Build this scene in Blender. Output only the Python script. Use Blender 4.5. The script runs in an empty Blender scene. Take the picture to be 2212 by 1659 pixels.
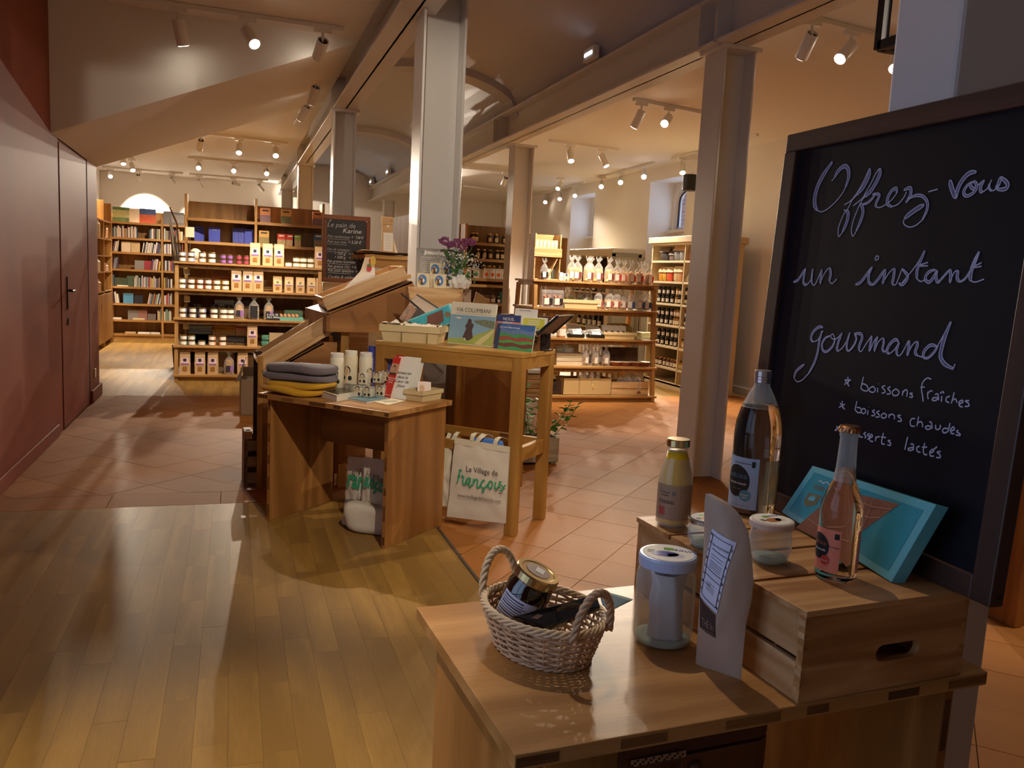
import bpy, math, random
from mathutils import Vector as V, Matrix, Euler, noise
random.seed(7)
PI = math.pi
S = bpy.context.scene
COL = S.collection
# ------------------------------------------------------------------ camera
RX, RY, RZ = V((0.947699, -0.006237, -0.319105)), V((-0.315283, 0.137182, -0.93903)), V((0.049632, 0.990526, 0.128041))
def _gs():
    import itertools
    a = RZ.normalized(); b = (RY - a*RY.dot(a)).normalized(); c = b.cross(a)
    return c, b, a
RX, RY, RZ = _gs()
CAMH = 1.5
FPX = 1790.0
EYE = V((0, 0, CAMH))
cam_d = bpy.data.cameras.new('camera'); cam = bpy.data.objects.new('camera', cam_d); COL.objects.link(cam)
M3 = Matrix((RX, RY, RZ))            # rows = world axes in camera terms -> world = M3 @ cam
cam.matrix_world = Matrix.Translation(EYE) @ M3.to_4x4()
cam_d.sensor_width = 36.0; cam_d.lens = 36.0*FPX/2212.0; cam_d.clip_start = 0.05; cam_d.clip_end = 200
S.camera = cam
# ------------------------------------------------------------------ colour management, world
S.view_settings.view_transform = 'Standard'; S.view_settings.look = 'None'
S.view_settings.gamma = 1.0; S.view_settings.use_curve_mapping = False
S.view_settings.exposure = 0.22
w = bpy.data.worlds.new('world'); S.world = w; w.use_nodes = True
bg = w.node_tree.nodes['Background']; bg.inputs[0].default_value = (0.62, 0.74, 1.0, 1); bg.inputs[1].default_value = 1.1
WARM = (1.0, 0.85, 0.66)
SPOT_E = 235.0
def area(name, loc, aim, sx, sy, e, col):
    l = bpy.data.lights.new(name, 'AREA'); l.shape = 'RECTANGLE'; l.size = sx; l.size_y = sy; l.energy = e; l.color = col
    o = bpy.data.objects.new(name, l); COL.objects.link(o); o.location = loc
    o.rotation_euler = (V(aim)-V(loc)).to_track_quat('-Z', 'Y').to_euler(); return o
# daylight coming in through the glazed entrance beside the photographer and the two window bays
area('daylight_entrance', (-1.95, 0.9, 1.7), (0.5, 1.1, 1.4), 2.2, 1.6, 8.5, (0.55, 0.68, 1.0))
area('daylight_bay_1', (7.75, 12.45, 2.6), (6.4, 12.45, 2.1), 1.0, 1.3, 16, (0.6, 0.75, 1.0))
area('daylight_bay_2', (7.75, 16.2, 2.6), (6.4, 16.2, 2.1), 1.0, 1.3, 16, (0.6, 0.75, 1.0))
# ------------------------------------------------------------------ pixel <-> world
def ray(px, py):
    c = V((px-1106.0, -(py-829.5), -FPX)); return M3 @ c
def U(px, py, z=0.0):
    d = ray(px, py); t = (z-CAMH)/d.z; return EYE + d*t
def atX(px, py, x):
    d = ray(px, py); return EYE + d*(x/d.x)
def atY(px, py, y):
    d = ray(px, py); return EYE + d*(y/d.y)
def onP(px, py, o, n):
    d = ray(px, py); return EYE + d*((V(o)-EYE).dot(n)/d.dot(n))
def xat(px, Y, z):                    # x of the point of the line (Y, z) that stands in pixel column px
    k = (px-1106.0)/FPX
    # q = M3^T (P-EYE);  qx = -k*qz
    a = RXc.x + k*RZc.x
    b = (RXc.y + k*RZc.y)*Y + (RXc.z + k*RZc.z)*(z-CAMH)
    return -b/a
T3 = M3.transposed()
RXc, RYc, RZc = V(T3[0]), V(T3[1]), V(T3[2])
def yat(px, X, z):
    k = (px-1106.0)/FPX
    a = RXc.y + k*RZc.y
    b = (RXc.x + k*RZc.x)*X + (RXc.z + k*RZc.z)*(z-CAMH)
    return -b/a
# ------------------------------------------------------------------ materials
MATS = {}
def _new(name):
    m = bpy.data.materials.new(name); m.use_nodes = True; nt = m.node_tree
    return m, nt, nt.nodes['Principled BSDF']
def lin(c):
    if isinstance(c, str):
        c = tuple(int(c[i:i+2], 16)/255 for i in (0, 2, 4))
    return tuple((x/12.92 if x <= 0.04045 else ((x+0.055)/1.055)**2.4) for x in c) + (1,)
def mat(name, col, rough=0.6, metal=0.0, spec=0.5, coat=0.0, var=0.0, emit=None, es=0.0, noise_amt=0.0, nscale=30, bump=0.0, bscale=60, sheen=0.0):
    if name in MATS: return MATS[name]
    m, nt, p = _new(name); N = nt.nodes; L = nt.links
    p.inputs['Base Color'].default_value = lin(col); p.inputs['Roughness'].default_value = rough
    p.inputs['Metallic'].default_value = metal; p.inputs['Specular IOR Level'].default_value = spec
    p.inputs['Coat Weight'].default_value = coat
    if sheen: p.inputs['Sheen Weight'].default_value = sheen
    if emit: p.inputs['Emission Color'].default_value = lin(emit); p.inputs['Emission Strength'].default_value = es
    src = None
    if noise_amt or bump:
        tc = N.new('ShaderNodeTexCoord')
    if noise_amt:
        t = N.new('ShaderNodeTexNoise'); t.inputs['Scale'].default_value = nscale; t.inputs['Detail'].default_value = 4
        L.new(tc.outputs['Object'], t.inputs['Vector'])
        mx = N.new('ShaderNodeMix'); mx.data_type = 'RGBA'; mx.blend_type = 'MULTIPLY'; mx.inputs[0].default_value = 1
        cr = N.new('ShaderNodeMapRange'); cr.inputs[3].default_value = 1-noise_amt; cr.inputs[4].default_value = 1+noise_amt
        L.new(t.outputs[0], cr.inputs[0]); L.new(cr.outputs[0], mx.inputs[7]); mx.inputs[6].default_value = lin(col)
        src = mx.outputs[2]
    if var:
        oi = N.new('ShaderNodeObjectInfo'); hs = N.new('ShaderNodeHueSaturation')
        mr = N.new('ShaderNodeMapRange'); mr.inputs[3].default_value = 1-var; mr.inputs[4].default_value = 1+var
        L.new(oi.outputs['Random'], mr.inputs[0]); L.new(mr.outputs[0], hs.inputs['Value'])
        if src: L.new(src, hs.inputs['Color'])
        else: hs.inputs['Color'].default_value = lin(col)
        src = hs.outputs[0]
    if src: L.new(src, p.inputs['Base Color'])
    if bump:
        t2 = N.new('ShaderNodeTexNoise'); t2.inputs['Scale'].default_value = bscale; t2.inputs['Detail'].default_value = 3
        L.new(tc.outputs['Object'], t2.inputs['Vector'])
        b = N.new('ShaderNodeBump'); b.inputs['Strength'].default_value = bump; b.inputs['Distance'].default_value = 0.01
        L.new(t2.outputs[0], b.inputs['Height']); L.new(b.outputs[0], p.inputs['Normal'])
    MATS[name] = m; return m
def wood(name, c1, c2, axis='X', rough=0.45, fine=26.0, rings=3.0, var=0.12, coat=0.0, knot=0.0):
    if name in MATS: return MATS[name]
    m, nt, p = _new(name); N = nt.nodes; L = nt.links
    tc = N.new('ShaderNodeTexCoord'); mp = N.new('ShaderNodeMapping'); oi = N.new('ShaderNodeObjectInfo')
    k = {'X': (0.09, 1, 1), 'Y': (1, 0.09, 1), 'Z': (1, 1, 0.09)}[axis]
    mp.inputs['Scale'].default_value = k
    ad = N.new('ShaderNodeVectorMath'); ad.operation = 'ADD'
    mu = N.new('ShaderNodeVectorMath'); mu.operation = 'SCALE'; mu.inputs[3].default_value = 17.0
    cx = N.new('ShaderNodeCombineXYZ')
    for i in range(3): L.new(oi.outputs['Random'], cx.inputs[i])
    L.new(cx.outputs[0], mu.inputs[0]); L.new(tc.outputs['Object'], ad.inputs[0]); L.new(mu.outputs[0], ad.inputs[1])
    L.new(ad.outputs[0], mp.inputs['Vector'])
    t1 = N.new('ShaderNodeTexNoise'); t1.inputs['Scale'].default_value = rings*1.7; t1.inputs['Detail'].default_value = 1.5; t1.inputs['Distortion'].default_value = 0.5
    L.new(mp.outputs[0], t1.inputs['Vector'])
    s = N.new('ShaderNodeMath'); s.operation = 'MULTIPLY'; s.inputs[1].default_value = 9.0
    fr = N.new('ShaderNodeMath'); fr.operation = 'PINGPONG'; fr.inputs[1].default_value = 1.0
    L.new(t1.outputs[0], s.inputs[0]); L.new(s.outputs[0], fr.inputs[0])
    t2 = N.new('ShaderNodeTexNoise'); t2.inputs['Scale'].default_value = fine*8; t2.inputs['Detail'].default_value = 3
    L.new(mp.outputs[0], t2.inputs['Vector'])
    mxf = N.new('ShaderNodeMath'); mxf.operation = 'MULTIPLY_ADD'; mxf.inputs[1].default_value = 0.8
    sc = N.new('ShaderNodeMath'); sc.operation = 'MULTIPLY'; sc.inputs[1].default_value = 0.7
    L.new(fr.outputs[0], mxf.inputs[0]); L.new(t2.outputs[0], sc.inputs[0]); L.new(sc.outputs[0], mxf.inputs[2])
    mx = N.new('ShaderNodeMix'); mx.data_type = 'RGBA'; mx.inputs[6].default_value = lin(c1); d2_ = lin(c2); mx.inputs[7].default_value = tuple(v*0.86 for v in d2_[:3])+(1,)
    L.new(mxf.outputs[0], mx.inputs[0])
    hs = N.new('ShaderNodeHueSaturation'); mr = N.new('ShaderNodeMapRange'); mr.inputs[3].default_value = 1-var; mr.inputs[4].default_value = 1+var
    L.new(oi.outputs['Random'], mr.inputs[0]); L.new(mr.outputs[0], hs.inputs['Value']); L.new(mx.outputs[2], hs.inputs['Color'])
    L.new(hs.outputs[0], p.inputs['Base Color']); p.inputs['Roughness'].default_value = rough; p.inputs['Coat Weight'].default_value = coat
    b = N.new('ShaderNodeBump'); b.inputs['Strength'].default_value = 0.06; b.inputs['Distance'].default_value = 0.003
    L.new(t2.outputs[0], b.inputs['Height']); L.new(b.outputs[0], p.inputs['Normal'])
    MATS[name] = m; return m
def glass(name, col=(1, 1, 1), alpha=0.18, rough=0.03):      # thin clear sheet: mostly see-through, shiny
    if name in MATS: return MATS[name]
    m, nt, p = _new(name); N = nt.nodes; L = nt.links
    p.inputs['Base Color'].default_value = lin(col); p.inputs['Roughness'].default_value = rough; p.inputs['Specular IOR Level'].default_value = 0.9
    p.inputs['Coat Weight'].default_value = 0.6
    tr = N.new('ShaderNodeBsdfTransparent'); mx = N.new('ShaderNodeMixShader')
    lw = N.new('ShaderNodeLayerWeight'); lw.inputs[0].default_value = 0.35
    mr = N.new('ShaderNodeMapRange'); mr.inputs[3].default_value = alpha; mr.inputs[4].default_value = min(1, alpha+0.55)
    L.new(lw.outputs['Facing'], mr.inputs[0]); L.new(mr.outputs[0], mx.inputs[0])
    L.new(tr.outputs[0], mx.inputs[1]); L.new(p.outputs[0], mx.inputs[2])
    tr.inputs[0].default_value = lin(col)
    L.new(mx.outputs[0], N['Material Output'].inputs[0]); MATS[name] = m; return m
def realglass(name, col=(1, 1, 1), rough=0.0, ior=1.45):
    if name in MATS: return MATS[name]
    m, nt, p = _new(name)
    p.inputs['Base Color'].default_value = lin(col); p.inputs['Roughness'].default_value = rough
    p.inputs['Transmission Weight'].default_value = 1.0; p.inputs['IOR'].default_value = ior
    MATS[name] = m; return m
# ------------------------------------------------------------------ geometry: (verts, faces)
def box(x0, x1, y0, y1, z0, z1):
    v = [(x, y, z) for z in (z0, z1) for y in (y0, y1) for x in (x0, x1)]
    return v, [(0, 2, 3, 1), (4, 5, 7, 6), (0, 1, 5, 4), (2, 6, 7, 3), (0, 4, 6, 2), (1, 3, 7, 5)]
def hexa(p):        # 4 bottom, 4 top (ccw)
    return [tuple(q) for q in p], [(3, 2, 1, 0), (4, 5, 6, 7), (0, 1, 5, 4), (1, 2, 6, 5), (2, 3, 7, 6), (3, 0, 4, 7)]
def join(*gs):
    vs, fs = [], []
    for v, f in gs:
        n = len(vs); vs += v; fs += [tuple(i+n for i in q) for q in f]
    return vs, fs
def xf(g, loc=(0, 0, 0), rot=(0, 0, 0), sc=(1, 1, 1)):
    if isinstance(sc, (int, float)): sc = (sc, sc, sc)
    M = Matrix.Translation(loc) @ Euler(rot).to_matrix().to_4x4() @ Matrix.Diagonal((*sc, 1))
    return [tuple(M @ V(v)) for v in g[0]], g[1]
def xm(g, M): return [tuple(M @ V(v)) for v in g[0]], g[1]
def lathe(prof, n=16, cap=True, sq=0.0):
    vs, fs = [], []
    for r, z in prof:
        for i in range(n):
            a = 2*PI*i/n; c, s = math.cos(a), math.sin(a)
            if sq:
                k = max(abs(c), abs(s))**(-sq); c, s = c*k, s*k
            vs.append((r*c, r*s, z))
    m = len(prof)
    for j in range(m-1):
        for i in range(n):
            a, b = j*n+i, j*n+(i+1) % n
            fs.append((a, b, b+n, a+n))
    if cap:
        fs.append(tuple(range(n-1, -1, -1))); fs.append(tuple((m-1)*n+i for i in range(n)))
    return vs, fs
def cyl(r, z0, z1, n=12): return lathe([(r, z0), (r, z1)], n)
def frame_of(d):
    d = d.normalized(); a = V((0, 0, 1)) if abs(d.z) < 0.9 else V((1, 0, 0))
    u = d.cross(a).normalized(); return u, d.cross(u).normalized()
def tube(pts, r, n=6, closed=False):
    pts = [V(p) for p in pts]; m = len(pts); vs, fs = [], []
    u = None
    for i, p in enumerate(pts):
        a = pts[(i-1) % m] if (closed or i > 0) else p; b = pts[(i+1) % m] if (closed or i < m-1) else p
        d = (b-a)
        if d.length < 1e-9: d = V((0, 0, 1))
        d.normalize()
        if u is None: u, _ = frame_of(d)
        u = (u - d*u.dot(d)); u = u.normalized() if u.length > 1e-6 else frame_of(d)[0]
        w_ = d.cross(u); rr = r[i] if isinstance(r, (list, tuple)) else r
        for k in range(n):
            t = 2*PI*k/n; vs.append(tuple(p + u*rr*math.cos(t) + w_*rr*math.sin(t)))
    for i in range(m if closed else m-1):
        for k in range(n):
            a, b = i*n+k, i*n+(k+1) % n; c, e = ((i+1) % m)*n+(k+1) % n, ((i+1) % m)*n+k
            fs.append((a, b, c, e))
    if not closed:
        fs.append(tuple(range(n-1, -1, -1))); fs.append(tuple((m-1)*n+k for k in range(n)))
    return vs, fs
def rod(a, b, r, n=8): return tube([a, b], r, n)
def bar(a, b, w_, t, up=(0, 0, 1)):          # rectangular bar from a to b
    a, b = V(a), V(b); d = (b-a).normalized(); u = d.cross(V(up)).normalized(); v = u.cross(d).normalized()
    q = [a-u*w_/2-v*t/2, a+u*w_/2-v*t/2, a+u*w_/2+v*t/2, a-u*w_/2+v*t/2]
    return hexa(q+[p+(b-a) for p in q])
def prism(poly, z0, z1):
    n = len(poly)
    vs = [(x, y, z0) for x, y in poly]+[(x, y, z1) for x, y in poly]
    return vs, [tuple(range(n-1, -1, -1)), tuple(range(n, 2*n))]+[(i, (i+1) % n, (i+1) % n+n, i+n) for i in range(n)]
def slab(poly3, t):            # 3d polygon given thickness t along its normal
    p = [V(q) for q in poly3]; n = (p[1]-p[0]).cross(p[2]-p[0]).normalized()
    k = len(p); vs = [tuple(q) for q in p]+[tuple(q-n*t) for q in p]
    return vs, [tuple(range(k)), tuple(range(2*k-1, k-1, -1))]+[(i, i+k, (i+1) % k+k, (i+1) % k) for i in range(k)]
def soft(w_, d, h, seed=0, amp=0.01, nu=20, nv=10, e=0.45, fs_=6.0):    # cushiony block
    vs, fs = [], []
    def sp(c, k): return math.copysign(abs(c)**k, c)
    for j in range(nv+1):
        ph = -PI/2+PI*j/nv
        for i in range(nu):
            th = 2*PI*i/nu
            p = V((sp(math.cos(ph), e)*sp(math.cos(th), e)*w_/2, sp(math.cos(ph), e)*sp(math.sin(th), e)*d/2, (sp(math.sin(ph), e)+1)*h/2))
            q = noise.noise_vector(p*fs_+V((seed*3.1, seed, 0)))*amp
            q.z *= (0 if p.z < h*0.05 else 1); p += q
            vs.append(tuple(p))
    for j in range(nv):
        for i in range(nu):
            a, b = j*nu+i, j*nu+(i+1) % nu; fs.append((a, b, b+nu, a+nu))
    return vs, fs
def grid(fn, nu, nv):
    vs = [tuple(fn(i/nu, j/nv)) for j in range(nv+1) for i in range(nu+1)]
    fs = [(j*(nu+1)+i, j*(nu+1)+i+1, (j+1)*(nu+1)+i+1, (j+1)*(nu+1)+i) for j in range(nv) for i in range(nu)]
    return vs, fs
def ico(r, c=(0, 0, 0), sc=(1, 1, 1)):
    t = (1+5**0.5)/2; k = r/math.sqrt(1+t*t)
    v = [(-1, t, 0), (1, t, 0), (-1, -t, 0), (1, -t, 0), (0, -1, t), (0, 1, t), (0, -1, -t), (0, 1, -t), (t, 0, -1), (t, 0, 1), (-t, 0, -1), (-t, 0, 1)]
    f = [(0, 11, 5), (0, 5, 1), (0, 1, 7), (0, 7, 10), (0, 10, 11), (1, 5, 9), (5, 11, 4), (11, 10, 2), (10, 7, 6), (7, 1, 8), (3, 9, 4), (3, 4, 2), (3, 2, 6), (3, 6, 8), (3, 8, 9), (4, 9, 5), (2, 4, 11), (6, 2, 10), (8, 6, 7), (9, 8, 1)]
    return [(c[0]+a*k*sc[0], c[1]+b*k*sc[1], c[2]+d*k*sc[2]) for a, b, d in v], f
# ------------------------------------------------------------------ objects
LABELS = {}
CH = {}
def tag(o, label=None, cat=None, group=None, kind=None):
    if label: o['label'] = label; LABELS[label] = LABELS.get(label, 0)+1
    if cat: o['category'] = cat
    if group: o['group'] = group
    if kind: o['kind'] = kind
    return o
def mk(name, g, m, parent=None, smooth=False, bev=0.0, loc=None, rot=None, kind=None, label=None):
    if isinstance(g, bpy.types.Mesh): me = g
    else:
        me = bpy.data.meshes.new(name); me.from_pydata(g[0], [], g[1]); me.update()
        if smooth: me.shade_smooth() if hasattr(me, 'shade_smooth') else [setattr(p, 'use_smooth', True) for p in me.polygons]
        me.materials.append(m)
    o = bpy.data.objects.new(name, me); COL.objects.link(o)
    if parent: o.parent = parent; CH.setdefault(parent.name, []).append(o)
    if loc is not None: o.location = loc
    if rot is not None: o.rotation_euler = rot
    if bev:
        b = o.modifiers.new('bevel', 'BEVEL'); b.width = bev; b.segments = 2; b.limit_method = 'ANGLE'; b.angle_limit = 0.8
    if kind: o['kind'] = kind
    if label: o['label'] = label
    return o
def thing(name, label, cat, loc=(0, 0, 0), rz=0.0, group=None, rot=None):
    o = bpy.data.objects.new(name, None); COL.objects.link(o); o.empty_display_size = 0.05
    o.location = loc; o.rotation_euler = rot if rot else (0, 0, rz)
    return tag(o, label, cat, group)
def clone(o, loc=None, rz=None, label=None, group=None, parent=None):
    c = o.copy(); COL.objects.link(c)
    if loc is not None: c.location = loc
    if rz is not None: c.rotation_euler = (0, 0, rz)
    if label: c['label'] = label; LABELS[label] = LABELS.get(label, 0)+1
    if group: c['group'] = group
    if parent is not None: c.parent = parent; CH.setdefault(parent.name, []).append(c)
    for ch in list(CH.get(o.name, ())): clone(ch, parent=c)
    return c
def struct(name, g, m, bev=0.0, smooth=False, parent=None):
    o = mk(name, g, m, parent, bev=bev, smooth=smooth)
    if not parent: o['kind'] = 'structure'
    return o
ORD = ['leftmost', 'second', 'third', 'fourth', 'fifth', 'sixth', 'seventh', 'eighth', 'ninth', 'tenth', 'eleventh', 'twelfth', 'thirteenth', 'fourteenth', 'fifteenth', 'sixteenth', 'seventeenth', 'eighteenth', 'nineteenth', 'twentieth'] + ['number %d' % i for i in range(21, 60)]
def nth(i): return 'leftmost' if i == 0 else ORD[i]+' from left'
def txt(name, s, size, m, parent, loc, rot=(0, 0, 0), ext=0.0004, shear=0.0, align='LEFT', sx=1.0, off=0.0, M=None):
    cu = bpy.data.curves.new(name, 'FONT'); cu.body = s; cu.size = size; cu.extrude = ext; cu.shear = shear; cu.align_x = align; cu.resolution_u = 2; cu.offset = off
    t = bpy.data.objects.new('tmp', cu); COL.objects.link(t)
    dg = bpy.context.evaluated_depsgraph_get(); me = bpy.data.meshes.new_from_object(t.evaluated_get(dg))
    bpy.data.objects.remove(t); bpy.data.curves.remove(cu)
    me.materials.clear(); me.materials.append(m)
    o = mk(name, me, m, parent)
    if M is not None: o.matrix_local = M
    else: o.location = loc; o.rotation_euler = rot; o.scale = (sx, 1, 1)
    return o
def smoothline(pts, k=4):
    if len(pts) < 3: return pts
    out = []
    for i in range(len(pts)-1):
        p0 = pts[max(i-1, 0)]; p1 = pts[i]; p2 = pts[i+1]; p3 = pts[min(i+2, len(pts)-1)]
        for j in range(k):
            t = j/k
            out.append(tuple(0.5*((2*b)+(-a+c)*t+(2*a-5*b+4*c-d)*t*t+(-a+3*b-3*c+d)*t**3) for a, b, c, d in zip(p0, p1, p2, p3)))
    out.append(pts[-1]); return out
def ribbon(pts, n, w_, lift=0.0):     # flat stroke of width w_ along pts lying in the plane with normal n
    pts = [V(p) for p in pts]; vs, fs = [], []
    m = len(pts)
    for i, p in enumerate(pts):
        d = pts[min(i+1, m-1)]-pts[max(i-1, 0)]
        if d.length < 1e-9: d = V((0, 1, 0))
        s = n.cross(d).normalized(); ww = (w_[i] if isinstance(w_, (list, tuple)) else w_)/2
        vs += [tuple(p+s*ww+n*lift), tuple(p-s*ww+n*lift)]
    for i in range(m-1): fs.append((2*i, 2*i+1, 2*i+3, 2*i+2))
    return vs, fs
# ------------------------------------------------------------------ palette
PAINT = mat('warm_white_paint', 'ece7e0', 0.7)
PAINTG = mat('glossy_steel_paint', 'dcd8d4', 0.3, spec=0.5)
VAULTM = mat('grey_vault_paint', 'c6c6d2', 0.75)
REDW = mat('red_brown_panel', '8c4e3e', 0.6, spec=0.12, noise_amt=0.08, nscale=3)
CREAM = mat('cream_paint', 'd8c6a0', 0.5)
OAKT = wood('oak_worktop', 'c9975a', 'a8743c', 'X', 0.38, fine=24, rings=2.6, var=0.0)
OAK = wood('oak_panel', 'b98347', '96632f', 'Z', 0.42, fine=22, rings=2.0, var=0.1)
OAKX = wood('oak_board', 'b98347', '96632f', 'X', 0.42, fine=22, rings=2.0, var=0.1)
OAKD = wood('oak_end_block', '8f5f30', '5c3a1c', 'X', 0.5, fine=22, rings=2.0, var=0.35)
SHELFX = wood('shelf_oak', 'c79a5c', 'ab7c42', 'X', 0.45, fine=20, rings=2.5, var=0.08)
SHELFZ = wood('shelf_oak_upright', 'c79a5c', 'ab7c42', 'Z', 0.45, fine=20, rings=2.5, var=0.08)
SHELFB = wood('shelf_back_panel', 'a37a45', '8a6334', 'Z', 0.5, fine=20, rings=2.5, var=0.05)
PINE = wood('pale_pine', 'e6c496', 'c99a62', 'X', 0.5, fine=12, rings=4.5, var=0.06)
PINEY = wood('pale_pine_y', 'e6c496', 'c99a62', 'Y', 0.5, fine=12, rings=4.5, var=0.06)
DARKW = wood('dark_stained_frame', '5b3a2c', '3f271d', 'Y', 0.45, fine=20, rings=3, var=0.06)
DARKWZ = wood('dark_stained_frame_z', '5b3a2c', '3f271d', 'Z', 0.45, fine=20, rings=3, var=0.06)
REDWOOD = wood('red_wood_frame', '9c5a2c', '7d431d', 'X', 0.4, fine=20, rings=3, var=0.06)
REDWOODZ = wood('red_wood_frame_z', '9c5a2c', '7d431d', 'Z', 0.4, fine=20, rings=3, var=0.06)
PLANK = wood('floor_plank_wood', 'ab8340', '957038', 'Y', 0.42, fine=14, rings=2.0, var=0.045)
TILE = mat('terracotta', '9c642f', 0.6, spec=0.18, var=0.07, noise_amt=0.16, nscale=5, bump=0.15, bscale=14)
GROUT = mat('dark_grout', '5d4433', 0.9)
WHITE = mat('white_plastic', 'e9e5df', 0.35)
BLACKP = mat('black_plastic', '15130f', 0.4)
BLACKM = mat('black_metal', '191519', 0.45, 0.3)
GOLD = mat('gold_lid', 'c9a95a', 0.25, 0.9)
STEEL = mat('silver_metal', 'b9b4ac', 0.28, 0.9)
BRASSD = mat('dark_bronze', '3a2c22', 0.4, 0.7)
KRAFT = mat('kraft_paper', 'c9a577', 0.75, noise_amt=0.06, nscale=20)
KRAFTG = mat('grey_kraft_paper', 'b39a86', 0.6, noise_amt=0.05, nscale=14, bump=0.3, bscale=9)
CARD = mat('cardboard', 'b79d78', 0.8)
PAPER = mat('white_paper', 'ece8e0', 0.7)
PAPERC = mat('cream_paper', 'dccfae', 0.75)
CHIP = mat('poplar_veneer', 'd9c493', 0.7, noise_amt=0.06, nscale=12)
INK = mat('black_ink', '1b1a1c', 0.7)
BOARD = mat('black_slate', '0c0c17', 0.5, spec=0.25, noise_amt=0.25, nscale=6)
CHALK = mat('chalk', 'bdbedb', 0.9)
CHALKD = mat('chalk_hatch', '6e6e90', 0.9, noise_amt=0.9, nscale=260)
COTTON = mat('natural_cotton', 'd9cfbc', 0.9, noise_amt=0.03, nscale=60, bump=0.4, bscale=8)
GREENI = mat('green_ink', '3aa47a', 0.7)
TEAL = mat('turquoise_card', '3fb3c6', 0.3, coat=0.4)
TEALD = mat('turquoise_side', '8fcfd2', 0.25, coat=0.5)
CHOC = mat('chocolate', '7b5143', 0.45, noise_amt=0.2, nscale=40)
CELLO = glass('cellophane', (0.97, 0.97, 0.97), 0.16, 0.12)
JARG = glass('jar_glass', (0.93, 0.95, 0.95), 0.07, 0.02)
LENS = mat('lamp_lens', 'fff2dc', 0.3, emit='fff0d8', es=28.0)
PLANK.node_tree.nodes['Principled BSDF'].inputs['Specular IOR Level'].default_value = 0.25
# ------------------------------------------------------------------ floor
floor = struct('floor', join(box(-3.2, 7.5, -3, 22.3, -0.12, -0.015)), GROUT)
def clip(poly, x0, x1, y0, y1):
    for ax, lim, sg in ((0, x0, 1), (0, x1, -1), (1, y0, 1), (1, y1, -1)):
        out = []
        for i in range(len(poly)):
            a, b = poly[i], poly[(i+1) % len(poly)]
            da, db = (a[ax]-lim)*sg, (b[ax]-lim)*sg
            if da >= 0: out.append(a)
            if (da >= 0) != (db >= 0):
                t = da/(da-db); out.append((a[0]+(b[0]-a[0])*t, a[1]+(b[1]-a[1])*t))
        poly = out
        if len(poly) < 3: return None
    return poly
def parea(p): return abs(sum(p[i][0]*p[(i+1) % len(p)][1]-p[(i+1) % len(p)][0]*p[i][1] for i in range(len(p))))/2
def score(x, y):                        # how large a floor piece shows
    q = T3 @ (V((x, y, 0))-EYE)
    if q.z > -0.3: return -1
    px, py = 1106+FPX*q.x/-q.z, 829.5-FPX*q.y/-q.z
    if not (-80 < px < 2290 and py < 1760): return -1
    return 1/(q.z*q.z)/abs(q.z)
tiles = []
TS, U0, V0 = 0.345, 6.205, 2.46
r2 = math.sqrt(0.5)
for i in range(-30, 30):
    for j in range(-30, 30):
        u, v = U0+i*TS, V0+j*TS
        g = 0.0018
        P = [((a-b)*r2, (a+b)*r2) for a, b in ((u+g, v+g), (u+TS-g, v+g), (u+TS-g, v+TS-g), (u+g, v+TS-g))]
        cx, cy = sum(p[0] for p in P)/4, sum(p[1] for p in P)/4
        if cx > 1.32: q = clip(P, 1.168, 6.95, -1.0, 9.65)
        elif cy < 5.6: q = clip(P, 1.168, 6.95, -1.0, 5.652)
        else: q = clip(P, -1.38, 6.95, 5.652, 9.65)
        if q and parea(q) > 0.0008: tiles.append((score(cx, cy), q))
for k in range(-3, 5):                # long border tiles between the boards and the lozenges
    q = clip([(-0.72+k*0.65+0.002, 5.362), (-0.72+(k+1)*0.65-0.002, 5.362), (-0.72+(k+1)*0.65-0.002, 5.648), (-0.72+k*0.65+0.002, 5.648)], -1.38, 1.165, 5, 6)
    if q: tiles.append((score(q[0][0], 5.5), q))
for k in range(-3, 14):
    q = clip([(k*0.6+0.002, 9.652), ((k+1)*0.6-0.002, 9.652), ((k+1)*0.6-0.002, 9.848), (k*0.6+0.002, 9.848)], -1.38, 6.95, 9, 10)
    if q: tiles.append((score(q[0][0], 9.7), q))
tiles.sort(key=lambda t: -t[0])
rest = []
for n, (sc_, q) in enumerate(tiles):
    z = -random.uniform(0, 0.0012)
    if n < 296 and sc_ > 0:
        cx, cy = q[0]
        mk('floor_tile', prism([(a-cx, b-cy) for a, b in q], -0.014+z, z), TILE, floor, loc=(cx, cy, 0))
    else: rest.append(prism(q, -0.014, z))
mk('floor_tile', join(*rest), TILE, floor, kind='stuff')
planks = []
def planks_in(x0, x1, y0, y1, xo, lmin, lmax):
    x = xo
    while x > x0: x -= 0.104
    while x < x1:
        a, b = max(x, x0), min(x+0.104, x1); y = y0-random.uniform(0, lmax)
        while y < y1:
            l = random.choice((lmin, lmin*1.33, lmax)); c, d = max(y, y0), min(y+l, y1)
            if d-c > 0.02 and b-a > 0.01: planks.append((score((a+b)/2, (c+d)/2)*(d-c), a, b, c, d))
            y += l
        x += 0.104
planks_in(-1.38, 1.15, 0.0, 5.355, -0.0085, 0.45, 0.9)
planks_in(-3.0, 6.95, 9.85, 22.0, -0.0085, 0.9, 1.6)
planks.sort(key=lambda t: -t[0])
rest = []
for n, (sc_, a, b, c, d) in enumerate(planks):
    z = -random.uniform(0, 0.0006); g = 0.0006
    if n < 296 and sc_ > 0: mk('floor_plank', box(0, b-a-g, 0, d-c-g, -0.014, z), PLANK, floor, loc=(a, c, 0))
    else: rest.append(box(a, b-g, c, d-g, -0.014, z))
mk('floor_plank', join(*rest), PLANK, floor, kind='stuff')
mk('floor_plank', box(-1.38, 1.15, -2.9, 0.0, -0.014, 0), PLANK, floor, kind='stuff')
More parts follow.
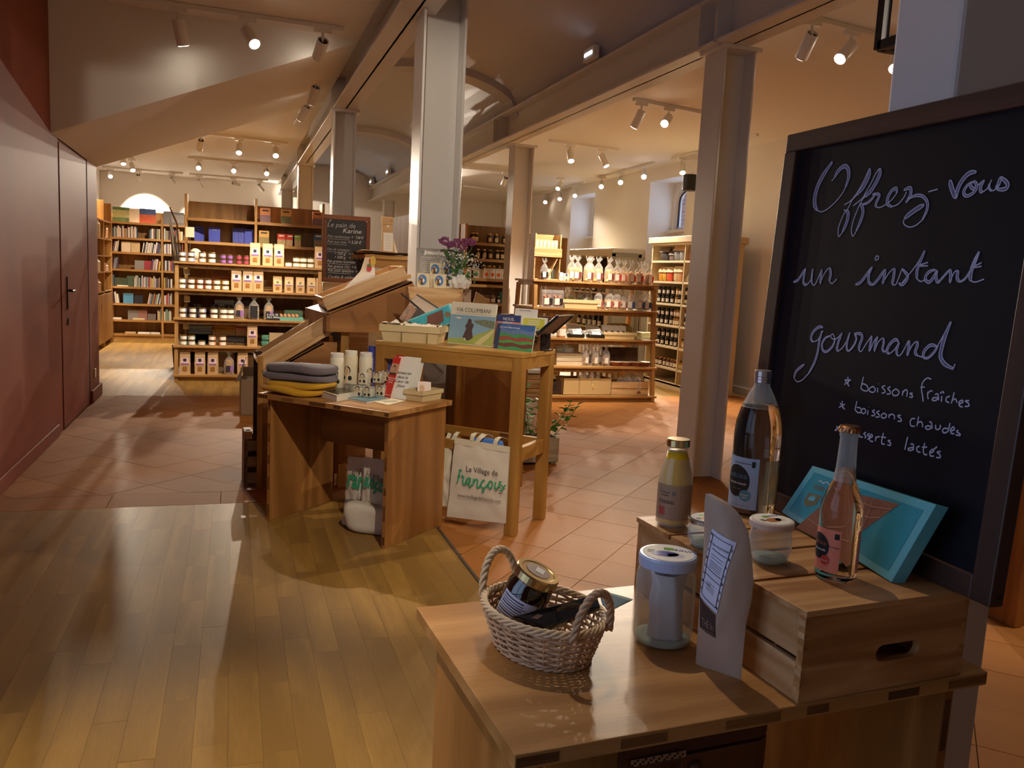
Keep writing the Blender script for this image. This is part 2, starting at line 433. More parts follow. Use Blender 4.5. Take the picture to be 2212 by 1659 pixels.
mk('floor_tile', box(1.17, 6.95, -2.9, -1.0, -0.014, 0), TILE, floor, kind='stuff')
struct('trim_1', box(1.151, 1.167, -1, 5.65, -0.014, 0.003), mat('seam_metal', '6d6860', 0.4, 0.8))
# ------------------------------------------------------------------ walls, ceiling
ceiling = struct('ceiling', join(box(-3.2, 1.03, -3, 22.3, 3.5, 3.6), box(3.52, 7.5, -3, 22.3, 3.5, 3.6)), PAINT)
def vz(x): t = (x-2.28)/1.13; return 3.60+0.46*math.sqrt(max(0, 1-t*t))
def vault(y0, y1, dz, thick):
    a = [(1.15+2.26*i/20) for i in range(21)]
    vs = [(x, y, vz(x)-dz) for y in (y0, y1) for x in a]+[(x, y, vz(x)+thick) for y in (y0, y1) for x in a]
    n = 21; fs = []
    for i in range(20):
        fs += [(i, i+1, n+i+1, n+i), (2*n+i, 3*n+i, 3*n+i+1, 2*n+i+1), (i, 2*n+i, 2*n+i+1, i+1), (n+i, n+i+1, 3*n+i+1, 3*n+i)]
    return vs, fs
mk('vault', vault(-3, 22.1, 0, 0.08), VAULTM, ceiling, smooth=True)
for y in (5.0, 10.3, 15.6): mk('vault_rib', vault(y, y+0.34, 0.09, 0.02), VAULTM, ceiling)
# sloping underside of the stair that crosses the left aisle
mk('stair_soffit', hexa([(-1.38, 7.58, 2.45), (1.03, 7.75, 3.49), (1.03, 10.6, 3.49), (-1.38, 9.9, 2.43),
                         (-1.38, 7.58, 3.55), (1.03, 7.75, 3.55), (1.03, 10.6, 3.55), (-1.38, 9.9, 3.55)]), PAINT, ceiling)
struct('wall_back', join(box(-3.2, 7.5, 22.0, 22.3, 0, 3.5), box(1.0, 3.6, 22.0, 22.3, 3.5, 4.3)), PAINT)
struct('wall_front', box(-3.2, 7.5, -3.2, -3.0, 0, 4.3), PAINT)
wl = struct('wall_left', join(box(-1.62, -1.38, 2.15, 7.85, 0, 3.5), box(-1.62, -1.38, -3, -0.35, 0, 3.5), box(-1.62, -1.38, -0.35, 2.15, 2.55, 3.5),
                         box(-1.62, -1.395, 7.85, 9.3, 0, 2.6), box(-1.62, -1.38, 9.3, 9.9, 0, 2.6)), REDW)
struct('wall_left_far', join(box(-3.2, -3.0, 9.7, 22.0, 0, 3.5), box(-3.0, -1.6, 9.7, 9.9, 0, 3.5), box(-3.2, -1.6, 9.7, 9.9, 0, 3.5)), PAINT)
d1 = struct('door_1', box(-1.3945, -1.376, 7.885, 9.21, 0.01, 2.42), REDW, bev=0.003)
mk('door_gap', box(-1.394, -1.3775, 9.21, 9.245, 0, 2.42), mat('dark_gap', '2a0f12', 0.9), d1)
hp = atX(146, 628, -1.34)
h_ = mk('door_handle', join(rod((0, 0, 0), (0.05, 0, 0), 0.011), tube([(0.05, 0, 0), (0.055, -0.02, 0.002), (0.05, -0.13, 0.0)], 0.011), xf(box(-0.012, 0.0, -0.02, 0.02, -0.16, 0.12))), BRASSD, d1, bev=0.002, loc=(-1.366, 8.12, 1.19))
mk('keyhole', box(0, 0.006, -0.02, 0.02, -0.3, -0.24), BRASSD, d1, loc=(-1.372, 8.12, 1.19))
struct('baseboard_left', join(box(-1.38, -1.362, 2.15, 7.62, 0, 0.10), box(-1.38, -1.355, 9.31, 9.93, 0, 0.13), box(-1.62, -1.355, 9.9, 9.93, 0, 0.13)), REDW, bev=0.006)
sk = mk('wall_socket', box(0, 0.008, -0.04, 0.04, -0.05, 0.05), WHITE, loc=atX(205, 806, -1.38), bev=0.003)
tag(sk, 'white wall socket low on the red brown wall end', 'socket')
# glazed entrance beside the photographer (lets the daylight in)
d2 = struct('door_2', join(box(-1.55, -1.47, -0.35, -0.28, 0, 2.55), box(-1.55, -1.47, 2.08, 2.15, 0, 2.55), box(-1.55, -1.47, -0.28, 2.08, 2.47, 2.55), box(-1.55, -1.47, 0.86, 0.94, 0, 2.47), box(-1.55, -1.47, -0.28, 2.08, 0.95, 1.02)), BLACKM, bev=0.004)
mk('pane', box(-1.515, -1.505, -0.28, 2.08, 0.02, 2.47), glass('window_glass', (0.96, 0.98, 1), 0.04, 0.01), d2)
# right wall with two deep window bays
NA, NB = (12.14, 13.42), (15.80, 17.05)
seg = [(-3, NA[0]), (NA[1], NB[0]), (NB[1], 22.0)]
gw = [box(6.95, 7.55, a, b, 0, 3.5) for a, b in seg]
WZ0 = 2.46
for a, b in (NA, NB):
    gw += [box(6.95, 7.55, a, b, 3.28, 3.5), box(7.42, 7.55, a, b, 0, WZ0), box(7.42, 7.55, a, a+0.1, WZ0, 3.28), box(7.42, 7.55, b-0.1, b, WZ0, 3.28)]
    c = (a+b)/2; hw = (b-a)/2-0.1; n = 10      # arched head
    arc = [(c-hw+2*hw*i/n, 2.98+0.24*math.sqrt(max(0, 1-((2*i/n)-1)**2))) for i in range(n+1)]
    for i in range(n):
        (ya, za), (yb, zb) = arc[i], arc[i+1]
        gw.append(hexa([(7.42, ya, za), (7.55, ya, za), (7.55, yb, zb), (7.42, yb, zb), (7.42, ya, 3.28), (7.55, ya, 3.28), (7.55, yb, 3.28), (7.42, yb, 3.28)]))
struct('wall_right', join(*gw), PAINT)
for k, (a, b) in enumerate((NA, NB)):
    a2, b2 = a+0.1, b-0.1; c = (a2+b2)/2; hw = (b2-a2)/2
    pts = [(7.47, a2+0.03, WZ0+0.03)]+[(7.47, c+(hw-0.03)*math.cos(PI-PI*i/10), 2.96+0.22*math.sin(PI*i/10)) for i in range(11)]+[(7.47, b2-0.03, WZ0+0.03)]
    f = struct('window_%d' % (k+1), tube(pts, 0.035, 4, True), WHITE)
    mk('casement_frame', tube([(7.46, y_*0.93+c*0.07, z_) for _, y_, z_ in pts], 0.02, 4, True), mat('anthracite_frame', '33343c', 0.5), f)
    mk('pane', box(7.475, 7.48, a2+0.04, b2-0.04, WZ0+0.04, 3.15), MATS['window_glass'], f)
    mk('window_sill', box(7.30, 7.46, a2-0.05, b2+0.05, WZ0-0.05, WZ0), WHITE, f, bev=0.005)
nb = thing('neighbour_building', 'red brick house with pale joints seen through the arched windows', 'building', (9.2, 14.5, 0))
mk('mortar_wall', box(0.03, 0.3, -4, 5, 0, 4.6), mat('mortar', 'd6d2cc', 0.9), nb)
BRK = mat('brick_red', 'a2655a', 0.85, var=0.25)
bm_ = None
for (ya, yb) in ((-2.2, 0.2), (1.3, 3.6)):
    for r in range(18):
        y = ya+(0.11 if r % 2 else 0)
        while y < yb:
            if bm_ is None: bm_ = mk('brick', box(0, 0.05, 0, 0.215, 0, 0.062), BRK, nb, loc=(0, y, 2.45+r*0.085)).data
            else: mk('brick', bm_, None, nb, loc=(0, y, 2.45+r*0.085))
            y += 0.24
struct('wall_partition_right', box(3.49, 6.95, 2.76, 2.90, 0, 3.5), mat('ochre_wall', 'caa768', 0.7))
struct('baseboard_right', box(3.56, 6.95, 2.735, 2.76, 0, 0.11), mat('beech_skirting', 'd8b37c', 0.5), bev=0.004)
struct('door_3', join(box(3.44, 3.49, 2.72, 2.92, 0, 2.25), box(3.49, 3.56, 2.735, 2.76, 0, 2.25)), wood('orange_door_frame', 'c07a35', '9a5a22', 'Z', 0.4), bev=0.004)
struct('baseboard_right_far', box(6.93, 6.95, -1, 12.14, 0, 0.09), PAINT)
# ------------------------------------------------------------------ steel frame
def hcol(x, y, w_=0.25, z1=3.22, lab=''):
    h = w_/2; t = 0.018
    o = struct('column', join(box(-h, -h+t, -h, h, 0, z1), box(h-t, h, -h, h, 0, z1), box(-h+t, h-t, -t/2, t/2, 0, z1)), PAINTG, bev=0.004)
    o.location = (x, y, 0)
    if z1 < 3.4: mk('cap_plate', box(-h-0.03, h+0.03, -h-0.03, h+0.03, z1, z1+0.03), PAINTG, o, bev=0.003)
    return o
for y in (9.75, 15.1, 20.3): hcol(1.165, y)
hcol(1.345, 5.86, 0.30, 4.0)
for y in (5.62, 10.85, 16.1, 21.0): hcol(3.50 if y < 6 else 3.66, y, 0.27)
hcol(1.165, 0.2)
def beam(x, y0=-3.0, y1=22.0, w_=0.27, z0=3.25, z1=3.6):
    h = w_/2
    o = struct('beam', join(box(-h, h, y0, y1, z0, z0+0.025), box(-h, h, y0, y1, z1-0.025, z1), box(-0.012, 0.012, y0, y1, z0, z1)), PAINTG, bev=0.004)
    o.location = (x, 0, 0)
    for y in (5.0, 9.75, 15.1, 20.3) if x < 2 else (5.62, 10.85, 16.1):
        mk('stiffener', box(-h, h, y-0.13, y-0.115, z0, z1), PAINTG, o); mk('stiffener', box(-h, h, y+0.115, y+0.13, z0, z1), PAINTG, o)
    return o
beam(1.165); beam(3.42)
# near white post the blackboard leans on
struct('pillar', box(1.505, 1.81, 1.50, 1.70, 0, 3.5), mat('pillar_paint', 'cdc6c4', 0.6), bev=0.01)
# ------------------------------------------------------------------ exit signs
def exit_sign(p, label, s=1.0):
    t = thing('emergency_light', label, 'emergency light', p)
    mk('housing', box(-0.03*s, 0.03*s, -0.13*s, 0.13*s, 0, 0.12*s), WHITE, t, bev=0.008)
    mk('light_tube', box(-0.034*s, -0.03*s, -0.09*s, 0.09*s, 0.045*s, 0.075*s), mat('cold_tube', 'd8f0ff', 0.4, emit='d8efff', es=6), t)
exit_sign((3.262, 7.72, 3.61), 'white emergency light box with cold tube on the right beam top')
exit_sign((3.262, 18.9, 3.61), 'small emergency light far along the right beam, nearer of two', 1.2)
exit_sign((3.262, 21.3, 3.61), 'small emergency light in the far end corner of the vault', 1.2)
# black hanging frame lamp
pa = atY(1912, 60, 3.2); x0 = pa.x
t = thing('pendant_frame', 'black square tube hanging frame behind the pale pillar', 'pendant', (2.765, 2.75, 2.6))
for n_, a, b in (('upright', (0, 0, 0), (0, 0, 0.8)), ('upright', (0.45, 0, 0), (0.45, 0, 0.8)), ('upright', (0, 0.45, 0), (0, 0.45, 0.8)), ('upright', (0.45, 0.45, 0), (0.45, 0.45, 0.8)),
                 ('rail', (0, 0, 0.015), (0.45, 0, 0.015)), ('rail', (0, 0, 0.015), (0, 0.45, 0.015)), ('rail', (0.45, 0, 0.015), (0.45, 0.45, 0.015)), ('rail', (0, 0.45, 0.015), (0.45, 0.45, 0.015)), ('rail', (0, 0, 0.785), (0.45, 0, 0.785)), ('rail', (0, 0.45, 0.785), (0.45, 0.45, 0.785))):
    mk(n_, bar(a, b, 0.042, 0.042, (0, 1, 0) if n_ == 'upright' else (0, 0, 1)), BLACKM, t)
mk('cable', rod((0.225, 0.225, 0.785), (0.225, 0.225, 0.9), 0.004), BLACKM, t); mk('bar', bar((0, 0.225, 0.785), (0.45, 0.225, 0.785), 0.03, 0.02), BLACKM, t)
# ------------------------------------------------------------------ track lights
TZ = 3.462
def track(a, b, label):
    a, b = V(a), V(b)
    o = mk('lighting_track', bar((0, 0, 0), b-a, 0.036, 0.036), WHITE, loc=a+V((0, 0, 0.018)), bev=0.002)
    return tag(o, label, 'track', 'ceiling lighting tracks')
bodyM = lathe([(0.0, 0.0), (0.046, 0.0), (0.048, 0.004), (0.048, 0.19), (0.046, 0.195), (0.041, 0.195), (0.041, 0.17), (0.0, 0.17)], 16, cap=False)
spots = []
SPM = {}
def spot(p, d, label, lit=True, e=1.0, cone=64):
    p = V(p); d = V(d).normalized()
    t = thing('track_spotlight', label, 'spotlight', p, group='ceiling track spotlights')
    if not SPM:
        SPM['ad'] = mk('adapter', box(-0.07, 0.07, -0.017, 0.017, -0.035, 0.0), WHITE, t, bev=0.003).data
        SPM['st'] = mk('stem', join(cyl(0.012, -0.09, -0.03, 8), box(-0.006, 0.006, -0.012, 0.012, -0.11, -0.08)), WHITE, t).data
    else:
        mk('adapter', SPM['ad'], None, t); mk('stem', SPM['st'], None, t)
    piv = V((0, 0, -0.11))
    q = d.to_track_quat('-Z', 'Y'); M = Matrix.Translation(piv) @ q.to_matrix().to_4x4() @ Matrix.Translation((0, 0, -0.17))
    if 'b' not in SPM:
        ob = mk('housing', bodyM, WHITE, t, smooth=False); SPM['b'] = ob.data
        for pl in ob.data.polygons: pl.use_smooth = abs(pl.normal.z) < 0.5
        SPM['in'] = mk('heat_sink', xf(lathe([(0.0405, 0), (0.0405, 0.012)], 16), (0, 0, 0.168)), BLACKP, t).data
        SPM['l'] = mk('lens', xf(lathe([(0.040, 0), (0.040, 0.004)], 16), (0, 0, -0.003)), LENS, t).data
    else:
        ob = mk('housing', SPM['b'], None, t); o2 = mk('heat_sink', SPM['in'], None, t); o3 = mk('lens', SPM['l'], None, t)
    for ch in CH[t.name]:
        if ch.name.startswith(('housing', 'heat_sink', 'lens')): ch.matrix_local = M
    l = bpy.data.lights.new('spot_beam', 'SPOT'); l.energy = SPOT_E*e; l.color = WARM; l.spot_size = math.radians(cone); l.spot_blend = 0.8; l.shadow_soft_size = 0.02
    lo = bpy.data.objects.new('spot_beam', l); COL.objects.link(lo); lo.parent = t
    lo.matrix_local = M @ Matrix.Translation((0, 0, -0.012))
    return t
def TP(px, py): return U(px, py, TZ)
# (mount pixel on the track, aim point, energy, cone, label)
def run(a, b, tl, lamps):
    a, b = (TP(*a) if len(a) == 2 else V(a)), (TP(*b) if len(b) == 2 else V(b)); a.z = b.z = TZ
    for q in (a, b): q.y = min(q.y, 20.9)
    track(a, b, tl)
    for m_, aim, e, lab in lamps:
        if len(m_) == 2:
            q = TP(*m_); k = (q-a).dot(b-a)/(b-a).length_squared; p = a+(b-a)*k
        else: p = V(m_)
        p.z = TZ; p.y = min(p.y, 20.9)
        spot(p, V(aim)-p, lab, e=e, cone=(42 if p.y < 2 and p.x < 0 else 44) if p.y < 8 else 62)
run((-0.9, 7.33, 0), (0.86, 7.36, 0), 'nearest white track under the left ceiling before the stair', [
    ((385, 14), (-0.22, 7.64, 2.5), 0.35, 'near left ceiling spotlight, white back towards the red door'),
    ((533, 50), (1.3, 4.9, 1.0), 1.3, 'lit near left spotlight, bright lens facing the tables'),
    ((693, 72), (-0.1, 11.3, 0.8), 0.8, 'near left spotlight with black top, hanging at the beam end of its track')])
run((0.80, 9.2, 0), (0.80, 12.4, 0), 'short track beside the left beam behind the stair underside', [
    ((0.80, 10.4, 0), (-0.4, 12.3, 1.0), 1.4, 'black topped spotlight beside the left beam below the stair underside'),
    ((0.80, 9.25, 0), (0.2, 11.2, 0.9), 1.2, 'spotlight half hidden above the stair underside')])
run((430, 289), (622, 312), 'left aisle track just behind the stair underside', [
    ((512, 303), (-0.1, 12.2, 1.2), 1.6, 'black topped spotlight, middle of the second left track'),
    ((590, 312), (0.5, 11.3, 0.9), 2.0, 'black topped spotlight, right end of the second left track'),
    ((430, 293), (-1.0, 16.8, 1.0), 1.3, 'pale spotlight at the left end of the second left track')])
run((405, 342), (590, 358), 'left aisle track with three bright lamps', [
    ((430, 346), (-0.6, 12.2, 0.9), 1.6, 'bright spotlight, left of three above the tall shelf'),
    ((505, 353), (0.0, 12.2, 0.9), 1.6, 'bright spotlight, middle of three above the tall shelf'),
    ((574, 359), (0.9, 12.2, 0.9), 1.4, 'bright spotlight, right of three above the tall shelf')])
run((234, 372), (402, 388), 'far left track in front of the white wall', [
    ((255, 376), (-2.2, 16.9, 1.2), 2.6, 'black topped spotlight, left of the far left track'),
    ((312, 381), (-2.0, 22.0, 2.5), 3.4, 'black topped spotlight above the bright patch of far wall'),
    ((381, 388), (-0.6, 22.0, 2.2), 2.0, 'black topped spotlight, right of the far left track')])
run((414, 388), (573, 406), 'far left track behind the tall shelf top', [
    ((436, 392), (0.0, 22, 2.0), 0.8, 'small spotlight, left of three behind the tall shelf'),
    ((504, 398), (2.4, 22, 3.2), 0.8, 'small spotlight, middle of three behind the tall shelf'),
    ((556, 405), (1.6, 22, 2.2), 0.7, 'small spotlight, right of three behind the tall shelf')])
run((-1.95, 14.6, 0), (-1.95, 19.0, 0), 'short track running along the left wall above the side bookcase', [
    ((-1.95, 15.2, 0), (-2.1, 15.6, 1.2), 1.6, 'white spotlight nearest the red wall above the side bookcase'),
    ((-1.95, 17.2, 0), (-1.7, 16.0, 1.2), 2.2, 'lit spotlight, left of the pair above the side bookcase'),
    ((-1.95, 18.6, 0), (-1.3, 16.4, 1.0), 2.2, 'lit spotlight, right of the pair above the side bookcase')])
# right aisle
run((1738, 40), (5.6, 5.62, 0), 'nearest track of the right aisle above the big blackboard', [
    ((1733, 52), (4.3, 8.4, 0.2), 0.8, 'black topped spotlight next to the column under the right ceiling'),
    ((1838, 68), (1.9, 4.6, 1.0), 0.8, 'bright spotlight above the big blackboard, left of two'),
    ((1932, 96), (2.6, 3.2, 0.6), 0.6, 'bright spotlight above the big blackboard beside the pillar')])
run((1368, 218), (5.35, 8.75, 0), 'second right aisle track behind the near column', [
    ((1368, 226), (3.6, 9.9, 0.9), 2.2, 'black topped spotlight left on the second right track'),
    ((1441, 234), (2.2, 6.0, 1.3), 0.9, 'bright spotlight left of the near right column')])
run((1186, 306), (1336, 326), 'third right aisle track beyond the far column', [
    ((1233, 312), (4.4, 9.9, 1.0), 2.2, 'black topped spotlight left on the third right track'),
    ((1303, 321), (6.0, 10.6, 1.2), 1.2, 'tilted spotlight at the right end of the third track')])
run((1290, 386), (1414, 354), 'right wall track in front of the first window bay', [
    ((1300, 383), (4.6, 11.0, 1.1), 1.6, 'white spotlight, left end of the window bay track'),
    ((1343, 373), (5.0, 10.2, 1.2), 1.6, 'white spotlight, middle of the window bay track'),
    ((1396, 360), (4.9, 9.6, 1.4), 1.8, 'bright spotlight, right end of the window bay track')])
run((1172, 420), (1262, 396), 'far right wall track by the second window bay', [
    ((1182, 418), (5.2, 15.0, 0.5), 1.4, 'white spotlight, left end of the far window track'),
    ((1213, 410), (5.4, 14.0, 0.5), 1.6, 'bright spotlight, middle of the far window track'),
    ((1250, 402), (5.8, 13.5, 0.8), 1.6, 'bright spotlight, right end of the far window track')])
run((1452, 346), (1636, 294), 'right wall track behind the near column', [
    ((1478, 340), (6.05, 10.2, 1.3), 1.2, 'bright spotlight beside the black wall speaker'),
    ((1618, 306), (5.4, 8.6, 0.4), 1.6, 'white spotlight right of the near column')])
run((1000, 403), (1075, 413), 'track seen between the two columns above the jar shelf', [
    ((1027, 377), (2.9, 9.9, 1.6), 2.4, 'bright spotlight between the columns, left one'),
    ((1088, 383), (3.1, 9.9, 1.6), 2.4, 'bright spotlight between the columns, right one')])
run((3.9, 15.4, 0), (5.2, 15.4, 0), 'low seen track between the columns far back', [
    ((1053, 425), (3.9, 13.2, 0.6), 1.5, 'small bright spotlight between the columns far back'),
    ((4.9, 15.4, 0), (4.8, 19, 0.8), 1.2, 'black topped small spotlight between the columns far back')])
# lamps over the photographer, out of the picture
run((0.3, 2.55, 0), (1.9, 2.55, 0), 'track over the near table, out of the picture', [
    ((0.95, 2.55, 0), (0.62, 1.45, 0.76), 0.26, 'spotlight over the near table'),
    ((0.4, 2.55, 0), (1.33, 5.8, 2.3), 0.55, 'added unseen spotlight brightening the big column front'),  # added fill lamp, lifts the dark front of the big column
    ((1.6, 2.55, 0), (1.9, 4.3, 0.7), 0.3, 'spotlight over the aisle')])
run((-1.0, 1.2, 0), (0.9, 1.2, 0), 'track over the entrance, out of the picture', [
    ((-0.7, 1.2, 0), (-0.15, 2.0, 0.0), 1.1, 'spotlight over the entrance floor, left'),
    ((0.85, 1.2, 0), (0.8, 4.7, 0.5), 1.0, 'spotlight turned to the low table')])
run((4.0, 0.9, 0), (5.2, 0.9, 0), 'added track behind the pillar, out of the picture', [  # track added only to carry the two column fill lamps
    ((4.1, 0.9, 0), (3.5, 5.6, 1.8), 0.5, 'added unseen spotlight brightening the near right column'),  # fill lamp added to light the column face
    ((4.9, 0.9, 0), (1.35, 5.8, 2.3), 1.0, 'added unseen spotlight brightening the big column')])  # second fill added for the big column, from the right
run((4.2, 3.2, 0), (5.6, 3.2, 0), 'track by the partition wall, out of the picture', [
    ((4.4, 2.0, 0), (4.0, 2.76, 1.0), 0.7, 'spotlight on the ochre wall')])
# wall speaker
t = thing('wall_speaker', 'black cylindrical speaker on the wall beside the near right column', 'speaker', atX(1490, 395, 6.6))
mk('drum', xf(cyl(0.11, -0.12, 0.12, 20), rot=(0, 0, 0)), BLACKP, t, smooth=False, bev=0.006)
mk('bracket', box(0.05, 0.36, -0.05, 0.05, -0.05, 0.05), BLACKP, t, bev=0.01)
# ------------------------------------------------------------------ gondola shelves (double-sided trestle racks)
LV = (0.075, 0.44, 0.785, 1.15, 1.485)
def gondola(x0, x1, yf, label):
    t = thing('display_rack', label, 'rack', (x0, yf, 0)); W = x1-x0
    def yfz(z): return 0.17*z/1.49
    def ybz(z): return 1.0-0.17*z/1.49
    for x in (0.0, W-0.045):
        mk('leg', hexa([(x, 0, 0), (x+0.045, 0, 0), (x+0.045, 0.07, 0), (x, 0.07, 0), (x, yfz(1.42), 1.44), (x+0.045, yfz(1.42), 1.44), (x+0.045, yfz(1.42)+0.06, 1.44), (x, yfz(1.42)+0.06, 1.44)]), SHELFZ, t, bev=0.003)
        mk('leg', hexa([(x, 0.93, 0), (x+0.045, 0.93, 0), (x+0.045, 1.0, 0), (x, 1.0, 0), (x, ybz(1.42)-0.06, 1.44), (x+0.045, ybz(1.42)-0.06, 1.44), (x+0.045, ybz(1.42), 1.44), (x, ybz(1.42), 1.44)]), SHELFZ, t, bev=0.003)
    for i, z in enumerate(LV):
        a, b = yfz(z)-0.03, ybz(z)+0.03
        mk('shelf', box(-0.015, W+0.015, a, b, z-0.025, z), SHELFX, t, bev=0.002)
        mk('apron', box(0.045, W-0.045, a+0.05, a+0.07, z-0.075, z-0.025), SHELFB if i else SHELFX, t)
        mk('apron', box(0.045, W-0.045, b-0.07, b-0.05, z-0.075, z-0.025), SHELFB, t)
    for zz in LV: mk('cross_rail', box(0.0, 0.04, yfz(zz)+0.06, ybz(zz)-0.06, zz-0.07, zz-0.025), SHELFX, t); mk('cross_rail', box(W-0.04, W, yfz(zz)+0.06, ybz(zz)-0.06, zz-0.07, zz-0.025), SHELFX, t)
    return t
GLX, GLY = -0.70, 11.10
GRX, GRY = 3.47, 9.40
gondola(GLX, 1.10, GLY, 'oak tiered rack of spreads, pasta and eggs left of the blackboard')
gondola(GRX, 5.14, GRY, 'oak tiered rack of biscuit bags in the right aisle')
LVN = ('bottom', 'lower', 'middle', 'second', 'top')
def rackpos(px, lv, rack, dy=0.07):
    z = LV[lv]; y0 = GLY if rack == 'L' else GRY
    y = y0+0.17*z/1.49+dy
    return V((xat(px, y, z), y, z+0.0003))
# --- goods: prototypes are made at first use, then copied
PRO = {}
def good(key, builder, loc, label, cat, rz=0.0, group=None, name=None, sc=None):
    if key not in PRO:
        t = thing(name or key, label, cat, loc, rz, group); builder(t); PRO[key] = t
        if sc: t.scale = (sc, sc, sc)
        return t
    c = clone(PRO[key], loc, rz, label, group); c.scale = (sc, sc, sc) if sc else (1, 1, 1)
    return c
def jar_b(content, label, lidc, r=0.037, h=0.07, lh=0.6, sq=0.0, glassy=True):
    cm = mat('fill_'+content, content, 0.35, coat=0.6); lm = mat('lab_'+label, label, 0.6); ld = MATS.get(lidc) or mat('lid_'+lidc, lidc, 0.35)
    def f(t):
        mk('jar', lathe([(r*0.9, 0), (r, 0.004), (r, h*0.78), (r*0.86, h*0.88)], 14, sq=sq), cm, t, smooth=False)
        mk('paper_label', lathe([(r+0.0008, h*0.14), (r+0.0008, h*(0.14+lh))], 14, cap=False, sq=sq), lm, t)
        mk('lid', lathe([(r*0.93, h*0.86), (r*0.95, h*0.87), (r*0.95, h*0.99), (r*0.9, h)], 14), ld, t)
    return f
def squarelab(col, labc, h=0.12, r=0.035, lid='gold_lid'):     # dark jar with one square front label
    cm = mat('fill_'+col, col, 0.2, coat=0.7); lm = mat('lab_'+labc, labc, 0.6); ld = MATS[lid] if lid in MATS else mat('lid_'+lid, lid, 0.4)
    def f(t):
        mk('jar', lathe([(r*0.9, 0), (r, 0.004), (r, h*0.74), (r*0.72, h*0.86), (r*0.72, h*0.9)], 14), cm, t)
        mk('paper_label', grid(lambda a, b: ((r+0.001)*math.sin((a-0.5)*1.3), -(r+0.001)*math.cos((a-0.5)*1.3), h*(0.16+0.42*b)), 4, 1), lm, t)
        mk('lid', lathe([(r*0.78, h*0.87), (r*0.8, h*0.88), (r*0.8, h*0.99), (r*0.74, h)], 14), ld, t)
    return f
def kraft_bag(w_, d, h, lab, dark='2a2a38', win=True):
    def f(t):
        def P(z, a): return [(-w_/2*a, -d/2*a, z), (w_/2*a, -d/2*a, z), (w_/2*a, d/2*a, z), (-w_/2*a, d/2*a, z)]
        b = [(-w_/2, -d/2, 0), (w_/2, -d/2, 0), (w_/2, d/2, 0), (-w_/2, d/2, 0)]
        m1 = [(-w_/2*1.02, -d/2*1.1, h*0.45), (w_/2*1.02, -d/2*1.1, h*0.45), (w_/2*1.02, d/2*1.1, h*0.45), (-w_/2*1.02, d/2*1.1, h*0.45)]
        m2 = [(-w_/2*0.98, -d/2*0.7, h*0.82), (w_/2*0.98, -d/2*0.7, h*0.82), (w_/2*0.98, d/2*0.7, h*0.82), (-w_/2*0.98, d/2*0.7, h*0.82)]
        tp = [(-w_/2*0.97, -0.006, h), (w_/2*0.97, -0.006, h), (w_/2*0.97, 0.006, h), (-w_/2*0.97, 0.006, h)]
        vs = b+m1+m2+tp; fs = [(3, 2, 1, 0), (12, 13, 14, 15)]
        for k in range(3):
            for i in range(4): fs.append((k*4+i, k*4+(i+1) % 4, k*4+4+(i+1) % 4, k*4+4+i))
        mk('paper_bag', (vs, fs), KRAFT, t)
        mk('top_fold', box(-w_/2*0.98, w_/2*0.98, -0.012, 0.008, h*0.95, h*1.0), KRAFT, t)
        mk('printed_label', hexa([(-w_*0.36, -d*0.56-0.002, h*0.42), (w_*0.36, -d*0.56-0.002, h*0.42), (w_*0.36, -d*0.54, h*0.42), (-w_*0.36, -d*0.54, h*0.42), (-w_*0.36, -d*0.42-0.002, h*0.74), (w_*0.36, -d*0.42-0.002, h*0.74), (w_*0.36, -d*0.4, h*0.74), (-w_*0.36, -d*0.4, h*0.74)]), mat('lab_'+lab, lab, 0.6), t)
        mk('purple_band', box(-w_*0.36, w_*0.36, -d*0.56-0.004, -d*0.5, h*0.44, h*0.49), mat('lab_purple', '8a5fa0', 0.6), t)
        mk('logo_patch', box(-w_*0.14, w_*0.14, -d*0.50-0.006, -d*0.42, h*0.58, h*0.70), mat('logo_'+dark, dark, 0.6), t)
        if win: mk('clear_window', box(-w_*0.2, w_*0.2, -d*0.55-0.003, -d*0.5, h*0.16, h*0.34), mat('pasta_window', '9c6a34', 0.3, noise_amt=0.6, nscale=120), t)
    return f
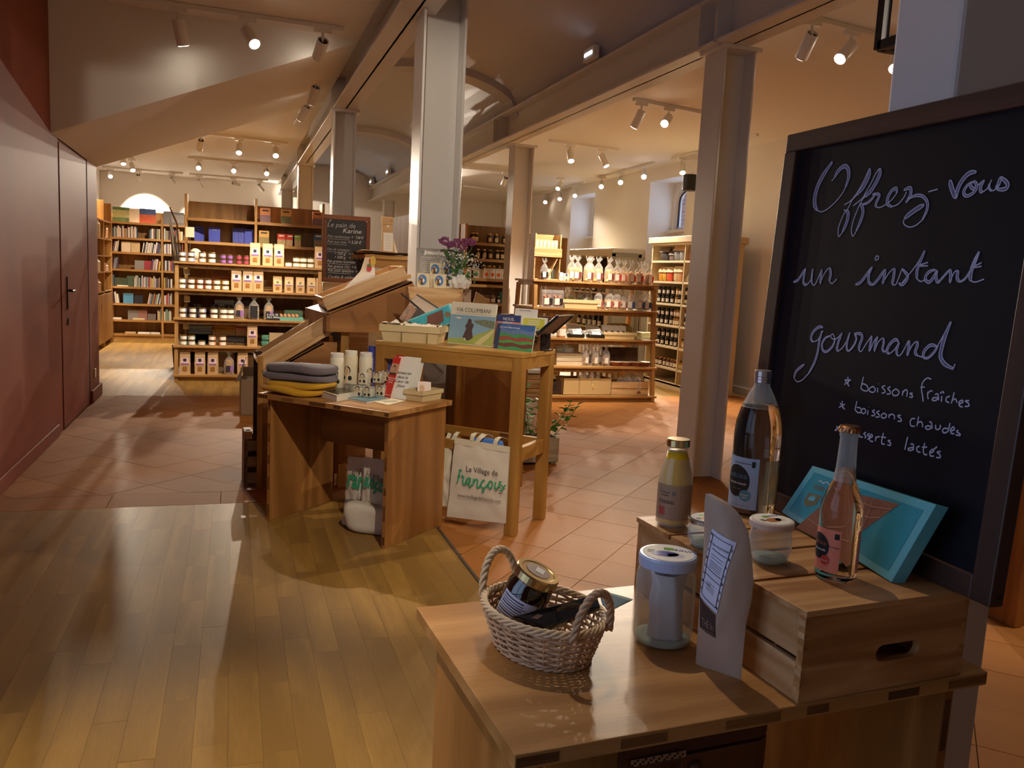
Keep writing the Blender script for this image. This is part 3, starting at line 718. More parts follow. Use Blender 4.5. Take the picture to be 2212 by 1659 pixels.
def cello_bag(w_, d, h, fill, lab=None, lab2=None, kind='disc', top='tuft', fillh=0.52):
    def f(t):
        rnd = random.Random(len(PRO)*7+3); gs = []
        fm = mat('food_'+fill, fill, 0.55, noise_amt=0.18, nscale=60)
        fh = h*fillh; n = int(26*(w_*d*fh)/(0.11*0.07*0.15))+8
        for i in range(min(n, 46)):
            x, y, z = rnd.uniform(-w_*0.38, w_*0.38), rnd.uniform(-d*0.38, d*0.3), rnd.uniform(0.012, fh)
            r = 0.021
            if kind == 'disc': g = xf(lathe([(0, 0), (r*0.8, 0), (r, 0.004), (r*0.8, 0.009), (0, 0.01)], 9, cap=False), (x, y, z), (rnd.uniform(0.4, 2.4), rnd.uniform(-0.8, 0.8), rnd.uniform(0, 6)))
            elif kind == 'nug': g = ico(r*0.62, (x, y, z), (1.2, 0.9, 0.8))
            else: g = xf(cyl(0.006, -0.014, 0.014, 6), (x, y, z), (rnd.uniform(0, 3), rnd.uniform(0, 3), 0))
            gs.append(g)
        core = xf(soft(w_*0.74, d*0.7, fh*0.96, 3, 0.004, 12, 6), (0, 0, 0.004))
        mk('contents', join(core, *gs), fm, t, kind='stuff')
        if top == 'tuft':
            pr = [(0.0, 0.0), (0.46, 0.0), (0.5, 0.03), (0.52, 0.4), (0.46, 0.6), (0.16, 0.76), (0.10, 0.79), (0.18, 0.86), (0.30, 1.0)]
            vs, fs = [], []; nn = 14
            for k, (r, z) in enumerate(pr):
                for i in range(nn):
                    a = 2*PI*i/nn; rr = r*(1+(0.28 if z > 0.8 else 0.03)*math.sin(a*5+k*2))
                    vs.append((rr*w_*math.cos(a), rr*(w_ if z > 0.7 else d)*math.sin(a), z*h+(0.02*math.sin(a*3) if z > 0.9 else 0)))
            for j in range(len(pr)-1):
                for i in range(nn): a, b = j*nn+i, j*nn+(i+1) % nn; fs.append((a, b, b+nn, a+nn))
            mk('cellophane', (vs, fs), CELLO, t)
            mk('tie', xf(tube([(0.10*w_*math.cos(a)*1.1, 0.10*w_*math.sin(a)*1.1, 0.79*h) for a in [i*PI/4 for i in range(8)]], 0.0025, 4, True)), GOLD, t)
        else:
            b = [(-w_/2, -d/2, 0), (w_/2, -d/2, 0), (w_/2, d/2, 0), (-w_/2, d/2, 0)]
            m2 = [(-w_/2, -d*0.45, h*0.6), (w_/2, -d*0.45, h*0.6), (w_/2, d*0.45, h*0.6), (-w_/2, d*0.45, h*0.6)]
            tp = [(-w_/2, -0.004, h), (w_/2, -0.004, h), (w_/2, 0.004, h), (-w_/2, 0.004, h)]
            vs = b+m2+tp; fs = [(3, 2, 1, 0)]+[(k*4+i, k*4+(i+1) % 4, k*4+4+(i+1) % 4, k*4+4+i) for k in range(2) for i in range(4)]
            mk('cellophane', (vs, fs), CELLO, t)
            mk('header_strip', box(-w_/2, w_/2, -0.01, 0.008, h*0.96, h), BLACKP, t)
        if lab: mk('paper_label', box(-w_*0.30, w_*0.12, -d*0.55-0.003, -d*0.5, h*0.12, h*0.38), mat('lab_'+lab, lab, 0.6), t)
        if lab2: mk('colour_panel', box(w_*0.12, w_*0.42, -d*0.52-0.003, -d*0.46, h*0.12, h*0.38), mat('lab_'+lab2, lab2, 0.6), t)
    return f
# ---- left rack
LCOL = {'blue': ('5a4136', '8f9cc8'), 'orange': ('5a4136', 'e2a47c'), 'teal': ('5a4136', '9fc0bd'), 'red': ('5a4136', 'd98478'), 'yellow': ('5a4136', 'e3bd62'),
        'white': ('5a4136', 'dfe0d6'), 'purple': ('3c2430', '8d5ba4'), 'crimson': ('3c2430', 'a23a4c'), 'cream': ('8a7040', 'e5dcc0')}
def two_tone(c, bg_):
    cm = mat('fill_'+c, c, 0.35, coat=0.6); l1 = mat('lab_f4f0e8', 'f1ece4', 0.6); l2 = mat('lab_'+bg_, bg_, 0.6)
    r, h = 0.044, 0.066
    def f(t):
        mk('jar', lathe([(r*0.9, 0), (r, 0.004), (r, h*0.78), (r*0.88, h*0.86)], 16), cm, t)
        mk('paper_label', lathe([(r+0.0008, h*0.12), (r+0.0008, h*0.74)], 16, cap=False), l2, t)
        mk('label_panel', grid(lambda a, b: ((r+0.0016)*math.sin((a-0.5)*1.5), -(r+0.0016)*math.cos((a-0.5)*1.5), h*(0.12+0.62*b)), 5, 1), l1, t)
        mk('lid', lathe([(r*0.95, h*0.84), (r*0.97, h*0.85), (r*0.97, h*0.985), (r*0.9, h)], 16), GOLD, t)
    return f
def spread(px, lv, col, n, lab, small=False):
    for k in range(n):
        p = rackpos(px, lv, 'L', 0.07+random.uniform(0, 0.01)); p.z += k*(0.0663 if not small else 0.0593)
        pos = 'single' if n == 1 else ('upper' if k else 'lower')
        if small: good('spread_jar_'+col, jar_b(LCOL[col][0], LCOL[col][1], 'gold_lid', 0.032, 0.059), p, '%s %s small %s jar, %s shelf of left rack' % (lab, pos, col, LVN[lv]), 'jar', name='spread_jar', rz=random.uniform(-0.2, 0.2), group='small spread jars')
        else: good('spread_jar_'+col, two_tone(*LCOL[col]), p, '%s %s jar with %s label, %s shelf of left rack' % (lab, pos, col, LVN[lv]), 'jar', name='spread_jar', rz=random.uniform(-0.25, 0.25), group='lidded spread jars on the left rack')
def c2(x): return 360+x/3.7706
O = ['leftmost', 'second', 'third', 'fourth', 'fifth', 'sixth', 'seventh', 'eighth', 'ninth', 'tenth', 'eleventh', 'twelfth']
for lv, rowl in ((4, [(127, 'blue', 2), (200, 'blue', 2), (290, 'orange', 2), (368, 'teal', 2)]), (3, [(125, 'blue', 2), (200, 'orange', 2), (270, 'red', 2), (338, 'red', 2), (408, 'yellow', 2), (478, 'yellow', 2)]),
                 (2, [(130, 'blue', 2), (211, 'blue', 2), (292, 'blue', 2), (385, 'white', 2), (462, 'white', 2), (518, 'white', 2)]), (1, [(135, 'teal', 2), (203, 'teal', 2), (285, 'teal', 1), (370, 'orange', 2), (455, 'orange', 2)])):
    for i, (x, c, n) in enumerate(rowl): spread(c2(x), lv, c, n, O[i])
for i, (x, c, n) in enumerate([(460, 'purple', 2), (515, 'purple', 2), (588, 'crimson', 2), (648, 'crimson', 2)]): spread(c2(x), 4, c, n, O[i], True)
for i, (x, c, n) in enumerate([(992, 'cream', 1), (1056, 'cream', 2), (1112, 'cream', 2), (1172, 'cream', 2)]): spread(c2(x), 4, c, n, O[i])
for lv, xs in ((4, (720, 821, 914, 1243)), (3, (566, 661, 746)), (1, (697,)), (0, (150, 272, 378, 619))):
    for i, x in enumerate(xs): good('kraft_bag', kraft_bag(0.125, 0.075, 0.285, 'e6c4c8'), rackpos(c2(x), lv, 'L', 0.09), '%s big kraft pasta bag with pink label, %s shelf of left rack' % (O[i], LVN[lv]), 'bag', rz=random.uniform(-0.12, 0.12), group='kraft pasta bags')
for i, x in enumerate((900, 995, 1085, 1175, 1250)): good('small_kraft_bag', kraft_bag(0.11, 0.06, 0.205, 'cdb98e', '8c7a4a'), rackpos(c2(x), 3, 'L', 0.09), '%s small kraft bag with clear window, second shelf of left rack' % O[i], 'bag', rz=random.uniform(-0.12, 0.12), group='small kraft bags')
for i, (x, lv) in enumerate(((590, 2), (830, 2), (508, 0))): good('pasta_bag', cello_bag(0.12, 0.08, 0.30, 'd9a24c', '2b2430', '9b6bb0', 'rod', fillh=0.62), rackpos(c2(x), lv, 'L', 0.10), ('clear pasta bag right of the white jars, middle shelf of left rack', 'clear pasta bag behind the black price slate', 'clear pasta bag among kraft bags on the bottom shelf of left rack')[i], 'bag')
good('black_label_bag', cello_bag(0.13, 0.08, 0.31, 'c9a468', None, None, 'rod', fillh=0.62), rackpos(c2(710), 2, 'L', 0.10), 'clear bag with big black label, middle shelf of left rack', 'bag', name='pasta_bag')
mk('black_label', box(-0.045, 0.045, -0.052, -0.046, 0.02, 0.18), INK, PRO['black_label_bag'])
for i, x in enumerate((258, 385, 505)):
    p = rackpos(c2(x), 2, 'L', 0.28); good('preserving_jar', jar_b('2e2019', '4a3c30', 'black_plastic', 0.055, 0.17, 0.3), p, '%s tall dark preserving jar behind the spreads, middle shelf of left rack' % O[i], 'jar')
# price cards of the left rack
for i, (x, y, lv) in enumerate(((190, 385, 4), (165, 710, 3), (165, 915, 2), (157, 1132, 1))):
    p = rackpos(c2(x), lv if i else 4, 'L', 0.22); p.z += (0.22, 0.17, 0.19, 0.19)[i]
    if i == 0: p = atY(c2(x), 400+y/3.77, 11.6); p.z -= 0.06
    t = thing('price_card', ('beige price card on a stem above the top shelf jars', 'beige price card, second shelf of left rack', 'beige price card, middle shelf of left rack', 'beige price card, lower shelf of left rack')[i], 'card', p)
    s_ = 1.5 if i == 0 else 1
    mk('card', box(-0.035*s_, 0.035*s_, -0.002, 0.002, 0, 0.075*s_ if i else 0.13), PAPERC, t); mk('stem', rod((0, 0.004, -(0.16 if i else 0.30)), (0, 0.004, 0.02), 0.003), STEEL, t)
# eggs
p = rackpos(c2(1010), 2, 'L', 0.18)
def eggtray(t, w_=0.30, d=0.30, col='6fae9d'):
    m = mat('egg_tray_'+col, col, 0.85)
    mk('tray', grid(lambda a, b: ((a-0.5)*w_, (b-0.5)*d, 0.03+0.022*math.cos(a*12*PI)*math.cos(b*12*PI)), 36, 36), m, t, smooth=True)
    mk('rim', join(box(-w_/2, w_/2, -d/2-0.002, -d/2+0.002, 0.0, 0.045), box(-w_/2, w_/2, d/2-0.002, d/2+0.002, 0.0, 0.045), box(-w_/2-0.002, -w_/2+0.002, -d/2, d/2, 0.0, 0.045), box(w_/2-0.002, w_/2+0.002, -d/2, d/2, 0.0, 0.045)), m, t)
xr = rackpos(c2(1140), 2, 'L', 0.10)
st = None
zt_ = LV[1]+0.001
xs_ = rackpos(c2(1075), 1, 'L', 0.10)
def flat(k):
    return LV[1]
base = thing('egg_tray_stack', 'stack of empty pale green moulded egg trays on the lower shelf of left rack', 'egg trays', (xs_.x+0.05, xs_.y+0.08, LV[1]+0.001))
for k in range(12): mk('tray', box(-0.15, 0.15, -0.14, 0.14, k*0.018, k*0.018+0.006), mat('tray_green', '94bd98', 0.85), base); mk('tray_edge', join(box(-0.145, 0.145, -0.135, 0.135, k*0.018+0.006, k*0.018+0.0175)), mat('tray_green2', '6f9c7c', 0.85), base)
et = thing('egg_tray', 'turquoise egg tray holding brown eggs on the middle shelf of left rack', 'egg tray', (p.x, p.y+0.02, LV[2]+0.0)); eggtray(et)
EGG = mat('brown_egg', 'c98d63', 0.5, var=0.12); em = None
for i in range(5):
    for j in range(4):
        q = (p.x-0.125+i*0.05, p.y-0.10+j*0.05, LV[2]+0.030)
        g = lathe([(0.0, 0), (0.012, 0.003), (0.0205, 0.016), (0.0215, 0.026), (0.017, 0.043), (0.008, 0.052), (0, 0.054)], 12, cap=False)
        e_ = mk('egg', em or g, EGG, None, smooth=True, loc=q); em = e_.data
        tag(e_, 'brown egg in the turquoise tray, %s column, %s row' % (O[i], ('front', 'second', 'third', 'rear')[j]), 'egg', 'brown eggs in the turquoise tray')
gc = mat('carton_green', '7fa98a', 0.85)
p = rackpos(c2(1030), 2, 'L', 0.40)
t = thing('egg_carton', 'open pale green egg carton standing behind the eggs', 'egg carton', (p.x, p.y, LV[2])); mk('lid', xf(soft(0.25, 0.10, 0.13, 2, 0.002, 16, 8, 0.3), (0, 0, 0.0)), gc, t, smooth=True); mk('cup_tray', box(-0.12, 0.12, -0.11, -0.05, 0, 0.05), mat('carton_dark', '53705a', 0.85), t)
for k, (px_, dz, nm) in enumerate(((820, 0.0, 'lower'), (822, 0.075, 'upper'))):
    p = rackpos(c2(px_), 1, 'L', 0.16); t = thing('egg_carton', '%s closed green egg carton left of the tray stack' % nm, 'egg carton', (p.x, p.y, LV[1]+dz)); mk('lid', xf(soft(0.16, 0.12, 0.072, k, 0.002, 16, 8, 0.3)), mat('carton_bottle_green', '4f8a72', 0.8), t, smooth=True); mk('clasp', box(-0.02, 0.02, -0.064, -0.058, 0.02, 0.04), gc, t)
p = rackpos(c2(893), 1, 'L', 0.06); t = thing('egg_box', 'small cardboard box with half round cut-out before the egg trays', 'box', (p.x, p.y, LV[1])); mk('carton', box(-0.09, 0.09, 0, 0.09, 0.06, 0.18), CARD, t, bev=0.002); mk('cut_out', xf(lathe([(0.03, 0), (0.03, 0.002)], 16), (0, -0.001, 0.075), (PI/2, 0, 0)), mat('shadow_brown', '6b4a38', 0.8), t)
mk('clear_box', box(-0.085, 0.085, -0.02, 0.09, 0.0, 0.058), glass('clear_plastic', (0.85, 0.95, 0.93), 0.35, 0.1), t)
p = rackpos(c2(868), 2, 'L', 0.04); t = thing('price_slate', 'small black price slate with chalk writing before the eggs', 'slate', (p.x, p.y, LV[2]), rot=(-0.2, 0, 0.05)); mk('slate', box(-0.085, 0.085, 0, 0.006, 0, 0.10), BOARD, t)
txt('chalk_text', '6 œufs 3€\nDLC 09/06', 0.034, PAPER, t, (-0.078, -0.002, 0.062), (PI/2, 0, 0))
# folded sweaters on the left rack
for x, lv, w_, col, lab, dz in ((276, 1, 0.30, '8fa3b8', 'light blue folded sweater, lower shelf of left rack', 0.19), (276, 1, 0.30, '7c8ca0', 'grey blue folded sweater under the light blue one', 0.12), (465, 1, 0.32, 'b98a1e', 'mustard folded sweater pile, lower shelf of left rack', 0.16), (620, 1, 0.22, 'c98f86', 'pink folded sweater, lower shelf of left rack', 0.18),
                                 (570, 1, 0.34, '5d5658', 'dark grey folded sweater behind the jars, lower shelf of left rack', 0.02), (450, 3, 0.26, 'cf8a78', 'salmon folded cloth behind the yellow jars, second shelf of left rack', 0.09), (470, 2, 0.25, 'a9bccb', 'pale blue folded cloth hung behind jars, middle shelf of left rack', 0.14),
                                 (640, 2, 0.3, '4b4a52', 'dark folded cloth behind pasta bags, middle shelf of left rack', 0.15), (470, 0, 0.28, '8fa3b8', 'blue folded cloth, bottom shelf of left rack', 0.24), (640, 0, 0.26, '3f3d46', 'black folded cloth, bottom shelf of left rack', 0.22)):
    p = rackpos(c2(x), lv, 'L', 0.45); p.z = LV[lv]
    t = thing('folded_sweater', lab, 'sweater', p)
    cm = mat('knit_'+col, col, 0.95, sheen=0.3)
    for k in range(2): mk('fold', xf(soft(w_, 0.24, 0.05, k+int(x), 0.01, 22, 8, 0.35), (0, 0.0, dz+k*0.042)), cm, t, smooth=True)
    if dz > 0.05: mk('carton_under', box(-w_/2+0.02, w_/2-0.02, -0.1, 0.1, 0, dz+0.004), CARD, t)
# small glazed lamp / vase on the top shelf left
p = rackpos(c2(235), 4, 'L', 0.25); t = thing('plaster_ornament', 'round cream ornament behind the top shelf jars of left rack', 'ornament', p)
mk('disc', xf(lathe([(0, 0), (0.06, 0.0), (0.075, 0.015), (0.06, 0.03), (0, 0.035)], 20, cap=False), (0, 0, 0.10), (PI/2, 0, 0)), PAPERC, t, smooth=True); mk('base', box(-0.03, 0.03, -0.03, 0.03, 0, 0.035), PAPERC, t)
# dried stems left of the tall shelf
p = V((-0.70, 12.56, 0)); t = thing('umbrella_stand', 'bundle of dark wrapped stems standing left of the tall shelf', 'bundle', p)
mk('pot', lathe([(0.10, 0), (0.12, 0.3), (0.12, 0.32)], 16), BRASSD, t)
for i in range(7):
    a = i*0.9; mk('stem', tube([(0.03*math.cos(a), 0.03*math.sin(a), 0.2), (0.05*math.cos(a)-0.02, 0.05*math.sin(a), 1.2), (-0.03-0.02*i+0.03*math.cos(a), 0.08*math.sin(a), 1.72+0.06*i)], [0.014, 0.018, 0.009], 6), mat('stem_grey', '8f8272', 0.8), t)
mk('stem', tube([(0, 0, 1.2), (-0.05, 0, 2.0), (-0.14, 0.0, 2.22)], 0.014, 6), SHELFZ, t, label='bare pale stem')
# ------------------------------------------------------------------ tall shelf unit behind the left rack
def unit(name, label, x0, y0, bays, z1, levels, depth=0.34, back=True, sidez=None, base=0.08, topback=None):
    t = thing(name, label, 'shelf', (x0, y0, 0)); W = bays[-1]
    for b in bays: mk('upright', box(b-0.018, b+0.018, 0, depth, 0, (sidez or z1)), SHELFZ, t, bev=0.002)
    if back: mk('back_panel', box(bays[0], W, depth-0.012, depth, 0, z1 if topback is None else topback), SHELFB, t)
    for i in range(len(bays)-1):
        for z in levels:
            mk('shelf', box(bays[i]+0.018, bays[i+1]-0.018, 0.0, depth-0.012, z-0.022, z), SHELFX, t)
            mk('lipping', box(bays[i]+0.018, bays[i+1]-0.018, -0.012, 0.0, z-0.034, z+0.004), SHELFX, t)
        mk('plinth', box(bays[i]+0.018, bays[i+1]-0.018, 0.01, 0.03, 0, base), SHELFX, t)
    return t
unit('tall_shelf', 'tall oak shelf with blue notebooks behind the left rack', -0.62, 12.3, (0, 0.91, 1.83), 2.33, (0.1, 0.5, 0.85, 1.15, 1.46, 1.77, 2.08), 0.40, sidez=2.40)
BLUEN = mat('notebook_blue', '3b46a8', 0.5); GOLDP = mat('pages', 'd9d4c8', 0.7)
def book(w_, h, th, cm, nm='book'):
    def f(t):
        mk('cover', join(box(-w_/2, w_/2, -th/2, -th/2+0.003, 0, h), box(-w_/2, w_/2, th/2-0.003, th/2, 0, h), box(-w_/2, -w_/2+0.003, -th/2, th/2, 0, h)), cm, t)
        mk('pages', box(-w_/2+0.003, w_/2-0.004, -th/2+0.003, th/2-0.003, 0.004, h-0.004), GOLDP, t)
    return f
for i, (x, rz, lab) in enumerate(((463, -0.05, 'blue notebook facing out, middle of the tall shelf'), (540, -0.12, 'blue notebook facing out beside the row of spines, tall shelf'), (430, 0.5, 'dark blue notebook at the shaded left of the tall shelf'))):
    t = good('notebook', book(0.15, 0.21, 0.016, BLUEN), (xat(x, 12.42, 1.77), 12.42+(0.1 if i == 2 else 0), 1.772), lab, 'notebook', rz=rz); t.rotation_euler = (-0.12, 0, rz)
for o_ in (PRO['notebook'],): mk('silver_emblem', box(-0.03, 0.03, -0.0095, -0.0085, 0.165, 0.175), STEEL, o_)
for i in range(9):
    t = clone(PRO['notebook'], (xat(504+i*3.2, 12.50, 1.77), 12.52, 1.772), PI/2, 'blue notebook spine, %s of the row on the tall shelf' % nth(i), 'blue notebooks shelved spine out'); t.rotation_euler = (0, 0.12, PI/2)
def carton(w_, h, d, c1, c2_, c3):
    def f(t):
        mk('carton', box(-w_/2, w_/2, 0, d, 0, h), mat('carton_'+c1, c1, 0.5), t, bev=0.002)
        mk('printed_panel', box(-w_*0.5, w_*0.5, -0.002, 0, h*0.05, h*0.55), mat('print_'+c2_, c2_, 0.5, noise_amt=0.7, nscale=55), t)
        mk('title_band', box(-w_*0.3, w_*0.3, -0.003, 0, h*0.8, h*0.9), mat('carton_'+c3, c3, 0.5), t)
    return f
for x, z, c, lab in ((573, 2.08, ('d98a50', '8a6a70', '3a3028'), 'orange picture box at the left of the top right bay, tall shelf'), (618, 2.08, ('d9a85a', '7d7f5a', '3a3028'), 'ochre picture box in the top right bay, tall shelf'), (570, 1.77, ('c79a52', '8c7a48', '3a3028'), 'brown picture box, second row of the right bay, tall shelf'),
                     (608, 1.77, ('c8382c', 'b79a70', 'f0e6d0'), 'left red fruit box, right bay of the tall shelf'), (627, 1.77, ('c8382c', 'b79a70', 'f0e6d0'), 'middle red fruit box, right bay of the tall shelf'), (641, 1.77, ('8fae4a', 'b79a70', 'f0e6d0'), 'green edged fruit box beside the red ones, tall shelf'),
                     (686, 2.08, ('d98a50', '8a6a70', '3a3028'), 'orange picture box right of the white column'), (688, 1.77, ('41628c', '8a7a60', 'f0e6d0'), 'blue picture box right of the white column')):
    w_ = 0.14 if z > 2 or x == 570 or x > 680 else 0.115
    t = thing('picture_box', lab, 'box', (xat(x, 12.36, z), 12.36, z+0.001)); carton(w_, 0.2 if w_ > 0.12 else 0.17, 0.07, *c)(t)
# ------------------------------------------------------------------ far bookcase
BZ = (0.10, 0.36, 0.66, 0.97, 1.29, 1.60, 1.86, 2.14)
unit('bookcase', 'wide oak bookcase full of paperbacks on the far side of the left aisle', -2.12, 16.8, (0, 0.86, 1.62), 2.36, BZ, 0.30, sidez=2.28, topback=2.36)
rb = random.Random(11)
BC = ['e6e2dc', 'ded6cc', 'c9c4be', 'b04a44', '7f95a8', 'd8d0c0', '3c3a44', 'e9e4de', 'b98b6a', '87a08c', 'd8c05a', '6c5a78', 'f0ece6', 'cfa6a8', '4d6a86', 'd8d4ce']
bookmeshes = {}
def paperback(x, y, z, w_, h, d, ci, lean, label, grp):
    k = (round(w_, 3), round(h, 2), round(d, 2), ci)
    cm = mat('spine_'+BC[ci], BC[ci], 0.6)
    t = bookmeshes.get(k)
    if t is None:
        t = thing('paperback', label, 'book', (x, y, z), group=grp)
        mk('cover', join(box(0, w_, 0, 0.002, 0, h), box(0, 0.0015, 0, d, 0, h), box(w_-0.0015, w_, 0, d, 0, h)), cm, t); mk('pages', box(0.0015, w_-0.0015, 0.002, d-0.003, 0.002, h-0.003), GOLDP, t)
        bookmeshes[k] = t
    else: t = clone(t, (x, y, z), 0, label, grp)
    t.rotation_euler = (0, lean, 0); return t
SN = {0.36: 'second lowest', 0.66: 'third lowest', 0.97: 'fourth lowest', 1.29: 'fifth lowest', 1.60: 'third highest', 1.86: 'second highest', 0.10: 'lowest'}
def fill(xa, xb, z, lab, bay, lean=0.0, h0=0.19):
    x = xa; i = 0
    while x < xb-0.02:
        w_ = rb.choice((0.012, 0.018, 0.018, 0.026)); h = rb.choice((h0, h0+0.02, h0-0.02)); ci = rb.randrange(len(BC))
        paperback(x, 16.83+rb.uniform(0, 0.02), z+0.001, w_, h, 0.14, ci, lean, 'paperback, %s in the %s on the %s shelf, %s bay' % (nth(i), lab, SN[z], bay), 'paperbacks on the %s shelf, %s' % (SN[z], bay))
        x += w_+0.002+(0.004 if lean else 0); i += 1
def bx(px, z): return xat(px, 16.83, z)
for z, segs in ((1.86, ((243, 298, 0, 'long run'), (321, 348, 0.02, 'right run'))), (1.60, ((243, 256, 0.16, 'left run'), (306, 348, 0.16, 'right run'))), (1.29, ((243, 255, 0.12, 'left run'), (326, 345, 0.12, 'right run'))), (0.97, ((243, 247, 0, 'left run'), (290, 348, 0.02, 'right run'))),
                (0.66, ((243, 257, -0.1, 'left run'), (318, 346, 0.2, 'right run'))), (0.36, ((340, 349, 0, 'right run'),)), ):
    for a, b, ln, nm in segs: fill(bx(a, z), bx(b, z), z, nm, 'left', ln)
for z in (1.86, 1.60, 1.29, 0.97, 0.66, 0.36):
    a, b = bx(354, z), bx(396 if z > 1.2 else 372, z); fill(a, min(b, -0.55), z, 'run', 'right')
def facebook(px, z, w_, h, c, lab, y=16.86, extra=None):
    t = thing('display_book', lab, 'book', (xat(px, y, z), y, z+0.001), rot=(-0.14, 0, 0))
    mk('cover', box(-w_/2, w_/2, 0, 0.004, 0, h), mat('cover_'+c, c, 0.4), t); mk('pages', box(-w_/2+0.003, w_/2-0.003, 0.004, 0.018, 0.003, h-0.003), GOLDP, t)
    if extra: mk('printed_band', box(-w_/2, w_/2, -0.0015, 0, h*extra[1], h*extra[2]), mat('print_'+extra[0], extra[0], 0.45, noise_amt=0.5, nscale=30), t)
    return t
facebook(261, 2.14, 0.28, 0.27, '5f8f74', 'green and red landscape book on top of the far bookcase', extra=('b7c4a0', 0.3, 0.8))
facebook(319, 2.14, 0.28, 0.27, '4561a0', 'blue and orange landscape book on top of the far bookcase', extra=('c8603c', 0.0, 0.6))
facebook(290, 2.14, 0.27, 0.26, 'efe9df', 'white landscape book in the bright spot on the far bookcase')
facebook(362, 2.14, 0.15, 0.25, '6f6866', 'grey book on top of the right bay of the far bookcase'); facebook(384, 2.14, 0.22, 0.24, '5a5350', 'framed dark picture on top of the right bay', extra=('8a8078', 0.2, 0.8))
for px_, z, w_, h, c, lab in ((273, 1.60, 0.17, 0.19, 'd9c9ae', 'cream book with red title facing out on the far bookcase'), (292, 1.60, 0.16, 0.19, 'cbb083', 'tan book facing out on the far bookcase'), (301, 1.29, 0.16, 0.17, '8b8580', 'grey book facing out on the far bookcase'), (321, 1.29, 0.15, 0.17, '9c2f38', 'crimson book facing out on the far bookcase'),
                             (262, 0.97, 0.22, 0.16, '3c4a38', 'dark green book facing out on the far bookcase'), (283, 0.97, 0.14, 0.2, '4a5a48', 'green picture book facing out on the far bookcase'), (277, 0.66, 0.17, 0.19, '4f8cae', 'light blue book facing out on the far bookcase'), (299, 0.66, 0.15, 0.16, '232530', 'black book facing out on the far bookcase'),
                             (287, 0.36, 0.17, 0.19, '7a726e', 'grey book facing out on the second lowest shelf'), (308, 0.36, 0.16, 0.19, '8b5f58', 'red and grey book facing out on the second lowest shelf'), (328, 0.36, 0.14, 0.12, '6b625c', 'small dark book facing out on the second lowest shelf')):
    facebook(px_, z, w_, h, c, lab)
for px_, z, w_, c, lab in ((335, 0.10, 0.17, 'e4ddd0', 'cream paperback pile at the right of the lowest shelf'), (312, 0.10, 0.22, 'ece6da', 'flat white booklets on the lowest shelf'), (282, 0.10, 0.18, 'c9a978', 'tan booklets on the lowest shelf'), (252, 0.36, 0.16, 'e4ddd0', 'flat white booklets at the left of the second lowest shelf'), (300, 0.36, 0.2, 'c9b98f', 'flat yellow booklets on the second lowest shelf'), (265, 0.97, 0.18, 'ece6da', 'flat white booklet on the fourth lowest shelf')):
    t = thing('booklet_pile', lab, 'booklets', (xat(px_, 16.82, z), 16.79, z+0.001))
    for k in range(3 if px_ != 265 else 2): mk('booklet', box(-w_/2, w_/2, 0, 0.1, k*0.012, k*0.012+0.011), mat('cover_'+c, c, 0.6, var=0.05), t)
# side bookcase against the left wall, seen edge-on
t = thing('side_bookcase', 'tall oak bookcase seen edge-on behind the red wall', 'bookcase', (-2.40, 14.3, 0))
for y in (0, 1.05, 1.95): mk('upright', box(0.0, 0.36, y-0.018, y+0.018, 0, 2.42), SHELFZ, t, bev=0.002)
mk('back_panel', box(-0.012, 0, 0, 1.95, 0, 2.42), SHELFB, t)
for z in (0.1, 0.62, 0.93, 1.25, 1.52, 1.80, 2.1): mk('shelf', box(0, 0.36, 0.018, 1.03, z-0.022, z), SHELFX, t); mk('shelf', box(0, 0.36, 1.07, 1.93, z-0.022, z), SHELFX, t)
mk('door_panel', box(0.355, 0.37, 0.02, 1.93, 0.1, 0.88), SHELFZ, t)
for k, (y, z, c, h, lab) in enumerate(((0.55, 1.80, 'e7d9b6', 0.26, 'brightly lit patterned bag, upper shelf of the side bookcase'), (1.45, 1.80, 'a9805a', 0.2, 'brown patterned pot, upper shelf of the side bookcase'), (0.5, 1.25, 'ece4d2', 0.2, 'white card box, middle shelf of the side bookcase'), (1.4, 1.25, 'd8b0a0', 0.12, 'pink tin, middle shelf of the side bookcase'), (0.55, 0.93, 'd9b9a0', 0.18, 'patterned tin, lower shelf of the side bookcase'), (0.6, 0.62, '6b3c48', 0.14, 'dark crimson tin above the cabinet of the side bookcase'))):
    o_ = thing('gift_tin', lab, 'tin', (-2.12, 14.3+y, z+0.001)); mk('body', lathe([(0.09, 0), (0.095, 0.01), (0.095, h*0.8), (0.06, h)], 16), mat('tin_'+c, c, 0.5, noise_amt=0.4, nscale=30), o_); mk('lid', cyl(0.065, h, h+0.02, 16), mat('tinlid_'+c, c, 0.4), o_)
# ------------------------------------------------------------------ shelf between the columns
MY = 11.25; MX = xat(1004, MY, 1.5)
ML = (0.14, 0.65, 1.115, 1.37, 1.455, 1.726, 1.947)
unit('jar_shelf', 'oak shelf of honey jars seen between the two near columns', MX, MY, (0, 0.74), 2.20, ML, 0.34)
def hon(px, z, lab, col='3a2418', lc='d9c089', h=0.125, r=0.036, lid='gold_lid', dy=0.06):
    p = V((xat(px, MY+dy, z), MY+dy, z+0.0006)); good('honey_jar_'+col, squarelab(col, lc, h*1.1, r*1.1, lid), p, lab, 'jar', name='honey_jar', group='jars on the shelf between the columns')
for i, x in enumerate((1020.5, 1028, 1057, 1071, 1089)): hon(x, 1.947, '%s dark honey jar on the highest shelf between the columns' % O[i])
for i, x in enumerate((1031, 1045, 1058, 1073, 1084)): hon(x, 1.726, '%s dark jar on the second shelf between the columns' % O[i])
for i, x in enumerate((1045, 1056, 1066, 1079, 1091)): hon(x, 1.455, '%s light jar behind the tea boxes' % O[i], 'c08a4a', 'e6d6b0', 0.175, 0.036, dy=0.16)
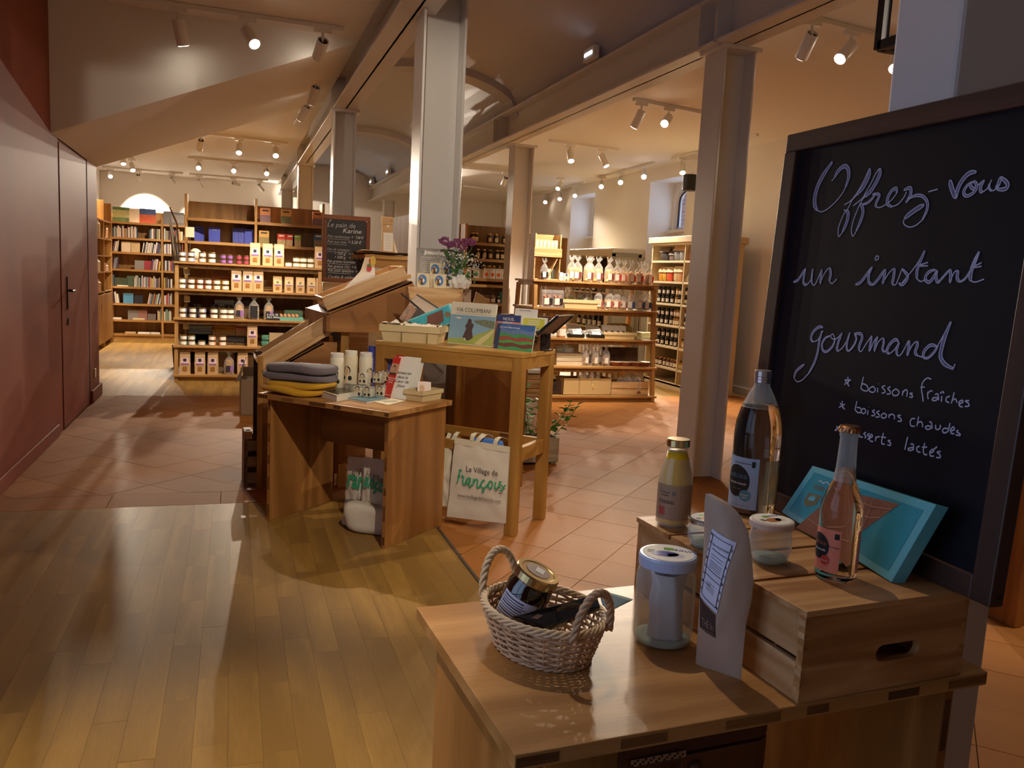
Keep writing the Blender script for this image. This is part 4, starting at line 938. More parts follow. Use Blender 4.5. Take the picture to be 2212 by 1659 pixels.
for i, x in enumerate((1037, 1051, 1063)): hon(x, 1.115, '%s wide jar on the shelf below the tea boxes' % O[i], '8a5a3a', 'd8cfc2', 0.10, 0.044, 'silver_metal')
hon(1064, 1.115, 'low white labelled jar in the row below the tea boxes', '5a3020', 'e8e2d4', 0.06, 0.04); hon(1076, 1.115, 'small dark jar with white tag below the tea boxes', '1e1512', 'e8e2d4', 0.09, 0.03)
def teabox(w_, h, d, c):
    def f(t):
        mk('carton', box(-w_/2, w_/2, 0, d, 0, h), mat('tea_white', 'ece6da', 0.55), t, bev=0.0015)
        mk('cup_print', xf(lathe([(0.001, 0), (w_*0.33, 0), (w_*0.33, 0.002), (0.001, 0.002)], 18), (0, 0.0, h*0.42), (PI/2, 0, 0)), mat('tea_'+c, c, 0.5), t)
        mk('title_line', box(-w_*0.3, w_*0.3, -0.002, 0, h*0.82, h*0.87), mat('tea_grey', '9a948a', 0.6), t)
    return f
for i, (x, c, w_) in enumerate(((1012, '5fae9c', 0.068), (1029, '5fae9c', 0.075), (1050.5, 'e8671f', 0.073), (1063.5, 'e8671f', 0.073), (1076.5, 'e8671f', 0.073), (1089, 'a9c82c', 0.073))):
    t = thing('tea_box', ('white tea box with teal print at the left behind the flowers', 'white tea box with teal print right of the first', 'left tea box with orange cup', 'middle tea box with orange cup', 'right tea box with orange cup', 'tea box with green cup beside the far column')[i], 'tea box', (xat(x, MY+0.02, 1.456), MY+0.02, 1.456)); teabox(w_*1.12, 0.145, 0.06, c)(t)
t = thing('wooden_tea_box', 'brown wooden box between white and orange tea boxes', 'box', (xat(1040, MY+0.02, 1.456), MY+0.02, 1.456)); mk('carton', box(-0.03, 0.03, 0, 0.06, 0, 0.125), CARD, t, bev=0.002); mk('seam', box(-0.002, 0.002, -0.001, 0, 0, 0.125), BRASSD, t)
t = thing('green_tin', 'dark green square tin on the shelf below the tea boxes', 'tin', (xat(1086, MY+0.1, 1.116), MY+0.1, 1.116)); mk('tin', box(-0.05, 0.05, 0, 0.06, 0, 0.16), mat('bottle_green_tin', '1f6a5c', 0.4), t, bev=0.003); mk('lid', box(-0.051, 0.051, -0.001, 0.061, 0.14, 0.161), mat('bottle_green_tin', '1f6a5c', 0.4), t)
# wine cabinet behind the paper bag
wx = xat(863, 10.6, 1.6)
t = thing('wine_cabinet', 'oak cabinet with wine bottles left of the big column', 'cabinet', (0, 10.6, 0))
a, b = atY(888, 463, 10.6), atY(915, 470, 10.6)
mk('side_panel', hexa([(a.x, 0, 0), (a.x+0.03, 0, 0), (a.x-0.10, 0.95, 0), (a.x-0.13, 0.95, 0), (a.x, 0, a.z), (a.x+0.03, 0, a.z), (a.x-0.10, 0.95, a.z-0.02), (a.x-0.13, 0.95, a.z-0.02)]), SHELFB, t, bev=0.002)
mk('back_panel', box(a.x+0.03, a.x+0.75, 0.33, 0.35, 0, a.z-0.06), SHELFB, t)
for z in (0.3, 0.75, 1.18, 1.55, 1.93): mk('shelf', box(a.x+0.03, a.x+0.75, 0, 0.33, z-0.025, z), SHELFX, t)
for z, lab in ((1.55, 'dark wine bottle with red cap left of the big column'), (1.18, 'lower dark wine bottle left of the big column')):
    p = V((xat(893, 10.72, z), 10.72, z+0.001)); b_ = thing('wine_bottle', lab, 'bottle', p)
    mk('glass', lathe([(0.038, 0), (0.04, 0.01), (0.04, 0.2), (0.03, 0.235), (0.015, 0.26), (0.015, 0.29)], 16), mat('wine_glass', '12100c', 0.12, coat=0.6), b_, smooth=True)
    mk('capsule', lathe([(0.0165, 0.262), (0.0165, 0.32), (0.014, 0.322)], 14), mat('red_capsule', 'b03030', 0.35), b_); mk('paper_label', lathe([(0.0408, 0.03), (0.0408, 0.11)], 16, cap=False), PAPERC, b_)
# ------------------------------------------------------------------ goods of the right rack
def c5(x): return 1130+x/4.148
RN = 'of right rack'
BIS = 'e0b469'
for i, (x, dy) in enumerate(((430, 0.12), (480, 0.09), (578, 0.10), (600, 0.24), (668, 0.10), (765, 0.10))):
    good('round_biscuit_bag', cello_bag(0.125, 0.085, 0.31, BIS, 'efe3d2', '7a3a34', 'disc', fillh=0.55), rackpos(c5(x), 4, 'R', dy), '%s bag of round golden biscuits, top shelf %s' % (O[i], RN), 'biscuit bag', rz=random.uniform(-0.3, 0.3), group='golden biscuit bags on the top shelf', name='biscuit_bag')
for i, (x, dy) in enumerate(((838, 0.10), (895, 0.20), (962, 0.10), (1034, 0.10), (1062, 0.20), (1120, 0.10))):
    good('red_label_bag', cello_bag(0.115, 0.08, 0.29, 'd9a870', 'efe6dc', 'c63a34', 'disc', fillh=0.5), rackpos(c5(x), 4, 'R', dy), '%s biscuit bag with red label, top shelf %s' % (O[i], RN), 'biscuit bag', rz=random.uniform(-0.3, 0.3), group='red labelled biscuit bags on the top shelf', name='biscuit_bag')
good('dark_label_bag', cello_bag(0.10, 0.07, 0.25, '4a3426', 'efe6dc', '1f1a18', 'nug', fillh=0.42), rackpos(c5(185), 4, 'R', 0.08), 'clear bag with black and white label before the wooden display box', 'biscuit bag', name='biscuit_bag')
for i, (x, c, w_, h) in enumerate(((340, 'e8e4dc', 0.05, 0.10), (372, 'd9dce0', 0.03, 0.09), (386, '41547c', 0.03, 0.09), (402, 'c9b9a0', 0.03, 0.09))):
    p = rackpos(c5(x), 4, 'R', 0.07); t = thing('small_box', ('white round edged soap pack', 'white narrow soap pack', 'navy narrow soap pack', 'beige narrow soap pack')[i]+' beside the biscuit bags, top shelf', 'pack', p); mk('carton', box(-w_/2, w_/2, 0, 0.05, 0, h), mat('soap_'+c, c, 0.5), t, bev=0.004); mk('label', box(-w_*0.3, w_*0.3, -0.001, 0, h*0.2, h*0.6), PAPERC, t)
# wooden display box with green tea packs
p0 = rackpos(c5(92), 4, 'R', 0.10); p1 = rackpos(c5(325), 4, 'R', 0.10); Wb = p1.x-p0.x
t = thing('wooden_display_box', 'pine display box standing upright at the left of the top shelf, right rack', 'display box', (p0.x, p0.y, p0.z))
for x in (0, Wb-0.014): mk('side', prism([(0, 0), (0.014, 0), (0.014, 0.24), (0, 0.24)], 0, 0.56), PINE, t, loc=(x, 0, 0))
mk('back', box(0.014, Wb-0.014, 0.226, 0.24, 0, 0.56), PINE, t); mk('shelf', box(0.014, Wb-0.014, 0.0, 0.226, 0.305, 0.32), PINE, t); mk('front_lip', box(-0.01, Wb+0.01, -0.015, 0.0, 0.28, 0.385), PINE, t, bev=0.003); mk('foot', box(0.014, Wb-0.014, 0.0, 0.226, 0, 0.014), PINE, t)
mk('divider', bar((Wb*0.55, 0.1, 0.02), (Wb-0.03, 0.1, 0.29), 0.012, 0.2, (0, 1, 0)), PINE, t)
GT = mat('green_tea_pack', 'c9c98a', 0.5, noise_amt=0.15, nscale=30)
for i in range(6):
    o_ = thing('tea_pack', 'pale green tea pack, %s in the wooden display box' % O[i], 'pack', (p0.x+0.02+i*(Wb-0.05)/6, p0.y+0.03, p0.z+0.321), group='pale green packs in the display box')
    mk('carton', box(0, (Wb-0.05)/6-0.004, 0, 0.1, 0, 0.165), GT, o_, bev=0.002); mk('label', box(0.008, (Wb-0.05)/6-0.012, -0.001, 0, 0.09, 0.15), PAPERC, o_)
for i, (dx, c) in enumerate(((0.62, 'e2dcbc'), (0.74, '59594a'), (0.80, '3a4038'))):
    o_ = thing('booklet', ('cream', 'olive', 'dark')[i]+' booklet standing inside the wooden display box', 'booklet', (p0.x+Wb*dx, p0.y+0.02, p0.z+0.016)); mk('cover', box(-0.02 if not i else -0.008, 0.02 if not i else 0.008, 0, 0.01, 0, 0.12), mat('cover_'+c, c, 0.6), o_); mk('pages', box(-0.006, 0.006, 0.001, 0.1, 0, 0.118), GOLDP, o_)
# second shelf
for i, x in enumerate((205, 298)):
    good('big_clear_pouch', cello_bag(0.15, 0.09, 0.30, 'b5673f', 'efe6dc', '1f1a18', 'disc', 'flat', fillh=0.5), rackpos(c5(x), 3, 'R', 0.09), ('left', 'right')[i]+' tall clear pouch of brown biscuits with black header, second shelf', 'biscuit pouch')
def chipbasket(t, w_, d, h, bands=2):
    mk('base', box(-w_/2*0.86, w_/2*0.86, -d/2*0.86, d/2*0.86, 0, 0.006), CHIP, t)
    for s in (-1, 1):
        mk('panel', hexa([(-w_/2*0.88, s*d/2*0.88-0.002, 0), (w_/2*0.88, s*d/2*0.88-0.002, 0), (w_/2*0.88, s*d/2*0.88+0.002, 0), (-w_/2*0.88, s*d/2*0.88+0.002, 0), (-w_/2, s*d/2-0.002, h), (w_/2, s*d/2-0.002, h), (w_/2, s*d/2+0.002, h), (-w_/2, s*d/2+0.002, h)]), CHIP, t)
        mk('end_panel', hexa([(s*w_/2*0.88-0.002, -d/2*0.88, 0), (s*w_/2*0.88+0.002, -d/2*0.88, 0), (s*w_/2*0.88+0.002, d/2*0.88, 0), (s*w_/2*0.88-0.002, d/2*0.88, 0), (s*w_/2-0.002, -d/2, h), (s*w_/2+0.002, -d/2, h), (s*w_/2+0.002, d/2, h), (s*w_/2-0.002, d/2, h)]), CHIP, t)
        mk('rim_band', box(-w_/2-0.004, w_/2+0.004, s*d/2-0.004, s*d/2+0.004, h*0.62, h), CHIP, t); mk('rim_band', box(s*w_/2-0.004, s*w_/2+0.004, -d/2, d/2, h*0.62, h), CHIP, t)
p = rackpos(c5(495), 3, 'R', 0.14); t = thing('chip_basket', 'pale chip basket of small jars and bags, second shelf of right rack', 'basket', p); chipbasket(t, 0.50, 0.20, 0.11)
for i, (x, dy, c, lab) in enumerate(((390, 0.24, 'b59a6a', 'leftmost'), (440, 0.26, '8fa07a', 'second'), (500, 0.16, '5d7a58', 'third'), (545, 0.14, 'cfd2b8', 'fourth'), (590, 0.2, 'e0dccf', 'fifth'))):
    p = rackpos(c5(x), 3, 'R', dy); p.z += 0.05; good('sweet_bag_%s' % c, cello_bag(0.08, 0.06, 0.20, c, 'efe6dc', None, 'nug', fillh=0.4), p, '%s small clear bag in the chip basket, second shelf of right rack' % lab, 'bag', name='sweet_bag', rz=i*0.7)
for i, (x, dy) in enumerate(((668, 0.09), (703, 0.2), (765, 0.09), (830, 0.09), (886, 0.12))):
    good('mini_biscuit_bag', cello_bag(0.115, 0.08, 0.28, 'd9b183', 'f1e9dd', 'a5544c', 'disc', fillh=0.42), rackpos(c5(x), 3, 'R', dy), '%s small biscuit bag, second shelf %s' % (O[i], RN), 'biscuit bag', rz=random.uniform(-0.3, 0.3), group='small biscuit bags on the second shelf', name='biscuit_bag')
for i, (x, dy) in enumerate(((958, 0.09), (1040, 0.09), (1065, 0.2), (1102, 0.09))):
    good('blue_label_bag', cello_bag(0.115, 0.08, 0.29, 'e2d3b8', 'f1e9dd', '3d5590', 'nug', fillh=0.45), rackpos(c5(x), 3, 'R', dy), '%s biscuit bag with blue label, second shelf %s' % (O[i], RN), 'biscuit bag', rz=random.uniform(-0.3, 0.3), group='blue labelled bags on the second shelf', name='biscuit_bag')
# middle shelf
p = rackpos(c5(340), 2, 'R', 0.09); good('square_cake_jar', jar_b('b57a4a', 'efe6dc', 'cream_lid', 0.055, 0.16, 0.55, sq=0.35), p, 'square jar of brown cakes at the left of the middle shelf, right rack', 'jar', name='cake_jar') if mat('cream_lid', 'd8cfb8', 0.5) else 0
for i, (x, lab) in enumerate(((470, 'left black wrapped tray with label, middle shelf of right rack'), (640, 'right black wrapped tray with label, middle shelf of right rack'))):
    t = thing('wrapped_tray', lab, 'tray', rackpos(c5(x), 2, 'R', 0.14), rz=-0.15)
    mk('tray', xf(soft(0.22, 0.15, 0.06, i, 0.002, 20, 6, 0.3)), BLACKP, t, smooth=True)
    mk('film', hexa([(-0.10, -0.07, 0.055), (0.10, -0.07, 0.055), (0.10, 0.07, 0.055), (-0.10, 0.07, 0.055), (-0.11, -0.05, 0.10), (0.07, -0.05, 0.09), (0.05, 0.05, 0.15), (-0.12, 0.05, 0.17)]), CELLO, t)
    mk('paper_label', hexa([(-0.05, -0.078, 0.045), (0.06, -0.078, 0.045), (0.06, -0.07, 0.045), (-0.05, -0.07, 0.045), (-0.06, -0.02, 0.115), (0.05, -0.02, 0.115), (0.05, -0.012, 0.115), (-0.06, -0.012, 0.115)]), PAPER, t)
    mk('food', xf(soft(0.17, 0.1, 0.06, i+4, 0.01), (0, 0, 0.04)), mat('dark_cake', '4a2c1e', 0.6), t, smooth=True)
p = rackpos(c5(838), 2, 'R', 0.15); t = thing('chip_basket', 'shallow chip tray of white printed sleeves, middle shelf of right rack', 'basket', p); chipbasket(t, 0.46, 0.2, 0.085)
for i, x in enumerate((745, 798, 850, 895)):
    q = rackpos(c5(x), 2, 'R', 0.11); q.z += 0.055
    s_ = good('printed_sleeve', lambda tt: (mk('sleeve', box(-0.045, 0.045, 0, 0.018, 0, 0.13), PAPER, tt, bev=0.002), mk('print', box(-0.015, 0.02, -0.001, 0, 0.02, 0.05), mat('print_brown', '6d4a3c', 0.6), tt)), q, '%s white printed sleeve in the shallow chip tray' % O[i], 'sleeve', rz=0); s_.rotation_euler = (-0.55, 0.06*i, 0)
for k in range(5):
    p = rackpos(c5(1040+k*6), 2, 'R', 0.16+0.02*k); p.z += k*0.016
    t = thing('grain_sachet', 'yellow green paper sachet, %s of the flat pile on the middle shelf' % ('lowest', 'second lowest', 'middle', 'second highest', 'highest')[k], 'sachet', p, rz=0.05*k-0.1); mk('sachet', xf(soft(0.34, 0.17, 0.018, k, 0.004, 18, 4, 0.3)), mat('sachet_green', 'b3ad62', 0.7, var=0.15), t, smooth=True); mk('label', box(-0.08, 0.1, -0.088, -0.08, 0.004, 0.012), PAPERC, t)
t = thing('grain_sachet', 'dark olive sachet heap behind the printed sleeves', 'sachet', rackpos(c5(830), 2, 'R', 0.36)); mk('sachet', xf(soft(0.44, 0.14, 0.16, 9, 0.02, 24, 8, 0.4)), mat('olive_sachet', '8d7c3c', 0.7), t, smooth=True); mk('fold', xf(soft(0.3, 0.1, 0.05, 5, 0.01), (0.02, 0, 0.13)), mat('olive_sachet', '8d7c3c', 0.7), t, smooth=True)
# lower shelf
def slatcrate(w_, d, h, n=2, m=None, handle=False):
    m = m or PINE
    def f(t):
        mk('base', box(-w_/2, w_/2, 0, d, 0, 0.008), m, t)
        sh = (h-0.006*(n-1))/n
        for k in range(n):
            z = k*(sh+0.006)
            mk('slat', box(-w_/2, w_/2, -0.006, 0.002, z, z+sh), m, t, bev=0.001); mk('slat', box(-w_/2, w_/2, d-0.002, d+0.006, z, z+sh), m, t, bev=0.001)
        mk('end', box(-w_/2, -w_/2+0.01, 0.002, d-0.002, 0.008, h), m, t); mk('end', box(w_/2-0.01, w_/2, 0.002, d-0.002, 0.008, h), m, t)
    return f
WP = wood('whitened_pine', 'e9dcc4', 'd2bf9c', 'X', 0.6, var=0.04)
t = thing('slatted_crate', 'whitish slatted crate at the left of the lower shelf, right rack', 'crate', rackpos(c5(430), 1, 'R', 0.09)); slatcrate(0.40, 0.26, 0.15, 3, WP)(t)
t = thing('slatted_crate', 'second whitish slatted crate half hidden behind the high table leg', 'crate', rackpos(c5(250), 1, 'R', 0.16)); slatcrate(0.30, 0.24, 0.08, 1, WP)(t)
for i, (x, lab) in enumerate(((325, 'wrapped green soap on the left crate'), (390, 'wrapped pale soap on the left crate'))):
    p = rackpos(c5(x), 1, 'R', 0.2); p.z += 0.15; good('wrapped_soap_%d' % i, cello_bag(0.13, 0.1, 0.10, ('9a9a6a', 'c9c7b0')[i], None, None, 'nug', 'flat', 0.5), p, lab, 'soap', name='wrapped_soap')
for i, (x, dy) in enumerate(((553, 0.10), (598, 0.22), (640, 0.10), (690, 0.22), (737, 0.10))):
    good('brown_chip_bag', cello_bag(0.11, 0.075, 0.27, 'b98a55', 'f1e9dd', None, 'disc', fillh=0.45), rackpos(c5(x), 1, 'R', dy), '%s bag of brown biscuits, lower shelf %s' % (O[i], RN), 'biscuit bag', rz=random.uniform(-0.4, 0.4), group='brown biscuit bags on the lower shelf', name='biscuit_bag')
t = thing('dark_tray', 'dark brown wooden tray standing behind the clay pots', 'tray', rackpos(c5(868), 1, 'R', 0.34), rot=(-0.15, 0, 0)); mk('panel', box(-0.26, 0.26, 0, 0.015, 0, 0.22), DARKW, t, bev=0.003); mk('lip', box(-0.26, 0.26, -0.03, 0, 0, 0.015), DARKW, t)
TC = mat('clay_pot', '9c5234', 0.6)
for i, x in enumerate((815, 905, 1000, 1080)):
    t = good('clay_dish', lambda tt: (mk('dish', lathe([(0.07, 0), (0.095, 0.05), (0.1, 0.052), (0.09, 0.05), (0.07, 0.012), (0, 0.01)], 18, cap=False), TC, tt, smooth=True), mk('paper_cover', lathe([(0, 0.056), (0.088, 0.054), (0.096, 0.048)], 18, cap=False), PAPERC, tt)), rackpos(c5(x), 1, 'R', 0.14), '%s clay dish with pale paper cover, lower shelf %s' % (O[i], RN), 'dish')
# bottom shelf
t = thing('dark_card_box', 'dark brown card box at the left of the bottom shelf, right rack', 'box', rackpos(c5(265), 0, 'R', 0.12)); mk('carton', join(box(-0.27, 0.27, 0, 0.006, 0, 0.16), box(-0.27, 0.27, 0.26, 0.266, 0, 0.16), box(-0.27, -0.264, 0, 0.26, 0, 0.16), box(0.264, 0.27, 0, 0.26, 0, 0.16), box(-0.27, 0.27, 0, 0.26, 0, 0.006)), mat('dark_card', '4f3b32', 0.7), t); mk('label', box(-0.1, 0.05, -0.001, 0, 0.04, 0.12), mat('dark_card2', '3f2d26', 0.7), t)
p = rackpos(c5(190), 0, 'R', 0.22); p.z += 0.02; good('pink_bag', cello_bag(0.2, 0.12, 0.26, '8f5a50', None, None, 'disc', fillh=0.7), p, 'clear bag with pink brown sweets in the dark card box', 'bag', name='sweet_bag')
t = thing('card_box', 'beige open card box holding biscuit bags, bottom shelf of right rack', 'box', rackpos(c5(572), 0, 'R', 0.06)); BC_ = mat('beige_card', 'c9aa74', 0.7)
mk('carton', join(box(-0.33, 0.33, 0, 0.006, 0, 0.21), box(-0.33, 0.33, 0.26, 0.266, 0, 0.21), box(-0.33, -0.324, 0, 0.26, 0, 0.21), box(0.324, 0.33, 0, 0.26, 0, 0.21), box(-0.33, 0.33, 0, 0.26, 0, 0.006)), BC_, t); mk('edge_tape', box(-0.12, -0.1, -0.001, 0, 0, 0.21), mat('beige_card_d', 'b3925c', 0.7), t)
for i, (x, dy) in enumerate(((520, 0.12), (572, 0.2), (600, 0.12), (645, 0.2))):
    p = rackpos(c5(x), 0, 'R', dy); p.z += 0.07; clone(PRO['round_biscuit_bag'], p, i*0.6, '%s biscuit bag in the beige card box, bottom shelf of right rack' % O[i], 'biscuit bags in the beige box')
t = thing('slatted_crate', 'pale slatted crate with branded mark, bottom shelf of right rack', 'crate', rackpos(c5(910), 0, 'R', 0.07)); slatcrate(0.66, 0.26, 0.17, 2)(t)
mk('burnt_mark', prism([(0.17, 0.008), (0.22, 0.008), (0.22, 0.03), (0.195, 0.05), (0.17, 0.03)], 0, 0.001), mat('burnt', '7d4a30', 0.8), t, rot=(PI/2, 0, 0), loc=(0, -0.007, 0.01))
for i, (x, dy) in enumerate(((870, 0.2), (930, 0.14), (975, 0.2), (1020, 0.12))):
    p = rackpos(c5(x), 0, 'R', dy); p.z += 0.03; good('nut_bag', cello_bag(0.12, 0.09, 0.27, 'a9927a', None, 'b5444a', 'nug', fillh=0.5), p, '%s clear bag with red tie in the slatted crate, bottom shelf' % O[i], 'bag', name='sweet_bag', rz=i*0.5, group='clear bags in the slatted crate')
for i in range(9):
    x = 430+i*52; p = rackpos(c5(x), 0, 'R', 0.5); p.z = 0.24
    good('hanging_tag', lambda tt: (mk('tag_paper', box(-0.02, 0.02, 0, 0.003, 0, 0.09), mat('tag_yellow', 'cbb56a', 0.7), tt), mk('string', rod((0, 0.001, 0.09), (0, 0.001, 0.15), 0.0015, 4), PAPERC, tt)), p, '%s yellow paper tag hanging behind the bottom shelf boxes' % O[i], 'tag', rz=0, group='yellow tags at the back of the bottom shelf')
# ------------------------------------------------------------------ cream cabinets on the window wall
AL = (0.30, 0.61, 0.92, 1.23, 1.55, 1.85)
AX, AY0, AY1 = 6.02, 9.93, 11.42
t = thing('cream_cabinet', 'cream open cabinet of jars along the window wall', 'cabinet', (AX, AY0, 0)); D = 0.62; L_ = AY1-AY0
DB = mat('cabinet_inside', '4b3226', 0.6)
mk('side_panel', box(0, D, 0, 0.03, 0, 2.1), CREAM, t, bev=0.003); mk('side_panel', box(0, D, L_-0.03, L_, 0, 2.1), CREAM, t); mk('back_panel', box(D-0.02, D, 0.03, L_-0.03, 0, 2.1), DB, t)
mk('divider', box(0.0, D-0.02, 0.50, 0.52, 0.08, 2.1), CREAM, t); mk('plinth', box(0.0, 0.03, 0, L_, 0, 0.08), CREAM, t)
for z in AL+(0.085,): mk('shelf', box(0.0, D-0.02, 0.03, L_-0.03, z-0.03, z), CREAM, t)
mk('cornice', join(box(-0.05, D+0.04, -0.05, L_+0.05, 2.1, 2.19), box(-0.025, D+0.02, -0.025, L_+0.025, 2.07, 2.1)), CREAM, t, bev=0.012)
def cj(px, z, key, lab, **k):
    y = yat(px, AX+0.07, z); p = V((AX+0.07, y, z+0.0006)); b = {
        'dark': squarelab('1c120e', 'e9e4da', 0.12, 0.036, 'black_plastic'), 'amber': squarelab('9a6a1c', 'e9e4da', 0.12, 0.038, 'black_plastic'), 'red': squarelab('4a1a12', 'e9e4da', 0.13, 0.040, 'gold_lid'), 'yellow': squarelab('c9a02c', 'e9e4da', 0.13, 0.040, 'black_plastic')}[key]
    return good('cab_'+key, b, p, lab, 'jar', rz=-0.9, group='square labelled jars in the cream cabinet', name='preserve_jar')
def c6(x): return 1380+x/4.146
CR = {1.23: 'fourth lowest', 0.92: 'third lowest', 0.61: 'second lowest', 0.30: 'lowest'}
for z, xs in ((1.23, (187, 226, 263, 306, 348, 372, 428)), (0.92, (178, 214, 254, 296, 330, 352, 424)), (0.61, (178, 217, 258, 300, 333, 402)), ):
    for k in range(2):
        for i, x in enumerate(xs):
            if z == 0.61 and k == 1 and i == 5: continue
            key = 'amber' if (z == 0.92 and i in (4, 5)) or (z == 1.23 and i == 4) else ('yellow' if z == 0.61 and i == 5 else 'dark')
            o_ = cj(c6(x-(4 if k == 0 else 0)), z, key, '%s %s jar in the %s row of the cream cabinet, %s' % (O[i], key, CR[z], ('front of shelf', 'stacked on top')[k])); o_.location.z += k*0.1215; o_.location.x += 0.0
for i, x in enumerate((143, 168, 196, 234, 267, 300, 328)): cj(c6(x), 0.30, 'red', '%s dark red jar on the lowest jar shelf of the cream cabinet' % O[i])
for i, x in enumerate((376, 403)): cj(c6(x), 0.30, 'yellow', '%s yellow jar right of the divider, lowest jar shelf' % ('left', 'right')[i])
def header_bag(c, w_=0.12, h=0.2, hd='cbb08a'):
    def f(t):
        mk('contents', xf(soft(w_*0.9, 0.07, h*0.62, 3, 0.006, 16, 7, 0.4)), mat('food_'+c, c, 0.6, noise_amt=0.4, nscale=80), t, smooth=True)
        mk('header_card', hexa([(-w_/2, -0.042, h*0.62), (w_/2, -0.042, h*0.62), (w_/2, 0.042, h*0.62), (-w_/2, 0.042, h*0.62), (-w_/2*0.96, -0.006, h), (w_/2*0.96, -0.006, h), (w_/2*0.96, 0.006, h), (-w_/2*0.96, 0.006, h)]), mat('header_'+hd, hd, 0.7), t)
    return f
for i, (x, z, c, w_, h, hd, lab) in enumerate(((240, 1.85, '3d3633', 0.2, 0.2, '7d6c5c', 'dark tea bag with brown header, top of the cream cabinet'), (306, 1.85, '6a5a5c', 0.13, 0.13, '6d6058', 'small mauve bag, top of the cream cabinet'), (355, 1.85, '7b7b80', 0.16, 0.23, 'cbb08a', 'grey bag with kraft header, top of the cream cabinet'), (398, 1.85, '8b8b90', 0.12, 0.22, 'cbb08a', 'second grey bag with kraft header beside the divider'), (470, 1.85, 'b98a70', 0.16, 0.2, 'b7a58c', 'peach coloured bag right of the divider, top of the cream cabinet'),
                                             (207, 1.55, 'c98a2a', 0.1, 0.21, 'cbb08a', 'bag of orange fruit with kraft header'), (240, 1.55, 'c9a03a', 0.1, 0.21, 'cbb08a', 'bag of amber fruit with kraft header'), (285, 1.55, 'cf4f30', 0.13, 0.21, 'd9c4a0', 'bag of red orange fruit with kraft header'), (342, 1.55, 'c9b48a', 0.11, 0.22, 'd9c4a0', 'bag of cream nuts with kraft header'), (378, 1.55, 'c08a60', 0.1, 0.22, 'd9c4a0', 'bag of pale brown nuts beside the divider'))):
    t = thing('header_bag', lab, 'bag', (AX+0.08, yat(c6(x), AX+0.08, z), z+0.001), rz=-PI/2+0.25); header_bag(c, w_, h, hd)(t)
t = thing('sign_card', 'white tilted card right of the divider in the cream cabinet', 'card', (AX+0.05, yat(c6(450), AX+0.05, 1.55), 1.551), rz=-1.0); mk('card', xf(box(-0.07, 0.07, 0, 0.004, 0, 0.17), rot=(-0.3, 0.3, 0)), PAPER, t); mk('foot', box(-0.02, 0.02, 0.0, 0.06, 0, 0.01), PAPER, t)
# second cabinet further back with open grey door
t = thing('cream_cabinet', 'second cream cabinet with an open door between the window bays', 'cabinet', (6.35, 13.5, 0))
mk('back_panel', box(0.55, 0.57, 0, 1.9, 0, 1.95), DB, t); mk('side_panel', box(0, 0.57, -0.03, 0, 0, 1.95), CREAM, t); mk('side_panel', box(0, 0.57, 1.87, 1.9, 0, 1.95), CREAM, t)
mk('cornice', box(-0.05, 0.6, -0.05, 1.95, 1.95, 2.10), CREAM, t, bev=0.03); mk('stile', box(-0.01, 0.03, 0.0, 0.2, 0, 1.95), CREAM, t)
for z in (0.3, 0.65, 1.0, 1.3, 1.6): mk('shelf', box(0, 0.55, 0, 1.87, z-0.025, z), CREAM, t)
dm = mat('grey_green_door', 'a39c8c', 0.5)
pd = atY(1322, 535, 12.9); pe = atY(1385, 545, 12.9)
dd = mk('door', box(pd.x-6.35, pe.x-6.35, -0.62, -0.60, 0.05, 1.98), dm, t, bev=0.003)
mk('door_frame', join(box(pd.x-6.35, pe.x-6.35, -0.635, -0.62, 1.93, 2.0), box(pd.x-6.35, pe.x-6.35, -0.635, -0.62, 0.05, 0.12), box(pd.x-6.35, pd.x-6.29, -0.635, -0.62, 0.05, 1.98), box(pe.x-6.41, pe.x-6.35, -0.635, -0.62, 0.05, 1.98)), mat('grey_green_door_d', '8a8374', 0.5), dd)
for j, z in enumerate((1.3, 1.0, 0.65)):
    for i, x in enumerate((1250, 1262, 1273, 1283, 1294) if z < 1.3 else (1247, 1259, 1270, 1282)):
        y = yat(x, 6.43, z); o_ = good('sauce_bottle', lambda tt: (mk('glass', lathe([(0.032, 0), (0.034, 0.01), (0.034, 0.15), (0.013, 0.2), (0.013, 0.25)], 14), mat('dark_bottle', '14100e', 0.15, coat=0.5), tt, smooth=True), mk('paper_label', lathe([(0.0348, 0.03), (0.0348, 0.12)], 14, cap=False), PAPER, tt), mk('cap', cyl(0.015, 0.25, 0.28, 12), mat('red_capsule', 'b03030', 0.35), tt)), (6.43, y, z+0.001), '%s white labelled bottle in the second cabinet, %s row seen between shelves' % (O[i], ('upper', 'middle', 'lower')[j]), 'bottle', group='white labelled bottles in the second cabinet')
for i in range(5):
    t = thing('soap_bar', 'tan soap bar, %s in the row of the second cabinet' % O[i], 'soap', (6.38, yat(1268+i*8, 6.38, 1.0)+0.0, 1.001)); mk('bar', box(0, 0.1, -0.035, 0.03, 0, 0.14), mat('soap_tan', 'b98a5c', 0.6, var=0.1), t, bev=0.004); mk('stamp', box(-0.001, 0, -0.02, 0.015, 0.05, 0.09), mat('soap_tan_d', '9a7048', 0.6), t)
# radiator under the window bay
t = thing('radiator', 'white ribbed radiator seen behind the right rack', 'radiator', (6.2, 11.9, 0)); 
ra = atY(1345, 690, 11.9); rb_ = atY(1400, 690, 11.9)
for i in range(13): mk('rib', box(-1.05+i*0.06, -1.05+i*0.06+0.042, 0, 0.1, 0.12, 0.72), WHITE, t, bev=0.01)
mk('pipe', box(-1.05, -0.25, 0.03, 0.07, 0.1, 0.14), WHITE, t); mk('foot', box(-1.0, -0.96, 0.03, 0.07, 0, 0.12), WHITE, t); mk('foot', box(-0.34, -0.30, 0.03, 0.07, 0, 0.12), WHITE, t)
